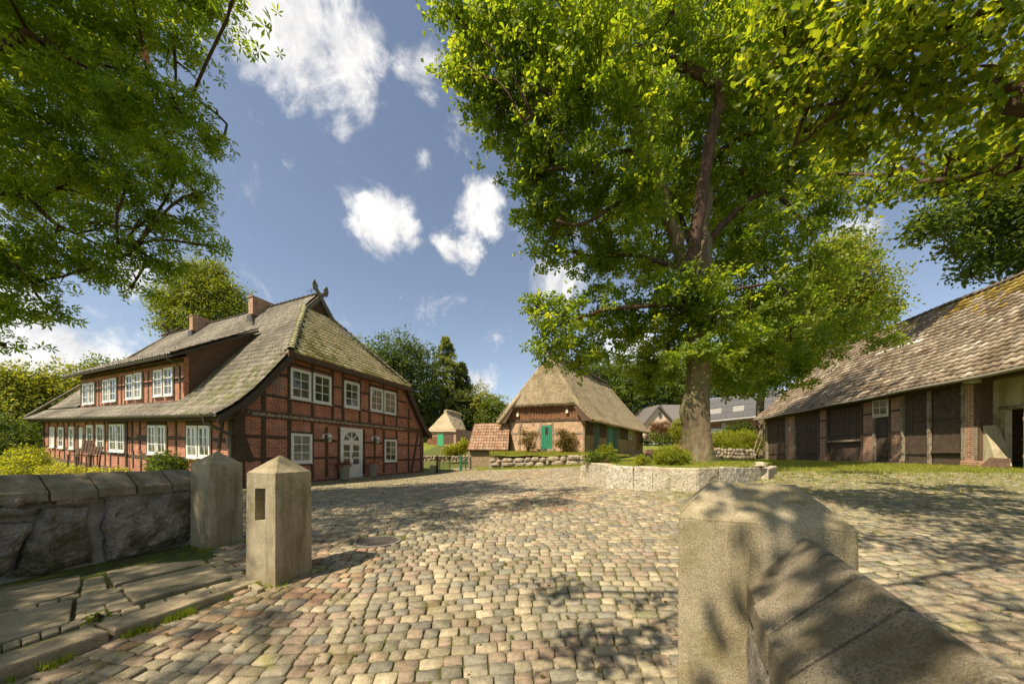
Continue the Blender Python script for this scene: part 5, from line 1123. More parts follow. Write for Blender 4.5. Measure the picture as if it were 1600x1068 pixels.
def thatch_fringe(parent, runs, n, seed=1):
    """loose reed ends along the eaves and over the surface: real little stalks"""
    rng = np.random.default_rng(seed); V = []; F = []; T = []
    tot = []
    for a, b, d, ln in runs:
        k = max(1, int(n*(Vector(b)-Vector(a)).length)); t = rng.random(k)[:, None]; p = np.array(a)+(np.array(b)-np.array(a))*t+rng.normal(size=(k, 3))*.05
        dd = np.array(d)+rng.normal(size=(k, 3))*.18; q = p+dd*ln*(.5+rng.random((k, 1))); w = rng.normal(size=(k, 3)); w /= np.linalg.norm(w, axis=1)[:, None]; w *= .012
        tot.append(np.stack([p-w, p+w, q], 1))
    X = np.concatenate(tot).reshape(-1, 3); np_obj('loose_reed', X, np.arange(len(X)).reshape(-1, 3), M_thatch, parent, kind='stuff')
def build_thatch():
    t = thing('thatched_barn', 'small barn with a tall thatched roof, board gable and green door', 'barn', (4, 28, .15))
    L = 16.2; z0 = .0; P = lambda a, s, z: TR+TAx*a+TB*s+Vector((0, 0, z)); zt = 2.42
    mb = MB(); TF.box(mb, 0, TW, -.25, 0, z0-.4, zt); obj('wall', mb, M_brickl, t, label='pale brick front wall')
    mb = MB(); TF.poly(mb, [(.0, zt), (TW, zt), (TW-.75, 3.5), (.75, 3.5)], -.2, -.02); obj('gable_backing', mb, M_board, t)
    ztop = lambda a: min(3.62, 2.20+4.72*((min(a, TW-a)+.70)/(TW/2+.7))**1.08)
    mb = MB(); TSF.box(mb, 0, L, -.25, 0, z0-.4, zt); obj('wall', mb, M_brickside, t, label='yellowed side wall')
    mb = MB(); mb.prism([P(TW, 0, z0-.4), P(TW, L, z0-.4), P(TW, L, zt), P(TW, 0, zt)], TAx*-.2); mb.prism([P(0, L, z0-.4), P(TW, L, z0-.4), P(TW, L, zt), P(0, L, zt)], TB*.2); obj('wall', mb, M_brickside, t)
    # gable boards
    r = random.Random(3); n = 26
    for k in range(n):
        w = TW/n; mb = MB(); a0 = k*w+.008; a1 = (k+1)*w-.008; TF.box(mb, a0, a1, -.02, .045+r.uniform(-.01, .012), zt-.04+r.uniform(-.03, .05), ztop((a0+a1)/2)); obj('board', mb, M_board, t, bevel=.004)
    mb = MB(); TF.box(mb, -.05, TW+.05, -.02, .07, zt-.16, zt-.04); obj('timber', mb, M_timber2, t)
    z3 = lambda x, y: (640+x/4, 540+y/4)
    for x, y0, y1 in ((635, 455, 655), (688, 455, 655), (773, 455, 500), (818, 455, 655), (894, 455, 655), (1088, 450, 655)):
        a, c1 = TF.px(*z3(x, y0)); _, c0 = TF.px(*z3(x, y1)); mb = MB(); TF.box(mb, a-.06, a+.06, -.01, .03, max(z0-.1, c0), min(c1, zt-.16)); obj('timber', mb, M_post, t)
    for x0, x1, y in ((630, 818, 548), (894, 1090, 548), (818, 894, 497)):
        a1, c = TF.px(*z3(x0, y)); a0, _ = TF.px(*z3(x1, y)); mb = MB(); TF.box(mb, min(a0, a1), max(a0, a1), -.01, .026, c-.05, c+.05); obj('timber', mb, M_post, t)
    for p0, p1 in (((812, 510), (770, 640)), ((700, 470), (680, 560))): mb = MB(); TF.bar(mb, TF.px(*z3(*p0)), TF.px(*z3(*p1)), .09, 0, .034); obj('brace', mb, M_post, t)
    # green door with small hatch
    a1, c1 = TF.px(*z3(823, 500)); a0, c0 = TF.px(*z3(891, 643)); n = 5; mb = MB(); TF.box(mb, a0, a1, .0, .02, c0, c1); dr = obj('door', mb, M_green, t, label='bright green plank door')
    for k in range(n): w = (a1-a0)/n; mb = MB(); TF.box(mb, a0+k*w+.006, a0+(k+1)*w-.006, .02, .05, c0, c1); obj('plank', mb, M_green, dr, bevel=.004)
    am = (a0+a1)/2; mb = MB(); TF.box(mb, am-.11, am+.11, .05, .06, c1-.62, c1-.12); obj('hatch', mb, M_iron, dr)
    mb = MB(); TF.box(mb, a0-.2, a1+.2, 0, .4, z0-.5, c0-.01); obj('doorstep', mb, M_rub, t)
    for x, y in ((677, 432), (984, 410)): a, c = TF.px(*z3(x, y), .1); mb = MB(); TF.box(mb, a-.08, a+.08, .04, .2, c-.12, c+.10); mb.tube([TF.p(a, .1, c+.1), TF.p(a, .05, c+.25)], .02, 5); obj('lamp', mb, M_cream, t)
    # side wall: doors, hatches, posts
    def sd(x0, x1, y0, y1, m, b=.03, nm='door', k=4):
        a0, c1 = TSF.px(*z3(x0, y0)); a1, c0 = TSF.px(*z3(x1, y1)); c1 = min(c1, zt-.1); mb = MB(); TSF.box(mb, a0, a1, 0, .015, c0, c1); o = obj(nm, mb, m, t)
        for i in range(k): w = (a1-a0)/k; mb = MB(); TSF.box(mb, a0+i*w+.01, a0+(i+1)*w-.01, .015, b+.01, c0, c1); obj('plank', mb, m, o)
    sd(1238, 1268, 488, 655, M_green); sd(1270, 1298, 492, 655, M_greend); sd(1102, 1150, 465, 560, M_timber2, nm='shutter'); sd(1155, 1178, 480, 655, M_greend); sd(1183, 1226, 480, 575, M_timber2, nm='shutter', k=5); sd(1312, 1360, 508, 588, M_door, nm='shutter'); sd(1418, 1442, 520, 650, M_board, k=3)
    for x in (1152, 1181, 1232, 1304, 1365, 1412, 1455): a, _ = TSF.px(*z3(x, 560)); mb = MB(); TSF.box(mb, a-.09, a+.09, 0, .03, z0-.2, zt); obj('timber', mb, M_post, t)
    a0, c1 = TSF.px(*z3(1368, 535)); a1, c0 = TSF.px(*z3(1386, 582)); window(t, TSF, a0, a1, c0, c1, 2, 2, b=.02, fw=.07)
    # roof: half hip towards the yard, thick thatch
    mid = TW/2; ov = .55; hz = 3.45; rz_ = 7.0; rs = .9; dz = 0
    def prof(f):      # f 0 eave .. 1 ridge on the side slope: concave flare
        return (-ov-.15)+(mid+ov+.15)*f, 2.28+(rz_-2.28)*(f**1.08)
    n = 12; rows = []
    for side in (0, 1):
        V = []; F = []; m = 14
        for j in range(n+1):
            f = j/n; a, z = prof(f); fh = (z-hz)/(rz_-hz); s0 = -.45 if fh < 0 else -.45+fh*(rs+.1)*1.0
            s1 = L+.6 if z < 3.2 else L+.6-(z-3.2)/(rz_-3.2)*3.2
            for k in range(m+1):
                s = s0+(s1-s0)*k/m; aa = a if side == 0 else TW-a; V.append(P(aa, s, z+.05*math.sin(s*1.1)))
        for j in range(n):
            for k in range(m): q = (j*(m+1)+k, j*(m+1)+k+1, (j+1)*(m+1)+k+1, (j+1)*(m+1)+k); F.append(q if side == 0 else q[::-1])
        e = (V[1]-V[0]).cross(V[m+1]-V[0]); 
        if (e.z < 0) == (side == 0): F = [f[::-1] for f in F]
        rows.append((V, F)); o = thatch_surface(t, V, F); so = o.modifiers.new('thick', 'SOLIDIFY'); so.thickness = .30; so.offset = -1
    # front half hip
    V = []; F = []; m = 8; n2 = 8
    f0 = ((hz-2.28)/(rz_-2.28))**(1/1.08)
    for j in range(n2+1):
        g_ = j/n2*.90; z = hz-.05+(rz_-hz)*g_; f = max(0, ((z-2.28)/(rz_-2.28)))**(1/1.08); a = (-ov-.15)+(mid+ov+.15)*f; s = -.32+(rs-.08)*g_-.12*math.sin(g_*math.pi)
        for k in range(m+1): aa = a+(TW-2*a)*k/m; V.append(P(aa, s-.12*math.sin(k/m*math.pi), z-.03*math.sin(k/m*math.pi)))
    for j in range(n2):
        for k in range(m): F.append((j*(m+1)+k, j*(m+1)+k+1, (j+1)*(m+1)+k+1, (j+1)*(m+1)+k)[::-1])
    e = (V[1]-V[0]).cross(V[m+1]-V[0])
    if e.dot(TN) > 0: F = [f[::-1] for f in F]
    hipV, hipF = V, F; o = thatch_surface(t, V, F, 'thatch_hip'); so = o.modifiers.new('thick', 'SOLIDIFY'); so.thickness = .32; so.offset = -1
    # ridge roll with heather and the small gable boards
    mb = MB(); mb.tube([P(mid, rs-.2, rz_+.05), P(mid, 6, rz_+.1), P(mid, L-3.2, rz_+.02), P(mid, L-1.8, rz_-1.0)], [.18, .26, .26, .2], 9); rr = obj('ridge_roll', mb, mat('heather ridge', (.07, .055, .035), (.13, .10, .06), 12, .95, 1, .05), t); lumpy(rr, .1, .2, 2)
    mb = MB(); TF.bar(mb, (mid-.75, 6.05), (mid+.28, 7.45), .11, -1.0, -.93); TF.bar(mb, (mid+.75, 6.05), (mid-.28, 7.45), .11, -.92, -.85); obj('crossed_boards', mb, M_post, t)
    mb = MB(); TF.poly(mb, [(mid-.62, 6.15), (mid+.62, 6.15), (mid, 7.0)], -1.1, -1.02); obj('gable_triangle', mb, M_timber, t)
    a, z = prof(0); runs = [(P(a, -.4, z), P(a, L+.5, z), TS_N*.5+Vector((0, 0, -.6)), .13), (P(a+.1, -.45, z+.2), P(prof(f0)[0], -.45, hz), TN*.3+Vector((0, 0, -.7)), .08), (P(TW-a-.1, -.45, z+.2), P(TW-prof(f0)[0], -.45, hz), TN*.3+Vector((0, 0, -.7)), .08), (P(prof(f0)[0], -.38, hz-.1), P(TW-prof(f0)[0], -.38, hz-.1), TN*.3+Vector((0, 0, -.6)), .08)]
    thatch_fringe(t, runs, 260)
    rg = np.random.default_rng(9); tri = []
    for V, F in rows+[(hipV, hipF)]:
        VV = np.array([tuple(v) for v in V]); FF = np.array(F); n_ = 9000 if len(F) > 100 else 4500; fi = rg.integers(0, len(FF), n_); a_, b_, c_, d_ = (VV[FF[fi, k]] for k in range(4)); u = rg.random((n_, 1)); v = rg.random((n_, 1))
        p = (a_*(1-u)+b_*u)*(1-v)+(d_*(1-u)+c_*u)*v; nr = np.cross(b_-a_, d_-a_); nr /= np.linalg.norm(nr, axis=1)[:, None]+1e-9; nr[nr[:, 2] < 0] *= -1
        dn = np.array([0, 0, -1.])-nr*(-nr[:, 2:3]); dn /= np.linalg.norm(dn, axis=1)[:, None]+1e-9; sd = np.cross(nr, dn); q = p+nr*.03+dn*.09+rg.normal(size=(n_, 3))*.02; tri.append(np.stack([p-sd*.012+nr*.0, p+sd*.012, q], 1))
    X = np.concatenate(tri).reshape(-1, 3); np_obj('loose_reed', X, np.arange(len(X)).reshape(-1, 3), M_thatch, t, kind='stuff')
    mb = MB(); q = [P(.0, -.42, 2.15), P(-.62, -.42, 2.2), P(prof(f0)[0]+.1, -.42, hz-.25), P(prof(f0)[0]+.35, -.42, hz-.3)]; mb.prism(q, TN*.04); obj('verge_board', mb, M_timber2, t); mb = MB(); q = [P(TW, -.42, 2.15), P(TW+.62, -.42, 2.2), P(TW-prof(f0)[0]-.1, -.42, hz-.25), P(TW-prof(f0)[0]-.35, -.42, hz-.3)]; mb.prism(q, TN*.04); obj('verge_board', mb, M_timber2, t)
build_thatch()

# ------------------------------------------------------------------ tiled lean-to, far cottage, distant houses
def tile_plain(name, pal_c): return mat(name, tuple(c*.8 for c in pal_c), tuple(c*1.15 for c in pal_c), scale=7, rough=.9, bump=.4, bdist=.01, bscale=30, tint=True)
def build_shed():
    t = thing('tiled_shed', 'low shed with a steep orange pantile roof, between fence and thatched barn', 'shed', (-1.3, 24.6, -.7))
    a = at(742, 662, 26.2); b = at(797, 661, 25.2); c = at(794, 703, 23.9); d = at(731, 702.5, 24.6)
    P = lambda s, r: d+(c-d)*s+((a+(b-a)*s)-(d+(c-d)*s))*r
    up = P(.5, 1)-P(.5, 0)
    slab(t, lambda s, r: P(s, r)-Vector((0, 0, .03)), [0, .5, 1], lambda r: 0, lambda r: 1, .1, M_tilebed, 'roof', 2)
    W_ = (c-d).length
    tiles(t, lambda s, r: P(s/W_, r), 0, 1, lambda r: 0, lambda r: W_, .215, .27, tile_plain('orange pantile', (1, 1, 1)), [(.42, .25, .16), (.48, .30, .195), (.37, .22, .145), (.44, .31, .21)], 31, lift=.03, amp=.07, indiv=150)
    mb = MB(); dd = Vector((0, .25, 0)); q = [d+dd, c+dd, c+dd*6, d+dd*6]
    mb.hexa([Vector((*v.xy, -1.3)) for v in q]+[Vector((*v.xy, d.z+.05)) for v in q]); obj('wall', mb, mat('shed wall', (.20, .14, .08), (.36, .27, .17), 6, .95, .8, .03), t)
    mb = MB(); q2 = [a, b, b+Vector((0, 2, 0)), a+Vector((0, 2, 0))]; mb.hexa([Vector((*v.xy, -1.3)) for v in q2]+[Vector((*v.xy, a.z-.1)) for v in q2]); obj('wall', mb, M_brickl, t)
build_shed()
def build_cottage():
    t = thing('thatched_cottage', 'far thatched cottage with a green shutter door, behind the stone wall', 'cottage', (-8.6, 43, .9))
    D = 42; e0 = at(666.5, 673.5, D+1.5); e1 = at(712, 674, D); e2 = at(731, 677, D+5); r0 = at(696, 642.5, D+3.2); r1 = at(719, 648.5, D+7); bk = at(655, 668, D+7)
    b2 = e2+(e0-e1)
    mb = MB(); mb.add([e0, e1, e2, r0, r1, b2], [(0, 1, 3), (1, 2, 4, 3), (0, 3, 4, 5), (4, 2, 5)]); o = obj('thatch_roof', mb, M_thatch, t, smooth=False)
    s = o.modifiers.new('s', 'SUBSURF'); s.subdivision_type = 'SIMPLE'; s.levels = s.render_levels = 4; lumpy(o, .18, .6); so = o.modifiers.new('k', 'SOLIDIFY'); so.thickness = .35
    mb = MB(); mb.tube([r0, r0+(r1-r0)*.5+Vector((0, 0, .12)), r1], .28, 8); lumpy(obj('ridge_roll', mb, M_thatch, t), .15, .3, 2)
    F = Fr(at(669, 690, D+1.6), (e1-e0), (0, -1, 0)); F.a = Vector((e1-e0).xy.to_3d()).normalized(); F.n = Vector((F.a.y, -F.a.x, 0)); F.o.z = 0
    Wd = (e1-e0).length*.96; mb = MB(); F.box(mb, 0, Wd, -4.5, 0, .3, e0.z+.2); obj('wall', mb, M_brickb, t)
    Z6 = lambda x, y: (640+x/7.631, 620+y/7.631)
    a0, c1 = F.px(*Z6(338, 425)); a1, c0 = F.px(*Z6(402, 588)); mb = MB(); F.box(mb, a0, a1, 0, .06, c0, min(c1, e0.z+.1)); obj('door', mb, plain('fresh green paint', (.05, .35, .16), .5), t)
    a0, c1 = F.px(*Z6(212, 470)); a1, c0 = F.px(*Z6(330, 575)); mb = MB(); n = 8
    for k in range(n): F.box(mb, a0+(a1-a0)*k/n+.02, a0+(a1-a0)*(k+1)/n-.02, 0, .05, c0, c1)
    obj('gate_boards', mb, M_board, t); mb = MB(); F.box(mb, a0-.3, Wd, .0, .08, e0.z-.35, e0.z-.1); obj('timber', mb, M_timber, t)
    a0, _ = F.px(*Z6(470, 440)); mb = MB(); F.box(mb, a0-.7, a0+.6, .02, .06, e0.z-1.6, e0.z-.45); obj('lattice_panel', mb, M_timber2, t)
build_cottage()
def build_far_houses():
    M_pink = mat('pink render', (.62, .44, .34), (.72, .54, .43), 2, .9, .2, .01); M_fr = mat('dark slate roof', (.10, .09, .085), (.17, .155, .14), 5, .8, .4, .02)
    t = thing('pink_house', 'far pink gabled house with a small oval window, beyond the hedge', 'house', tuple(at(1030, 690, 60)))
    D = 60; F = Fr(at(1005, 700, D), (1, .15, 0), (.15, -1, 0)); F.o.z = 0
    pa, pc = F.px(1028.5, 637); la, lc = F.px(1006, 663); ra, rc = F.px(1052, 663); _, b0 = F.px(1028, 690)
    mb = MB(); F.poly(mb, [(la, b0), (ra, b0), (ra, rc), (pa, pc), (la, lc)], -8, 0); obj('wall', mb, M_pink, t)
    mb = MB(); F.poly(mb, [(la-.5, lc-.5), (pa, pc+.15), (ra+.5, rc-.5), (ra+.5, rc-.1), (pa, pc+.55), (la-.5, lc-.1)], -14, .4); obj('roof', mb, M_fr, t)
    wa, wc = F.px(1031.6, 648.4); mb = MB(); F.poly(mb, [(wa+.33*math.cos(q*.52), wc+.6*math.sin(q*.52)) for q in range(12)], 0, .05); obj('window', mb, M_pane, t)
    # side wing with its roof slope facing the yard
    q = [at(1052, 661, 60), at(1075, 662, 58), at(1075, 632, 63), at(1033, 632, 65)]; mb = MB(); mb.prism([Vector(v) for v in q], Vector((0, .1, -.2))); obj('roof_wing', mb, M_fr, t)
    mb = MB(); mb.hexa([Vector((*at(1052, 690, 60.3).xy, 0)), Vector((*at(1078, 690, 58.3).xy, 0)), Vector((*at(1078, 690, 64).xy, 0)), Vector((*at(1050, 690, 66).xy, 0)), at(1052, 661, 60.3), at(1078, 661, 58.3), at(1078, 661, 64), at(1050, 661, 66)]); obj('wall', mb, M_pink, t)
    t = thing('solar_house', 'far brick house whose long grey roof carries rows of solar panels', 'house', tuple(at(1140, 690, 40)))
    bl = at(1085, 661, 39); br = at(1215, 648.5, 41); tl = at(1088, 626, 45); tr = at(1222, 606, 48)
    P = lambda s, r: bl+(br-bl)*s+((tl+(tr-tl)*s)-(bl+(br-bl)*s))*r
    slab(t, P, [0, .5, 1], lambda r: 0, lambda r: 1, .2, mat('pale fibre roof', (.24, .225, .20), (.34, .32, .28), 5, .8, .3, .02), 'roof', 3)
    nn = (P(1, 0)-P(0, 0)).cross(P(0, 1)-P(0, 0)).normalized(); 
    if nn.z < 0: nn = -nn
    M_sol = plain('solar cell', (.13, .125, .12), .45, 0, .3); r = 0
    for j in range(4):
        for i in range(14):
            if (j == 1 and i in (2, 3, 6, 7)): continue
            s0 = .03+i*.067; r0 = .06+j*.225; q = [P(s0, r0), P(s0+.063, r0), P(s0+.063, r0+.215), P(s0, r0+.215)]; mb = MB(); mb.prism(q, nn*.07); o = obj('solar_panel', mb, M_sol, t)
            
    q = [Vector((bl.x+.3, bl.y+.6, 0)), Vector((br.x-.3, br.y+.6, 0)), Vector((br.x-.3, br.y+6, 0)), Vector((bl.x+.3, bl.y+6, 0))]; mb = MB(); mb.hexa([Vector((*v.xy, -.5)) for v in q]+[Vector((v.x, v.y, z)) for v, z in zip(q, (bl.z+.1, br.z+.1, br.z+.1, bl.z+.1))]); obj('wall', mb, M_brick, t)
    F = Fr(q[0], (q[1]-q[0]), (0, -1, 0)); F.n = Vector((F.a.y, -F.a.x, 0)); a0, c1 = F.px(1127, 661); a1, c0 = F.px(1133, 672); window(t, F, a0, a1, c0, c1, 2, 2, b=.03, fw=.08)
    mb = MB(); a0, _ = F.px(1104, 668); a1, _ = F.px(1127, 668); _, c0 = F.px(1104, 676); _, c1 = F.px(1104, 669); F.box(mb, a0, a1, 0, .1, c0, c1); obj('white_base', mb, M_white, t)
build_far_houses()

# ------------------------------------------------------------------ stone banks
def rubble(name, label, A, B, hA, hB, n, rows, seed, depth=.35, bow=0, cap=None, mat_=None):
    r = random.Random(seed); t = thing(name, label, 'stone wall', tuple((Vector(A)+Vector(B))/2)); A = Vector(A); B = Vector(B); d = (B-A); nrm = Vector((d.y, -d.x, 0)).normalized()
    for j in range(rows):
        x = r.random()*.02
        while x < 1:
            w = r.uniform(.5, 2.0)/n; h = (hA+(hB-hA)*x)/rows; s = min(1, x+w/2); p = A+d*s+nrm*(bow*math.sin(s*math.pi)); p.z = A.z+(B.z-A.z)*s+h*(j+.5+r.uniform(-.18, .18)); p = p-nrm*r.uniform(0, .06)
            mb = MB(); k = 8; R = Vector((d.length*w*.52, depth/2, h*.60)); ex = d.normalized(); vs = []
            for la in (-.8, -.35, .3, .8):
                for q in range(k): th = q*2*math.pi/k; c_ = math.cos(la*1.3); v = ex*(R.x*c_*math.cos(th)*(1+r.uniform(-.12, .12)))+nrm*(R.y*c_*math.sin(th)*(1+r.uniform(-.12, .12)))+Vector((0, 0, R.z*math.sin(la*1.4)*(1+r.uniform(-.1, .1)))); vs.append(p+v)
            fs = [(i*k+q, i*k+(q+1) % k, (i+1)*k+(q+1) % k, (i+1)*k+q) for i in range(3) for q in range(k)]+[tuple(range(k))[::-1], tuple(3*k+q for q in range(k))]
            mb.add(vs, fs); obj('stone', mb, mat_ or M_rub, t, bevel=.02); x += w
    mb = MB(); q = [A-nrm*.02, B-nrm*.02, B-nrm*depth*1.2, A-nrm*depth*1.2]; q = q[::-1] if ((q[1]-q[0]).cross(q[2]-q[1])).z < 0 else q
    zA = {0: A.z}; mb.hexa([Vector((v.x, v.y, min(A.z, B.z)-.3)) for v in q]+[Vector((v.x, v.y, (A.z+hA*.85) if (Vector(v).xy-A.xy).length < (Vector(v).xy-B.xy).length else (B.z+hB*.85))) for v in q]); obj('mortar_core', mb, M_mort, t)
    return t
rubble('bank_wall', 'dry wall of round pale boulders holding the grass bank before the thatched barn', at(764, 728, 21.8), at(914, 727, 20.2), .42, .62, 13, 2, 5, .5)
rubble('garden_wall', 'pale rubble wall behind the metal gate below the far cottage', at(648, 731, 29), at(736, 728, 29.5), 1.0, .95, 20, 5, 6, .4)
rubble('low_rubble_wall', 'pale rubble wall under the hedge beside the barn end', at(1108, 714, 27), at(1178, 717, 27), .75, .75, 16, 3, 7, .4)
def bank():
    V = []; n = 30; m = 16
    f0, f1 = at(764, 716, 22.1), at(930, 713, 20.3)
    for i in range(n+1):
        for j in range(m+1):
            s = i/n; u = j/m; p = Vector((f0.x+(7.5-f0.x)*s, f0.y+(19.6-f0.y)*s, 0)); q = Vector((-1.0+9.5*s, 25.5+4*s, 0)); w = p+(q-p)*u
            ztop = -.16+.26*min(1, u*1.6)+.03*math.sin(i*.9)*math.cos(j); z = ztop if s < .72 else ztop*(1-(s-.72)/.28)+(g1(w.x, w.y)-.04)*((s-.72)/.28)
            V.append((w.x, w.y, z))
    F = [(i*(m+1)+j, (i+1)*(m+1)+j, (i+1)*(m+1)+j+1, i*(m+1)+j+1) for i in range(n) for j in range(m)]
    np_obj('grass_bank', V, np.array(F), bpy.data.materials['soil and grass'], None, np.ones((len(V), 3)), smooth=True, kind='structure')
bank()
# ------------------------------------------------------------------ trees
M_leaf = leaf_mat('leaf'); M_leafd = leaf_mat('leaf of far trees', .35, .25)
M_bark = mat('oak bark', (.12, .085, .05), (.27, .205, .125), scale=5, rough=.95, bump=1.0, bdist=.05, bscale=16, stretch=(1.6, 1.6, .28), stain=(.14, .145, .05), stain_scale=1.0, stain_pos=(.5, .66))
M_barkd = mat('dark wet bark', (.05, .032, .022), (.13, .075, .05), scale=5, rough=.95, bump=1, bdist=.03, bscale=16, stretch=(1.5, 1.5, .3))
def B(lst): return [(np.array(at(px, py, d)), r*d/FOC) for px, py, d, r in lst]
def limb(mb, pts, r0, r1, n=7, sub=3, seed=0, wig=.05):
    r = random.Random(seed); P = [Vector(p) for p in pts]; Q = []
    for i in range(len(P)-1):
        a, b = P[i], P[i+1]; pm = P[i-1] if i else a; pn = P[i+2] if i+2 < len(P) else b
        for k in range(sub):
            t = k/sub; Q.append(.5*((2*a)+(b-pm)*t+(2*pm-5*a+4*b-pn)*t*t+(3*a-pm-3*b+pn)*t**3))
    Q.append(P[-1]); L = len(Q); w = wig*(P[-1]-P[0]).length/3
    Q = [q+Vector((r.uniform(-w, w), r.uniform(-w, w), r.uniform(-w, w)))*(1 if 0 < i < L-1 else 0) for i, q in enumerate(Q)]
    mb.tube(Q, [r0+(r1-r0)*(i/(L-1))**.8 for i in range(L)], n); return Q
def twigs(mb, blobs, nodes, per, seed, r0=.06, jit=.75):
    """branches from the nearest limb node into each crown mass"""
    r = random.Random(seed); N = [Vector(q) for q in nodes]
    for c, rad in blobs:
        c = Vector(c); a = min(N, key=lambda q: (q-c).length+max(0, q.z-c.z)*.6); rr = min(r0, max(.018, (c-a).length*.012)); m = a.lerp(c, .5)+Vector((r.uniform(-.3, .3), r.uniform(-.3, .3), r.uniform(-.1, .35)))
        Q = limb(mb, [a, m, c], rr, .022, 5, 3, r.random(), .04)
        for k in range(per):
            s = Q[r.randrange(2, len(Q))]; d = Vector((r.gauss(0, 1), r.gauss(0, 1), r.gauss(.1, .7))).normalized()*rad*jit; limb(mb, [s, s+d*.5+Vector((0, 0, .08)), s+d], .02, .006, 4, 2, r.random(), .06)

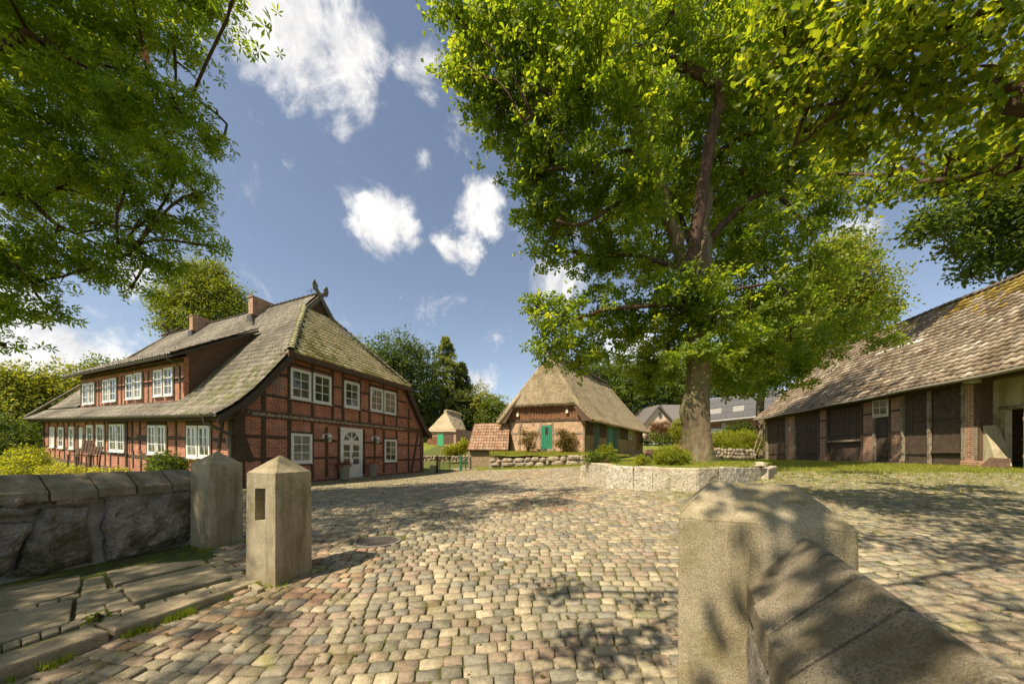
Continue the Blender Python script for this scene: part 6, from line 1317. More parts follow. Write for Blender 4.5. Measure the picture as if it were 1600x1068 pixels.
OAK_PAL = [(.112, .172, .024), (.17, .235, .03), (.078, .13, .018), (.23, .275, .034), (.135, .205, .027)]
def oak():
    base = at(1092, 724, 10.4); t = thing('oak_tree', 'large old oak with a burl on its trunk, standing in the granite planter', 'tree', tuple(base))
    D = 10.4; mb = MB(); tr = [(1092, 730), (1091, 700), (1089, 670), (1089, 640), (1091, 600), (1092, 560), (1092, 520), (1093, 480)]; rad = [.47, .41, .37, .35, .33, .32, .31, .29]
    pts = [at(x, y, D) for x, y in tr]; V = []; n = 28; rings = []
    g = random.Random(4); sub = []
    for i in range(len(pts)-1):
        for k in range(4): t_ = k/4; sub.append((Vector(pts[i]).lerp(Vector(pts[i+1]), t_), rad[i]*(1-t_)+rad[i+1]*t_))
    sub.append((Vector(pts[-1]), rad[-1])); burl = at(1072, 640, D-.15)
    for i, (p, r) in enumerate(sub):
        fl = max(0, 1-i/7)
        for k in range(n):
            th = k*2*math.pi/n; rr = r*(1+.035*math.sin(th*5+1)+.02*math.sin(th*9+i*.4))*(1+fl**2*(.22*max(0, math.cos(th*4+.6))+.05)); q = p+Vector((math.cos(th), math.sin(th), 0))*rr
            d = (q-burl); w = math.exp(-((d.x/.36)**2+(d.y/.5)**2+((d.z)/.40)**2)); q = q+Vector((-.26, -.10, 0))*w*(1 if math.cos(th) < .3 else .2); V.append(q)
    F = [(i*n+k, i*n+(k+1) % n, (i+1)*n+(k+1) % n, (i+1)*n+k) for i in range(len(sub)-1) for k in range(n)]
    mb.add(V, F); o = obj('trunk', mb, M_bark, t, smooth=True); s = o.modifiers.new('s', 'SUBSURF'); s.levels = s.render_levels = 2; lumpy(o, .05, .15); 
    nodes = []; mb = MB(); mbd = MB()
    def L(m, lst, r0, r1, n=8): Q = limb(m, [at(x, y, d) for x, y, d in lst], r0, r1, n, 4, len(lst), .015); nodes.extend(Q); return Q
    L(mb, [(1093, 500, 10.4), (1100, 430, 10.5), (1098, 340, 10.8), (1104, 250, 11), (1120, 150, 11), (1130, 20, 11.2), (1140, -150, 11.5)], .30, .12, 10)
    L(mb, [(1088, 510, 10.4), (1070, 420, 10.6), (1040, 320, 10.4), (1010, 230, 10.2), (985, 150, 10), (975, 60, 9.8), (960, -80, 10)], .22, .08)
    L(mbd, [(1092, 500, 10.1), (1080, 430, 9.9), (1092, 340, 9.8), (1103, 250, 9.7), (1116, 190, 9.6), (1124, 150, 9.5), (1108, 125, 9.4), (1080, 112, 9.3), (1058, 75, 9.2), (1048, 10, 9.2), (1040, -100, 9.5)], .20, .075, 9)
    L(mbd, [(1108, 125, 9.4), (1065, 105, 9.2), (1030, 75, 9.0), (985, 80, 8.9), (930, 130, 8.8), (880, 145, 8.7), (820, 190, 8.6)], .09, .03)
    L(mbd, [(1040, 320, 10.4), (1000, 300, 9.8), (960, 320, 9.4), (910, 350, 9.3), (870, 345, 9.4)], .08, .03)
    L(mbd, [(1010, 230, 10.2), (960, 240, 9.6), (900, 260, 9.3), (850, 265, 9.3)], .08, .03)
    L(mbd, [(1090, 490, 10.3), (1050, 476, 9.9), (1000, 478, 9.8), (940, 485, 10), (870, 510, 10.2)], .09, .03)
    L(mbd, [(1095, 520, 10.3), (1115, 500, 10), (1122, 470, 10), (1160, 450, 10.3), (1220, 440, 10.8)], .09, .03)
    L(mbd, [(1104, 380, 10.6), (1150, 330, 10.8), (1200, 300, 11), (1240, 330, 11.2), (1270, 370, 11.4)], .12, .04)
    L(mbd, [(1104, 250, 11), (1170, 210, 11), (1230, 200, 11), (1290, 220, 11)], .10, .04)
    L(mbd, [(1085, 430, 9.9), (1000, 400, 10.5), (930, 400, 11), (870, 390, 11.3)], .08, .03)
    L(mbd, [(1098, 300, 10.8), (1130, 260, 13), (1160, 200, 15)], .12, .05); L(mbd, [(1095, 420, 10.6), (1060, 330, 13), (1010, 260, 15)], .12, .05)
    bl = B([(735, 40, 9, 62), (700, 20, 8.8, 30), (730, 120, 9, 48), (790, 30, 8.8, 80), (850, 60, 8.5, 90), (930, 60, 8, 90), (1040, 40, 9, 90), (1150, 60, 9, 90), (1230, 60, 9.5, 80), (775, 180, 9.6, 50), (800, 140, 9.4, 75), (880, 180, 9, 90), (980, 170, 8.8, 80), (1060, 190, 11.5, 80), (1170, 170, 10.5, 85),
            (815, 250, 10, 55), (860, 270, 10, 70), (930, 290, 9.6, 75), (1010, 300, 9.2, 60), (1060, 300, 12.5, 70), (1150, 290, 11.5, 80), (1240, 250, 11, 80), (840, 330, 10.4, 42), (890, 360, 10.6, 62), (950, 400, 11, 65), (1020, 400, 11.5, 60), (1140, 400, 12, 70), (1190, 380, 11, 70), (848, 395, 10.5, 30),
            (835, 475, 10.3, 26), (870, 500, 10.3, 50), (930, 500, 10.8, 60), (990, 510, 11, 60), (1040, 470, 10.2, 50), (1050, 530, 11.5, 48), (1140, 500, 11.5, 60), (1210, 470, 11, 65), (1180, 550, 12.5, 50), (1270, 440, 12, 55), (860, 545, 10.4, 30), (910, 560, 11, 36), (1010, 575, 12, 36), (1130, 560, 12, 40), (1240, 540, 12.5, 45),
            (1120, 440, 9.9, 34), (1070, 490, 10, 30), (1100, 520, 9.95, 24), (1290, 330, 11.6, 45), (1300, 250, 12, 60),
            (820, -70, 9, 100), (950, -90, 9, 120), (1100, -110, 9.5, 140), (1250, -90, 10.5, 120), (900, 100, 13.5, 100), (1050, 120, 15, 120), (1200, 150, 15, 110), (1000, 330, 14.5, 80), (1130, 330, 15, 90), (1010, -250, 11, 130), (1180, -260, 12, 140)])
    twigs(mbd, bl, nodes, 5, 3)
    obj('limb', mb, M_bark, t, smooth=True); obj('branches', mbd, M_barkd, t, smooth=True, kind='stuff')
    bl += B([(1090, 545, 9.6, 26), (1060, 560, 9.9, 26), (1125, 555, 9.9, 30), (1105, 470, 9.6, 32), (1075, 440, 9.4, 30), (1160, 520, 10, 40), (1040, 585, 10.6, 22), (1330, 500, 13.5, 40), (1370, 530, 14, 30), (1290, 540, 13.5, 38), (1250, 580, 13, 26), (1385, 500, 14, 18), (1140, 600, 12.5, 26), (1175, 606, 12.8, 24), (1215, 596, 13, 26), (1125, 585, 12, 24), (1010, 600, 12, 18), (1245, 570, 13, 28)])
    P, O, sp = crown_pts(bl, 58000, 15, .13, 5, .8)
    P2, O2, _ = crown_pts(bl, 25000, 5, .12, 6, .75, .5)
    leaves('leaf_rosettes', t, P2, O2, LEAF_ROS, .17, OAK_PAL, M_leaf, .5, 6)['kind'] = 'stuff'
    leaves('crown', t, P, O, (LEAF_SIMPLE[0]*np.array([1, 1.25, 1]), LEAF_SIMPLE[1]), .125, OAK_PAL, M_leaf, .35, 5)['kind'] = 'stuff'
oak()

def chestnut():
    base = Vector((-10.8, 2.2, -1.3)); t = thing('chestnut_tree', 'spreading horse chestnut overhanging the boulder wall from the left edge', 'tree', tuple(base))
    mb = MB(); Q = limb(mb, [base-Vector((0, 0, .3)), base+Vector((.1, .1, 2)), base+Vector((0, .4, 4.5)), base+Vector((.4, .6, 7)), base+Vector((.6, 1, 11))], .48, .14, 14, 4, 1, .02); nodes = list(Q)
    def L(lst, r0, r1): nodes.extend(limb(mb, lst, r0, r1, 8, 4, len(lst)+int(r0*100), .02))
    L([Q[6], at(-250, 330, 4.5), at(-20, 80, 5.2), at(60, 60, 5.5), at(130, 100, 5.8), at(230, 110, 6)], .11, .015)
    L([Q[8], at(-200, 200, 5), at(0, 75, 6), at(100, 65, 6.2), at(170, 95, 6.3), at(300, 150, 6.3)], .10, .015)
    L([Q[5], at(-200, 420, 5), at(0, 300, 5.8), at(90, 350, 6), at(200, 400, 6.3)], .09, .015)
    L([Q[5], at(-200, 500, 5), at(-30, 420, 5.8), at(60, 440, 6)], .12, .02)
    L([Q[9], at(-100, 50, 6), at(100, -60, 6.5), at(280, 0, 6.5)], .07, .012); L([Q[7], Vector((-8, 0, 5)), Vector((-6, -2, 5.5))], .16, .04); L([Q[9], Vector((-8.5, 5, 8)), Vector((-7, 8, 9.5))], .05, .012)
    bl = B([(30, 60, 5.8, 85), (120, 40, 6, 80), (200, 50, 6, 70), (265, 60, 6, 50), (325, 10, 6.5, 26), (290, -20, 6.5, 40), (60, 180, 5.6, 90), (150, 160, 6, 80), (220, 170, 6, 70), (290, 180, 6.2, 45), (335, 225, 6.3, 26), (30, 290, 6, 70), (120, 270, 6, 70), (200, 280, 6, 65), (275, 270, 6.3, 50), (320, 300, 6.4, 30), (290, 350, 6.5, 38), (335, 385, 6.6, 20),
            (230, 340, 6.3, 45), (150, 350, 6.2, 48), (60, 370, 6, 50), (190, 400, 6.3, 42), (250, 410, 6.6, 30), (140, 420, 6.3, 38), (205, 450, 6.5, 22), (60, 440, 6, 42), (15, 480, 6, 36), (85, 490, 6.2, 22), (0, 400, 5.8, 45), (5, 540, 6.2, 14), (-60, 200, 5.5, 110), (-80, 400, 5.5, 100), (-100, 0, 6, 130), (110, 120, 7.2, 90), (230, 220, 7.4, 70), (60, 270, 7.2, 80), (60, -120, 6.5, 120), (200, -100, 7, 90)])
    off = [(np.array(q), r) for q, r in [((-9, -1, 4.5), 2.2), ((-7.3, -2, 4.8), 2.0), ((-8.8, 1.2, 6.2), 2.4), ((-8.2, 4.5, 9), 2.3), ((-7, 6.2, 9.5), 1.8), ((-10.5, 4, 11), 2.6), ((-9.5, 1, 9.5), 2.6), ((-11.5, -1, 7), 2.6), ((-12, 3, 8), 2.6), ((-8.6, -2.5, 6.8), 2.2), ((-12, 6, 6), 2.3), ((-8.2, 4.9, 7.9), 1.6), ((-6.4, 5.7, 8.4), 1.2), ((-4.8, 5.5, 8.2), 1.05), ((-4.2, 3.1, 8.1), .85), ((-5.8, 2.2, 7.8), 1.1), ((-3.3, 4.5, 8.4), .7), ((-7.4, 1.0, 6.8), 1.3), ((-7.0, 3.4, 8.0), 1.1)]]
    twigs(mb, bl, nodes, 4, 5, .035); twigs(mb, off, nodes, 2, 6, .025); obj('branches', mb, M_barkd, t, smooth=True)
    pal = [(.125, .20, .026), (.18, .26, .036), (.09, .15, .02), (.24, .30, .042)]
    P, O, _ = crown_pts(bl, 14000, 8, .13, 15, .85, .4); P2, O2, _ = crown_pts(off, 13000, 7, .24, 16, .7)
    leaves('crown', t, P2, O2, LEAF_PALM, .18, pal, M_leaf, .8, 19)['kind'] = 'stuff'
    o = leaves('crown', t, P, O, LEAF_PALM, .125, pal, M_leaf, .6, 15); o['kind'] = 'stuff'
    f = at(228, 88, 5.4); mb = MB(); r = random.Random(2)
    for k in range(40): p = Vector(f)+Vector((r.gauss(0, .02), r.gauss(0, .02), r.uniform(-.11, .11))); mb.tube([p, p+Vector((r.gauss(0, .02), r.gauss(0, .02), .015))], .008, 4)
    obj('blossom', mb, plain('pinkish blossom', (.55, .26, .18), .7), t)['kind'] = 'stuff'
chestnut()

def near_tree():
    base = Vector((6.3, -2.2, -1.2)); t = thing('maple_tree', 'lobed leaf tree reaching over the top right corner, closest to the camera', 'tree', tuple(base))
    mb = MB(); Q = limb(mb, [base-Vector((0, 0, .3)), base+Vector((0, .1, 2.5)), base+Vector((-.1, .4, 4.5)), base+Vector((-.3, .6, 7.5))], .36, .12, 12, 4, 1, .02); nodes = list(Q)
    def L(lst, r0, r1): nodes.extend(limb(mb, lst, r0, r1, 7, 4, len(lst)+int(r0*99), .02))
    L([Q[5], Vector((6, .8, 3.2)), at(1700, 150, 3.2), at(1560, 130, 3.6), at(1440, 130, 3.9), at(1350, 170, 4.2)], .12, .012); L([Q[6], Vector((5.5, 0.5, 4.3)), at(1600, -20, 3.1), at(1480, 20, 3.4), at(1400, 90, 3.6), at(1300, 180, 3.9), at(1240, 230, 4.2)], .10, .01)
    L([Q[7], Vector((4, 0, 5.0)), Vector((2, .3, 5.2)), Vector((.2, .2, 4.6))], .10, .02); L([Q[5], Vector((4.8, 1.5, 3.4)), at(1560, 260, 4.6), at(1480, 270, 5)], .09, .01)
    L([Q[7], Vector((4, -1.8, 5.2)), Vector((1.5, -2, 5))], .10, .02)
    bl = B([(1265, 90, 4.0, 62), (1230, 30, 4, 60), (1330, 60, 3.5, 85), (1330, 140, 3.8, 70), (1420, 40, 3.2, 95), (1440, 140, 3.6, 80), (1530, 60, 3.2, 100), (1560, 170, 3.8, 75), (1205, 150, 4.4, 42), (1265, 195, 4.5, 40), (1340, 220, 4.6, 45), (1430, 220, 4.6, 50), (1510, 240, 4.8, 50), (1590, 240, 5, 55), (1390, 285, 5.6, 32), (1180, 90, 4.6, 34), (1300, -60, 3.6, 90), (1480, -80, 3.4, 120), (1680, 100, 3.6, 110), (1640, 240, 4.5, 60), (1300, 270, 7.5, 36), (1370, 300, 7.5, 30)])
    off = [(np.array(q), r) for q, r in [((4.3, .6, 4.6), 1.2), ((2.6, -.4, 5.0), 1.0), ((.4, -.9, 4.5), .8), ((1.4, -1.2, 5.2), .9), ((3.2, -1.6, 5.2), 1.3), ((5.6, -1.2, 5.6), 1.7), ((6.5, .8, 5.5), 1.5), ((7.5, -1.5, 5), 1.8), ((5, -3, 6), 1.8), ((1.0, -.2, 4.4), .5)]]
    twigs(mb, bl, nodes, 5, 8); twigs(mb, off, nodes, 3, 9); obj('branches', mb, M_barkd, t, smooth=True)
    pal = [(.075, .125, .016), (.12, .175, .022), (.18, .225, .026), (.05, .09, .013), (.22, .25, .03)]
    P, O, _ = crown_pts(bl, 9800, 7, .10, 25, .85, .5); P2, O2, _ = crown_pts(off, 5600, 7, .14, 26, .8)
    o3 = [(np.array(q), r) for q, r in [((-1.15, -1.2, 3.4), .28), ((-1.6, -1.5, 3.8), .26), ((-.9, -1.5, 3.3), .2), ((-1.5, .35, 3.1), .30), ((-2.0, .0, 3.5), .32), ((-1.2, .7, 3.4), .22), ((-2.6, .5, 4.4), .3), ((-.45, -.25, 3.1), .26), ((-.25, -.55, 3.5), .24), ((-1.1, -.8, 3.7), .30), ((-.6, -.9, 3.9), .22), ((-.9, -.1, 3.6), .2)]]  # unseen leaf clumps added overhead to dapple the post, coping and near cobbles
    o4 = [(np.array(q), r) for q, r in [((1.9, .9, 4.7), .7), ((3.1, 1.6, 4.9), .8), ((4.4, 1.9, 5), .9), ((2.8, .3, 5.2), .9), ((1.2, 1.5, 5.0), .5), ((3.8, .6, 5.2), 1.0), ((4.2, -.4, 4.9), .8), ((5.3, .9, 5.3), .9)]]  # more unseen leaf masses, added to shade the cobbles on the right
    twigs(mb2 := MB(), o3+o4, nodes, 3, 10); obj('branches', mb2, M_barkd, t, smooth=True)['kind'] = 'stuff'
    P3, O3, _ = crown_pts(o3, 1000, 7, .09, 27, .8); P4, O4, _ = crown_pts(o4, 6500, 7, .16, 28, .8)
    P2 = np.concatenate([P2, P3, P4]); O2 = np.concatenate([O2, O3, O4])
    o = leaves('crown', t, np.concatenate([P, P2]), np.concatenate([O, O2]), LEAF_LOBED, .095, pal, M_leaf, .8, 25); o['kind'] = 'stuff'
near_tree()

def tree(label, blobs, trunk, tr, n, size, pal, seed, per=10, spread=.3, name='tree', m=None, core=.7, up=.6, group=None):
    t = thing(name, label, 'tree', tuple(trunk[0]), group); mb = MB(); Q = limb(mb, trunk, tr, tr*.35, 9, 4, seed, .02)
    twigs(mb, blobs, Q[len(Q)//3:], 2, seed); obj('trunk', mb, M_bark, t, smooth=True)
    P, O, _ = crown_pts(blobs, n, per, spread, seed, core); o = leaves('crown', t, P, O, LEAF_SIMPLE, size, pal, m or M_leafd, up, seed); o['kind'] = 'stuff'; return t
PAL_Y = [(.17, .21, .028), (.22, .24, .036), (.13, .165, .024), (.26, .26, .045)]; PAL_M = [(.09, .135, .022), (.12, .165, .028), (.065, .10, .018), (.15, .185, .032)]; PAL_D = [(.05, .08, .02), (.07, .105, .024), (.035, .058, .016), (.09, .125, .028)]; PAL_G = [(.10, .125, .055), (.13, .155, .075), (.08, .10, .045)]
tree('yellow green tree rising behind the far end of the barn', B([(1325, 400, 29, 40), (1290, 440, 29, 55), (1345, 450, 29, 42), (1250, 490, 29, 50), (1310, 500, 29, 55), (1360, 480, 29, 34), (1385, 480, 29, 18), (1220, 530, 29, 50), (1270, 550, 29, 48), (1200, 570, 29, 34), (1150, 560, 29.5, 36), (1200, 500, 30, 60), (1310, 390, 30, 30)]),
     [at(1192, 722, 30), at(1190, 660, 30), at(1190, 600, 30), at(1230, 520, 30), at(1290, 450, 29)], .42, 42000, .27, [PAL_Y[0], PAL_Y[1], PAL_M[3], PAL_M[1]], 41, name='lime_tree', spread=.38)
tree('dark tree whose branches hang over the barn ridge at the right edge', B([(1600, 250, 17, 70), (1550, 250, 17, 50), (1500, 270, 16.5, 40), (1470, 340, 16.5, 34), (1440, 355, 16.5, 24), (1530, 330, 17, 50), (1590, 340, 17, 60), (1500, 390, 17, 24), (1550, 400, 17.5, 36), (1590, 410, 18, 30), (1510, 430, 17.5, 16), (1650, 300, 17, 100), (1450, 290, 17, 26), (1610, 180, 18, 60), (1680, 180, 18, 90)]),
     [Vector((30, 22, -.5)), Vector((30, 21, 5)), Vector((28, 19, 9)), at(1640, 300, 17.5)], .45, 30000, .23, PAL_D+[PAL_M[0]], 42, name='dark_tree', spread=.26, m=M_leaf)
tree('bright tree rising behind the farmhouse chimneys', B([(320, 455, 37, 38), (285, 470, 37, 32), (355, 465, 37, 30), (260, 480, 37, 22), (300, 430, 37, 24), (335, 425, 37, 20), (270, 510, 37, 22), (370, 490, 37, 22), (320, 500, 37, 35)]), [at(320, 660, 37), at(320, 560, 37), at(318, 470, 37)], .4, 30000, .25, [PAL_Y[0], PAL_Y[2], PAL_M[3]], 43, name='beech_tree', spread=.42)
rows = [(10, 590, 34, 38, PAL_Y, 'yellowish tree at the left edge, beyond the garden'), (60, 600, 36, 40, PAL_Y, 'second yellowish tree from the left, beyond the garden'), (115, 590, 38, 40, PAL_Y, 'broad tree whose crown stands over the far end of the long house'), (165, 580, 40, 32, PAL_M, 'darker tree close against the far house roof'), (205, 575, 44, 26, PAL_M, 'small tree top peeping over the far roof hip')]
for i, (px, py, d, r, pal, lb) in enumerate(rows):
    bl = B([(px, py+10, d, r), (px-r*.7, py+30, d, r*.7), (px+r*.6, py+25, d, r*.7), (px, py+50, d-.5, r), (px-10, py+85, d-1, r*1.0), (px+r*.5, py+75, d, r*.8), (px-r*.6, py+70, d, r*.7)]); tree(lb, bl, [at(px, py+125, d), at(px, py+60, d), at(px, py+5, d)], .3, 17000, .30, pal, 50+i, name='garden_tree', spread=.34, group='trees beyond the garden')
mid = [(560, 560, 50, [(0, 0, 26), (-22, 12, 18), (24, 20, 22), (0, 35, 30), (20, 60, 30)], PAL_M, 'rounded tree showing just over the farmhouse hip', 'woodland_tree'),
       (625, 560, 48, [(0, -10, 30), (-24, 6, 24), (26, 0, 24), (0, 20, 40), (-26, 45, 30), (26, 40, 32), (0, 70, 44)], PAL_D, 'tall dark rounded tree left of the conifer', 'woodland_tree'),
       (652, 640, 54, [(0, -8, 24), (-22, 10, 22), (22, 6, 22), (0, 18, 30), (-10, 40, 32), (24, 34, 24)], PAL_G, 'pale silvery green tree behind the cottage', 'willow_tree'),
       (745, 632, 56, [(0, -6, 22), (-22, 6, 18), (20, 0, 18), (0, 18, 28), (-24, 30, 24), (20, 26, 22), (0, 40, 30)], PAL_Y, 'fresh green tree right of the conifer', 'woodland_tree'),
       (772, 655, 54, [(0, -18, 13), (-8, 0, 16), (6, 4, 14), (-4, 20, 18)], PAL_M, 'small tree beside the thatched barn roof', 'woodland_tree'),
       (930, 600, 68, [(0, -25, 30), (-25, 0, 24), (30, -10, 28), (0, 20, 36), (40, 20, 28)], PAL_M, 'tree behind the ridge of the thatched barn', 'woodland_tree'),
       (985, 615, 70, [(0, -10, 26), (-24, 6, 24), (26, 0, 26), (0, 24, 32), (28, 34, 24)], PAL_D, 'dark tree between the thatched barn and the pink house', 'woodland_tree'),
       (1060, 600, 70, [(0, -10, 24), (-26, 6, 24), (26, 0, 24), (0, 20, 26)], PAL_M, 'distant tree behind the pink house', 'woodland_tree'),
       (1150, 590, 66, [(0, -16, 26), (-30, 6, 26), (30, 0, 26), (0, 20, 26)], PAL_M, 'distant tree behind the solar roof', 'woodland_tree'),
       (1040, 560, 84, [(0, 0, 34), (-40, 10, 30), (30, 30, 30), (-20, 40, 36)], PAL_D, 'tall dark tree seen behind the oak trunk', 'woodland_tree'),
       (590, 600, 50, [(0, 0, 24), (-20, 20, 22), (22, 24, 24), (4, 44, 30)], PAL_D, 'dark tree directly behind the farmhouse roof edge', 'woodland_tree')]
for i, (px, py, d, bs, pal, lb, nm) in enumerate(mid):
    bl = B([(px+x*1.1, py+y, d+(y*.02), r*1.28) for x, y, r in bs]); tree(lb, bl, [at(px, 705, d), at(px, (py+705)/2, d), at(px, py, d)], .3, 20000, .34 if d < 60 else .42, pal, 70+i, name=nm, spread=.36, group='trees behind the yard' if nm == 'woodland_tree' else None)
def conifer(label, px, top, bot, d, w, seed, pal):
    w *= 1.45
    base = at(px, bot, d); t = thing('spruce_tree', label, 'tree', tuple(base)); mb = MB(); tp = at(px, top, d); H = (tp-base).length; mb.tube([base, tp], [.35, .03], 8); obj('trunk', mb, M_barkd, t)
    rng = np.random.default_rng(seed); P = []; O = []; R = w*d/FOC
    for k in range(230):
        f = rng.random()**.8; z = f*H; r = R*(1-f)**.75*(.75+.4*rng.random())+.15; th = rng.random()*6.283; n = int(40+80*(1-f)); u = rng.random(n)**.7; q = np.stack([np.cos(th)*u*r, np.sin(th)*u*r, z-.28*u*u*r+.12*u*r], 1)+rng.normal(size=(n, 3))*np.array([.16, .16, .09])*(1.2-u[:, None]*.6)
        P.append(q+np.array(base)); O.append(np.tile([np.cos(th), np.sin(th), .1], (n, 1)))
    P = np.concatenate(P); O = np.concatenate(O); o = leaves('crown', t, P, O, (LEAF_SIMPLE[0]*np.array([1, .7, 1]), LEAF_SIMPLE[1]), .42, pal, M_leafd, .3, seed); o['kind'] = 'stuff'
conifer('tall spruce standing above the far cottage', 697, 528, 690, 54, 40, 1, [(.11, .15, .04), (.17, .20, .05), (.07, .105, .03), (.22, .24, .07)])
conifer('slimmer spruce just right of the tallest spruce', 722, 568, 690, 55, 26, 2, [(.06, .085, .025), (.09, .115, .032)])

# ------------------------------------------------------------------ shrubs, hedges and climbers
def shrub(name, label, cat, blobs, n, size, pal, seed, per=8, spread=.06, core=.45, up=.5, base=None, stems=None, m=None, group=None, leaf=LEAF_SIMPLE):
    c = sum((Vector(b[0]) for b in blobs), Vector())/len(blobs); base = base or Vector((c.x, c.y, min(b[0][2]-b[1] for b in blobs))); t = thing(name, label, cat, tuple(base), group)
    mb = MB(); r = random.Random(seed)
    for b, rad in blobs:
        for k in range(4): p = Vector(b)+Vector((r.gauss(0, 1), r.gauss(0, 1), r.gauss(0, .6)))*rad*.5; limb(mb, [base, base.lerp(p, .5)+Vector((0, 0, .03)), p], .018, .005, 5, 2, k, .05)
    obj('stems', mb, M_barkd, t)['kind'] = 'stuff'; P, O, _ = crown_pts(blobs, n, per, spread, seed, core); o = leaves('foliage', t, P, O, leaf, size, pal, m or M_leaf, up, seed); o['kind'] = 'stuff'; return t
PAL_B = [(.19, .23, .028), (.25, .27, .04), (.14, .18, .022)]
shrub('box_bush', 'large clipped box bush in front of the oak trunk', 'bush', B([(1049, 711, 8.9, 17), (1040, 712, 8.9, 15), (1058, 712, 9, 15), (1066, 716, 8.9, 12), (1034, 716, 8.9, 11)]), 9000, .045, PAL_B, 101, spread=.04, core=.3)
shrub('box_bush', 'smaller round box bush at the left end of the planter', 'bush', B([(948, 705, 11.0, 12), (946, 710, 11, 11)]), 3600, .05, PAL_B, 102, spread=.04, core=.3)
shrub('low_shrub', 'low loose shrub beside the smaller box bush', 'bush', B([(930, 713, 10.6, 9), (922, 716, 10.6, 8), (960, 716, 10.5, 6)]), 1500, .06, PAL_M, 103, spread=.05)
shrub('low_shrub', 'small yellow green plant between the two box bushes', 'plant', B([(1002, 717, 8.9, 8), (1010, 719, 8.9, 6), (996, 720, 8.8, 5)]), 900, .05, PAL_Y, 104, spread=.04)
shrub('round_bush', 'dark rounded bush against the long wall of the farmhouse', 'bush', B([(262, 722, 10.8, 18), (246, 727, 10.8, 14), (278, 727, 10.8, 14), (262, 734, 10.6, 18)]), 7000, .06, PAL_D+[PAL_M[1]], 105, spread=.05)
shrub('garden_shrub', 'yellow green shrub in the garden near the far house corner', 'bush', B([(40, 716, 14, 20), (22, 722, 14, 16), (58, 722, 14, 16), (40, 735, 13.5, 22)]), 7000, .085, PAL_Y, 106, spread=.08)
shrub('garden_shrub', 'dark shrub mass at the left edge below the trees', 'bush', B([(15, 672, 22, 30), (40, 690, 22, 24), (-20, 680, 21, 40), (10, 700, 21, 30)]), 9000, .14, PAL_D, 107, spread=.14)
shrub('flowering_shrub', 'pale flowered low plants under the far windows of the house', 'plant', B([(95, 735, 13, 12), (120, 737, 12.5, 12), (75, 738, 13, 12), (150, 738, 12, 10), (185, 738, 11.6, 10)]), 5000, .06, PAL_Y+[(.4, .36, .2)], 108, spread=.07)
shrub('rose_bush', 'yellowish bush before the cottage between wall and shed', 'bush', B([(710, 702, 27.5, 9), (700, 704, 27.5, 8), (720, 702, 27.5, 9), (726, 692, 27, 7)]), 4000, .13, PAL_Y, 109, spread=.12)
shrub('hedge', 'bright hedge behind the low rubble wall beside the barn end', 'hedge', B([(1118, 688, 28.5, 15), (1140, 686, 28.5, 16), (1162, 684, 28.5, 16), (1106, 694, 28.5, 12), (1178, 690, 28.5, 14), (1130, 698, 28.2, 13), (1152, 698, 28.2, 13), (1172, 700, 28.2, 12)]), 12000, .13, PAL_B, 110, spread=.14)
shrub('elder_bush', 'dark green bush above the bright hedge under the solar roof', 'bush', B([(1160, 668, 31, 12), (1145, 672, 31, 10), (1172, 672, 31, 9)]), 3000, .14, PAL_D+[PAL_M[3]], 111, spread=.14)
shrub('hedge', 'long low hedge in front of the pink house', 'hedge', B([(1012, 688, 36, 9), (1030, 688, 36, 10), (1048, 688, 36, 10), (1066, 688, 36, 10), (1020, 681, 36, 8), (1040, 681, 36, 8), (1056, 680, 36, 8)]), 5000, .14, PAL_M, 112, spread=.14)
shrub('copper_bush', 'reddish leaved bush in front of the pink gable', 'bush', B([(1024, 668, 36.5, 10), (1040, 667, 36.5, 11), (1034, 675, 36.3, 11), (1052, 672, 36.5, 8)]), 3600, .14, [(.13, .055, .04), (.17, .09, .055), (.09, .07, .035)], 113, spread=.15)
shrub('yellow_bush', 'yellow green bush touching the oak trunk on the left', 'bush', B([(1060, 662, 33, 9), (1058, 672, 33, 10)]), 2400, .13, PAL_Y, 114, spread=.12)
for x, y, r, lb in ((825, 688, 15, 'climbing rose on thin stems left of the green barn door'), (884, 690, 17, 'fuller climbing rose right of the green barn door')):
    shrub('climbing_rose', lb, 'climber', B([(x-6, y-14, 23.4, r*.42), (x+8, y-8, 23.3, r*.5), (x-8, y+2, 23.2, r*.45), (x+4, y+8, 23.2, r*.5), (x, y-2, 23.3, r*.5)]), 1500 if x < 850 else 2600, .10, [(.08, .09, .03), (.12, .11, .045), (.16, .10, .05)], int(x), spread=.12, base=Vector(at(x, 706, 23.4)))

# ------------------------------------------------------------------ grass and weeds as real blades
M_grass = leaf_mat('grass blade', .35, .15)
def blades(name, X, Y, Z, h, w, pal, seed, parent=None):
    rng = np.random.default_rng(seed); n = len(X); th = rng.random(n)*6.283; d = np.stack([np.cos(th), np.sin(th), np.zeros(n)], 1); lean = rng.normal(size=(n, 3))*.35; lean[:, 2] = 1; hh = h*(.5+rng.random(n))[:, None]
    p = np.stack([X, Y, Z], 1); a = p-d*w; b = p+d*w; c = p+lean*hh; V = np.stack([a, b, c], 1).reshape(-1, 3); pal = np.array(pal); col = pal[rng.integers(0, len(pal), n)]*(.7+.6*rng.random((n, 1)))
    return np_obj(name, V, np.arange(3*n).reshape(-1, 3), M_grass, parent, np.repeat(col, 3, 0), kind='stuff')
GP = [(.17, .22, .025), (.23, .26, .035), (.30, .28, .06), (.13, .17, .022), (.36, .31, .10)]
rng = np.random.default_rng(77)
def scatter(n, x0, x1, y0, y1, test): X = x0+(x1-x0)*rng.random(n); Y = y0+(y1-y0)*rng.random(n); k = test(X, Y); return X[k], Y[k]
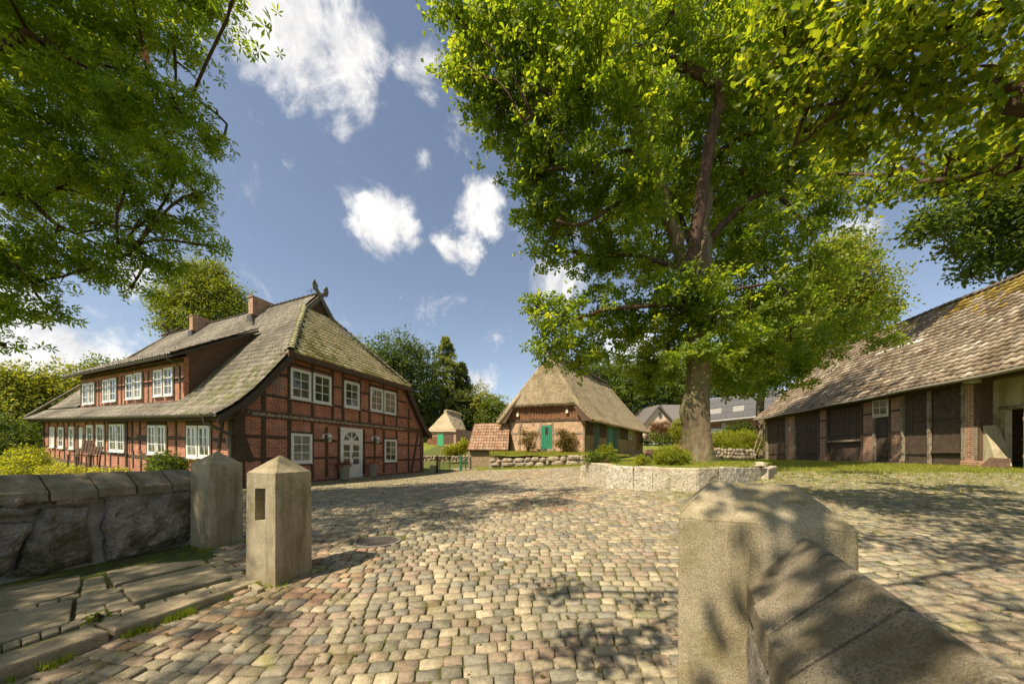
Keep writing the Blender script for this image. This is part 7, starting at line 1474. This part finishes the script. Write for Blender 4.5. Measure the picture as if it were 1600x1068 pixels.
X, Y = scatter(170000, 5, 21, 6.5, 24, lambda X, Y: (~inpoly(X, Y, PLANTER)) & (((~inpoly(X, Y, PAVE)) & (rng.random(len(X)) < .55)) | (rng.random(len(X)) < .05*np.clip(Y-6, 0, 5))) & (X/Y < 1.5) & ((X-B0.x)*BN.x+(Y-B0.y)*BN.y > .1))
blades('lawn_grass', X, Y, gz(X, Y)-.02, .075, .010, GP, 1)
X, Y = scatter(45000, 2, 9, 7.5, 14.5, lambda X, Y: inpoly(X, Y, PLANTER)); blades('planter_grass', X, Y, -.27-.09*(np.hypot(X-5.5, Y-11)/3.2)**3, .055, .007, GP, 2)
X, Y = scatter(30000, -1.5, 7, 20.3, 26, lambda X, Y: Y > 21.9-.28*X); blades('bank_grass', X, Y, np.full(len(X), -.16)+.26*np.clip((Y-21)/3, 0, 1)*np.clip((7.5-X)/3, 0, 1), .10, .014, GP, 3)
X, Y = scatter(16000, -2.2, 5, 18.4, 21.8, lambda X, Y: (Y > 20.6-.35*X) & (Y < 22.2-.30*X)); blades('grass_strip', X, Y, gz(X, Y)-.01, .09, .014, GP, 4)
# weeds in the joints of the near cobbles, denser at the kerb and post feet
k = (COBY < 9) & (np.abs(COBX/COBY) < 1.5); cx, cy = COBX[k], COBY[k]; patch = np.clip(np.sin(cx*2.1+1)*np.cos(cy*1.7+cx)+.15, 0, 1); sel = rng.random(len(cx)) < .20+.60*patch
cx, cy = cx[sel], cy[sel]; nb = 16; X = np.repeat(cx+.071, nb)+rng.normal(size=len(cx)*nb)*.022; Y = np.repeat(cy+.03, nb)+rng.normal(size=len(cx)*nb)*.035
blades('joint_weeds', X, Y, gz(X, Y)-.04, .048, .0042, [(.16, .22, .025), (.22, .26, .035), (.28, .27, .06)], 5)
n = 620; X = rng.uniform(-6, 11, n); Y = 2+rng.random(n)**1.3*12; kk = inpoly(X, Y, PAVE) & ~inpoly(X, Y, PLANTER); X = X[kk]; Y = Y[kk]
leaves('fallen_leaves', None, np.stack([X, Y, gz(X, Y)+.016], 1), np.zeros((len(X), 3)), LEAF_SIMPLE, .045, [(.16, .10, .04), (.22, .16, .05), (.12, .14, .03), (.09, .06, .03)], M_leaf, 4.0, 88)['kind'] = 'stuff'
ts = rng.random(1500); kx = -2.66+(-3.20+2.66)*ts+.035+np.abs(rng.normal(size=1500))*.03; ky = 3.70+(2.15-3.70)*ts; den = np.sin(ts*31)+np.sin(ts*13+1) > .1; kx, ky = kx[den], ky[den]
blades('kerb_grass', kx, ky, gz(kx, ky)-.01, .06, .004, [(.16, .22, .025), (.22, .26, .035), (.12, .17, .02)], 9)
ts = rng.random(1600); wx = -4.58-.35*ts*6+.06+np.abs(rng.normal(size=1600))*.04; wy = 5.05-.9368*ts*6; den = np.sin(ts*43)+np.sin(ts*17+1) > -.2; wx, wy = wx[den], wy[den]
blades('wall_foot_grass', wx, wy, np.full(len(wx), -1.365), .07, .004, [(.10, .14, .02), (.16, .19, .03)], 10)
pf = np.array([(-2.43, 3.55), (-2.30, 3.93), (-2.82, 3.69), (-4.13, 4.73), (-4.0, 5.1), (-4.5, 4.86)]); pi = rng.integers(0, 6, 700); fx = pf[pi, 0]+rng.normal(size=700)*.09; fy = pf[pi, 1]+rng.normal(size=700)*.09
blades('post_foot_grass', fx, fy, gz(fx, fy)-.01, .055, .004, [(.16, .22, .025), (.22, .26, .035)], 11)
def weed(label, x, y, z, r, n, seed, size=.05):
    shrub('weed', label, 'weed', [(np.array((x, y, z+r*.5)), r), (np.array((x+r, y+.3*r, z+r*.35)), r*.7)], n, size, [(.10, .16, .02), (.14, .20, .03), (.07, .11, .02)], seed, 5, .03, .7, base=Vector((x, y, z)))
fl = lambda px, py, z: ray(px, py)*(z/((HY-py)/FOC))
for i, (px, py, z, r, lb) in enumerate([(334, 936, -1.42, .07, 'leafy weed growing from the foot of the kerb'), (430, 903, -1.39, .055, 'weed at the foot of the niche post'), (415, 899, -1.39, .04, 'small weed between niche post and kerb end'), (328, 852, -1.33, .05, 'weed at the foot of the plain post'), (256, 970, -1.44, .035, 'low weed in the gutter below the kerb'), (150, 968, -1.335, .03, 'tuft on the mossy slabs near the kerb joint')]): p = fl(px, py, z); weed(lb, p.x, p.y, z, r, 110 if r > .05 else 60, 200+i, .045)
# ------------------------------------------------------------------ pots, fence, small things
def pot(px, py, label, flower):
    a, c = GF.px(px, py, .45); p = GF.p(a, .45, -1.15); t = thing('plant_pot', label, 'plant pot', tuple(p), 'pots beside the front door'); mb = MB()
    mb.lathe(p, [(.15, 0), (.17, .02), (.235, .60), (.25, .61), (.25, .66), (.22, .66), (.205, .58), (.02, .56)], 20); obj('pot', mb, mat('stoneware pot', (.20, .18, .15), (.32, .29, .24), 4, .8, .3, .004), t)
    r = np.random.default_rng(int(px)); n = 420; P = np.array(p)+np.array([0, 0, .66])+r.normal(size=(n, 3))*np.array([.17, .17, .055]); leaves('foliage', t, P, r.normal(size=(n, 3)), LEAF_SIMPLE, .075, [(.05, .08, .02), (.08, .05, .03), flower, flower], M_leaf, .5, 5)['kind'] = 'stuff'
pot(538, 735, 'tall grey pot with dark red plants left of the front door', (.22, .05, .06)); pot(583, 733, 'tall grey pot with pink flowers right of the front door', (.5, .25, .28))
M_gpost = plain('green fence post', (.02, .14, .09), .5)
def post(name, label, px, y0, y1, d, w, m):
    t = thing(name, label, 'post', tuple(at(px, y1, d)), None); mb = MB(); a = at(px, y1, d)-Vector((0, 0, .15)); b = at(px, y0, d); mb.hexa([a+Vector((x*w, y*w, 0)) for x, y in ((-1, -1), (1, -1), (1, 1), (-1, 1))]+[b+Vector((x*w, y*w, 0)) for x, y in ((-1, -1), (1, -1), (1, 1), (-1, 1))]); obj('shaft', mb, m, t, bevel=.01)
    mb = MB(); mb.lathe(b, [(w*1.1, 0), (w*1.1, .02), (.01, .05)], 8); obj('cap', mb, m, t); return t
post('fence_post', 'dark post at the farmhouse corner beside the stone block', 683.5, 713, 738.5, 20.8, .06, M_timber); post('fence_post', 'bright green post between the two gates', 720, 712, 734, 21.5, .07, M_gpost)
post('fence_post', 'thin dark post right of the green post', 728, 714, 732, 22, .03, M_gpost); post('fence_post', 'last thin post before the shed', 735.5, 714, 730, 22.6, .04, M_timber)
def gate():
    a = at(687, 735, 21); b = at(703, 734, 21.3); z0, z1 = at(687, 736, 21).z, at(687, 713, 21).z; t = thing('metal_gate', 'open framed metal gate standing between dark post and green post', 'gate', (a.x, a.y, z0)); mb = MB()
    for p in (a, b): mb.tube([Vector((p.x, p.y, z0)), Vector((p.x, p.y, z1))], .03, 6)
    for z in (z0+.05, z1): mb.tube([Vector((a.x, a.y, z)), Vector((b.x, b.y, z))], .025, 6)
    obj('frame', mb, M_gpost, t)
    for k in range(1, 8): p = a.lerp(b, k/8); mb = MB(); mb.tube([Vector((p.x, p.y, z0+.05)), Vector((p.x, p.y, z1))], .008, 5); obj('bar', mb, M_zinc, t)
gate()
def wire():
    t = thing('wire_fence', 'thin wire mesh fence between green post and shed', 'fence', tuple(at(728, 732, 22))); 
    for k in range(10): mb = MB(); p = at(721+k*1.5, 733-k*.25, 21.6+k*.1); mb.tube([p, Vector((p.x, p.y, at(721, 714, 21.6).z))], .006, 4); obj('wire', mb, M_gpost, t)
    for k in range(4): mb = MB(); z = at(721, 733, 21.6).z+.1+k*.22; p = at(721, 714, 21.6); q = at(736, 714, 22.6); mb.tube([Vector((p.x, p.y, z)), Vector((q.x, q.y, z))], .006, 4); obj('wire', mb, M_gpost, t)
wire()
def block():
    p = at(676.5, 739.5, 20.7); t = thing('stone_block', None, None, tuple(p)); mb = MB(); w = .17; mb.hexa([p+Vector((x*w, y*w, -.1)) for x, y in ((-1, -1), (1, -1), (1, 1), (-1, 1))]+[p+Vector((x*w*.95, y*w*.95, .5)) for x, y in ((-1, -1), (1, -1), (1, 1), (-1, 1))]); obj('stone', mb, M_conc, t, bevel=.02)
    tag(t, 'low dark stone block at the foot of the farmhouse corner', 'stone')
block()
def stake():
    p = at(1089, 727, 9.35); t = thing('garden_stake', 'ornamental metal stake with a rosette, standing before the oak trunk', 'garden stake', tuple(p)); mb = MB(); top = at(1089, 694, 9.35); mb.tube([p, top], .009, 6); obj('rod', mb, mat('rusty silver iron', (.22, .19, .15), (.35, .31, .25), 20, .6, .3, .003), t)
    m = MATS['rusty silver iron']; c = at(1089, 702, 9.34)
    for k in range(4):
        mb = MB(); an = k*math.pi/2+math.pi/4; cc = c+Vector((math.cos(an)*.05, 0, math.sin(an)*.05)); mb.tube([cc+Vector((math.cos(j*math.pi/6)*.045, 0, math.sin(j*math.pi/6)*.045)) for j in range(13)], .006, 5); obj('ring', mb, m, t)
    mb = MB(); mb.tube([c-Vector((.1, 0, 0)), c+Vector((.1, 0, 0))], .007, 5); obj('cross_bar', mb, m, t)
stake()
def bench():
    p = at(1008, 716, 13.5); t = thing('stone_bench', 'low reddish stone bench behind the box bushes', 'bench', tuple(p)); z = at(1008, 708, 13.5).z
    M = mat('reddish stone', (.25, .13, .08), (.40, .24, .15), 5, .9, .5, .01)
    mb = MB(); mb.hexa([Vector((p.x+x, p.y+y, z-.10)) for x, y in ((-.42, -.25), (.5, -.25), (.5, .25), (-.42, .25))]+[Vector((p.x+x, p.y+y, z)) for x, y in ((-.42, -.25), (.5, -.25), (.5, .25), (-.42, .25))]); obj('seat', mb, M, t, bevel=.015)
    for dx in (-.1, .38): mb = MB(); mb.hexa([Vector((p.x+dx+x, p.y+y, p.z-.3)) for x, y in ((-.09, -.2), (.09, -.2), (.09, .2), (-.09, .2))]+[Vector((p.x+dx+x, p.y+y, z-.101)) for x, y in ((-.09, -.2), (.09, -.2), (.09, .2), (-.09, .2))]); obj('leg', mb, M, t, bevel=.01)
    p = at(1027, 704, 17); t = thing('stone_trough', 'long reddish stone trough farther behind the bench', 'trough', tuple(p)); mb = MB(); o = [(-.55, -.3), (.7, -.3), (.7, .3), (-.55, .3)]; i_ = [(x*.88, y*.75) for x, y in o]; b = p+Vector((0, 0, -.35)); vs = [b+Vector((x, y, 0)) for x, y in o]+[b+Vector((x, y, .42)) for x, y in o]+[b+Vector((x, y, .42)) for x, y in i_]+[b+Vector((x, y, .12)) for x, y in i_]
    fs = [(3, 2, 1, 0)]+[(k, (k+1) % 4, (k+1) % 4+4, k+4) for k in range(4)]+[(k+4, (k+1) % 4+4, (k+1) % 4+8, k+8) for k in range(4)]+[(k+8, (k+1) % 4+8, (k+1) % 4+12, k+12) for k in range(4)]+[(12, 13, 14, 15)]; mb.add(vs, fs); obj('basin', mb, M, t, bevel=.015)
bench()
def garden_chairs():
    for i, (px, py, lb) in enumerate(((124, 728, 'dark high backed wooden garden chair by the far house wall'), (137, 731, 'second lower wooden garden chair, turned beside the first'))):
        p = at(px, py, 13.2-.4*i); t = thing('garden_chair', lb, 'chair', tuple(p)); M = M_timber2; s = .19; h = 1.0 if i == 0 else .8
        for x in (-s, s):
            for y, hh in ((-s, .45), (s, h)): mb = MB(); mb.tube([p+Vector((x, y, -.1)), p+Vector((x, y+(.08 if hh > .5 else 0), hh))], .025, 5); obj('leg', mb, M, t)
        mb = MB(); mb.hexa([p+Vector((x, y, .42)) for x, y in ((-s, -s), (s, -s), (s, s), (-s, s))]+[p+Vector((x, y, .46)) for x, y in ((-s, -s), (s, -s), (s, s), (-s, s))]); obj('seat', mb, M, t)
        for k in range(4): x = -s+.06+k*.12; mb = MB(); mb.hexa([p+Vector((x+a, s+b-.0, .50)) for a, b in ((-.045, -.02), (.045, -.02), (.045, .01), (-.045, .01))]+[p+Vector((x+a, s+.07+b, h)) for a, b in ((-.045, -.02), (.045, -.02), (.045, .01), (-.045, .01))]); obj('slat', mb, M, t)
garden_chairs()
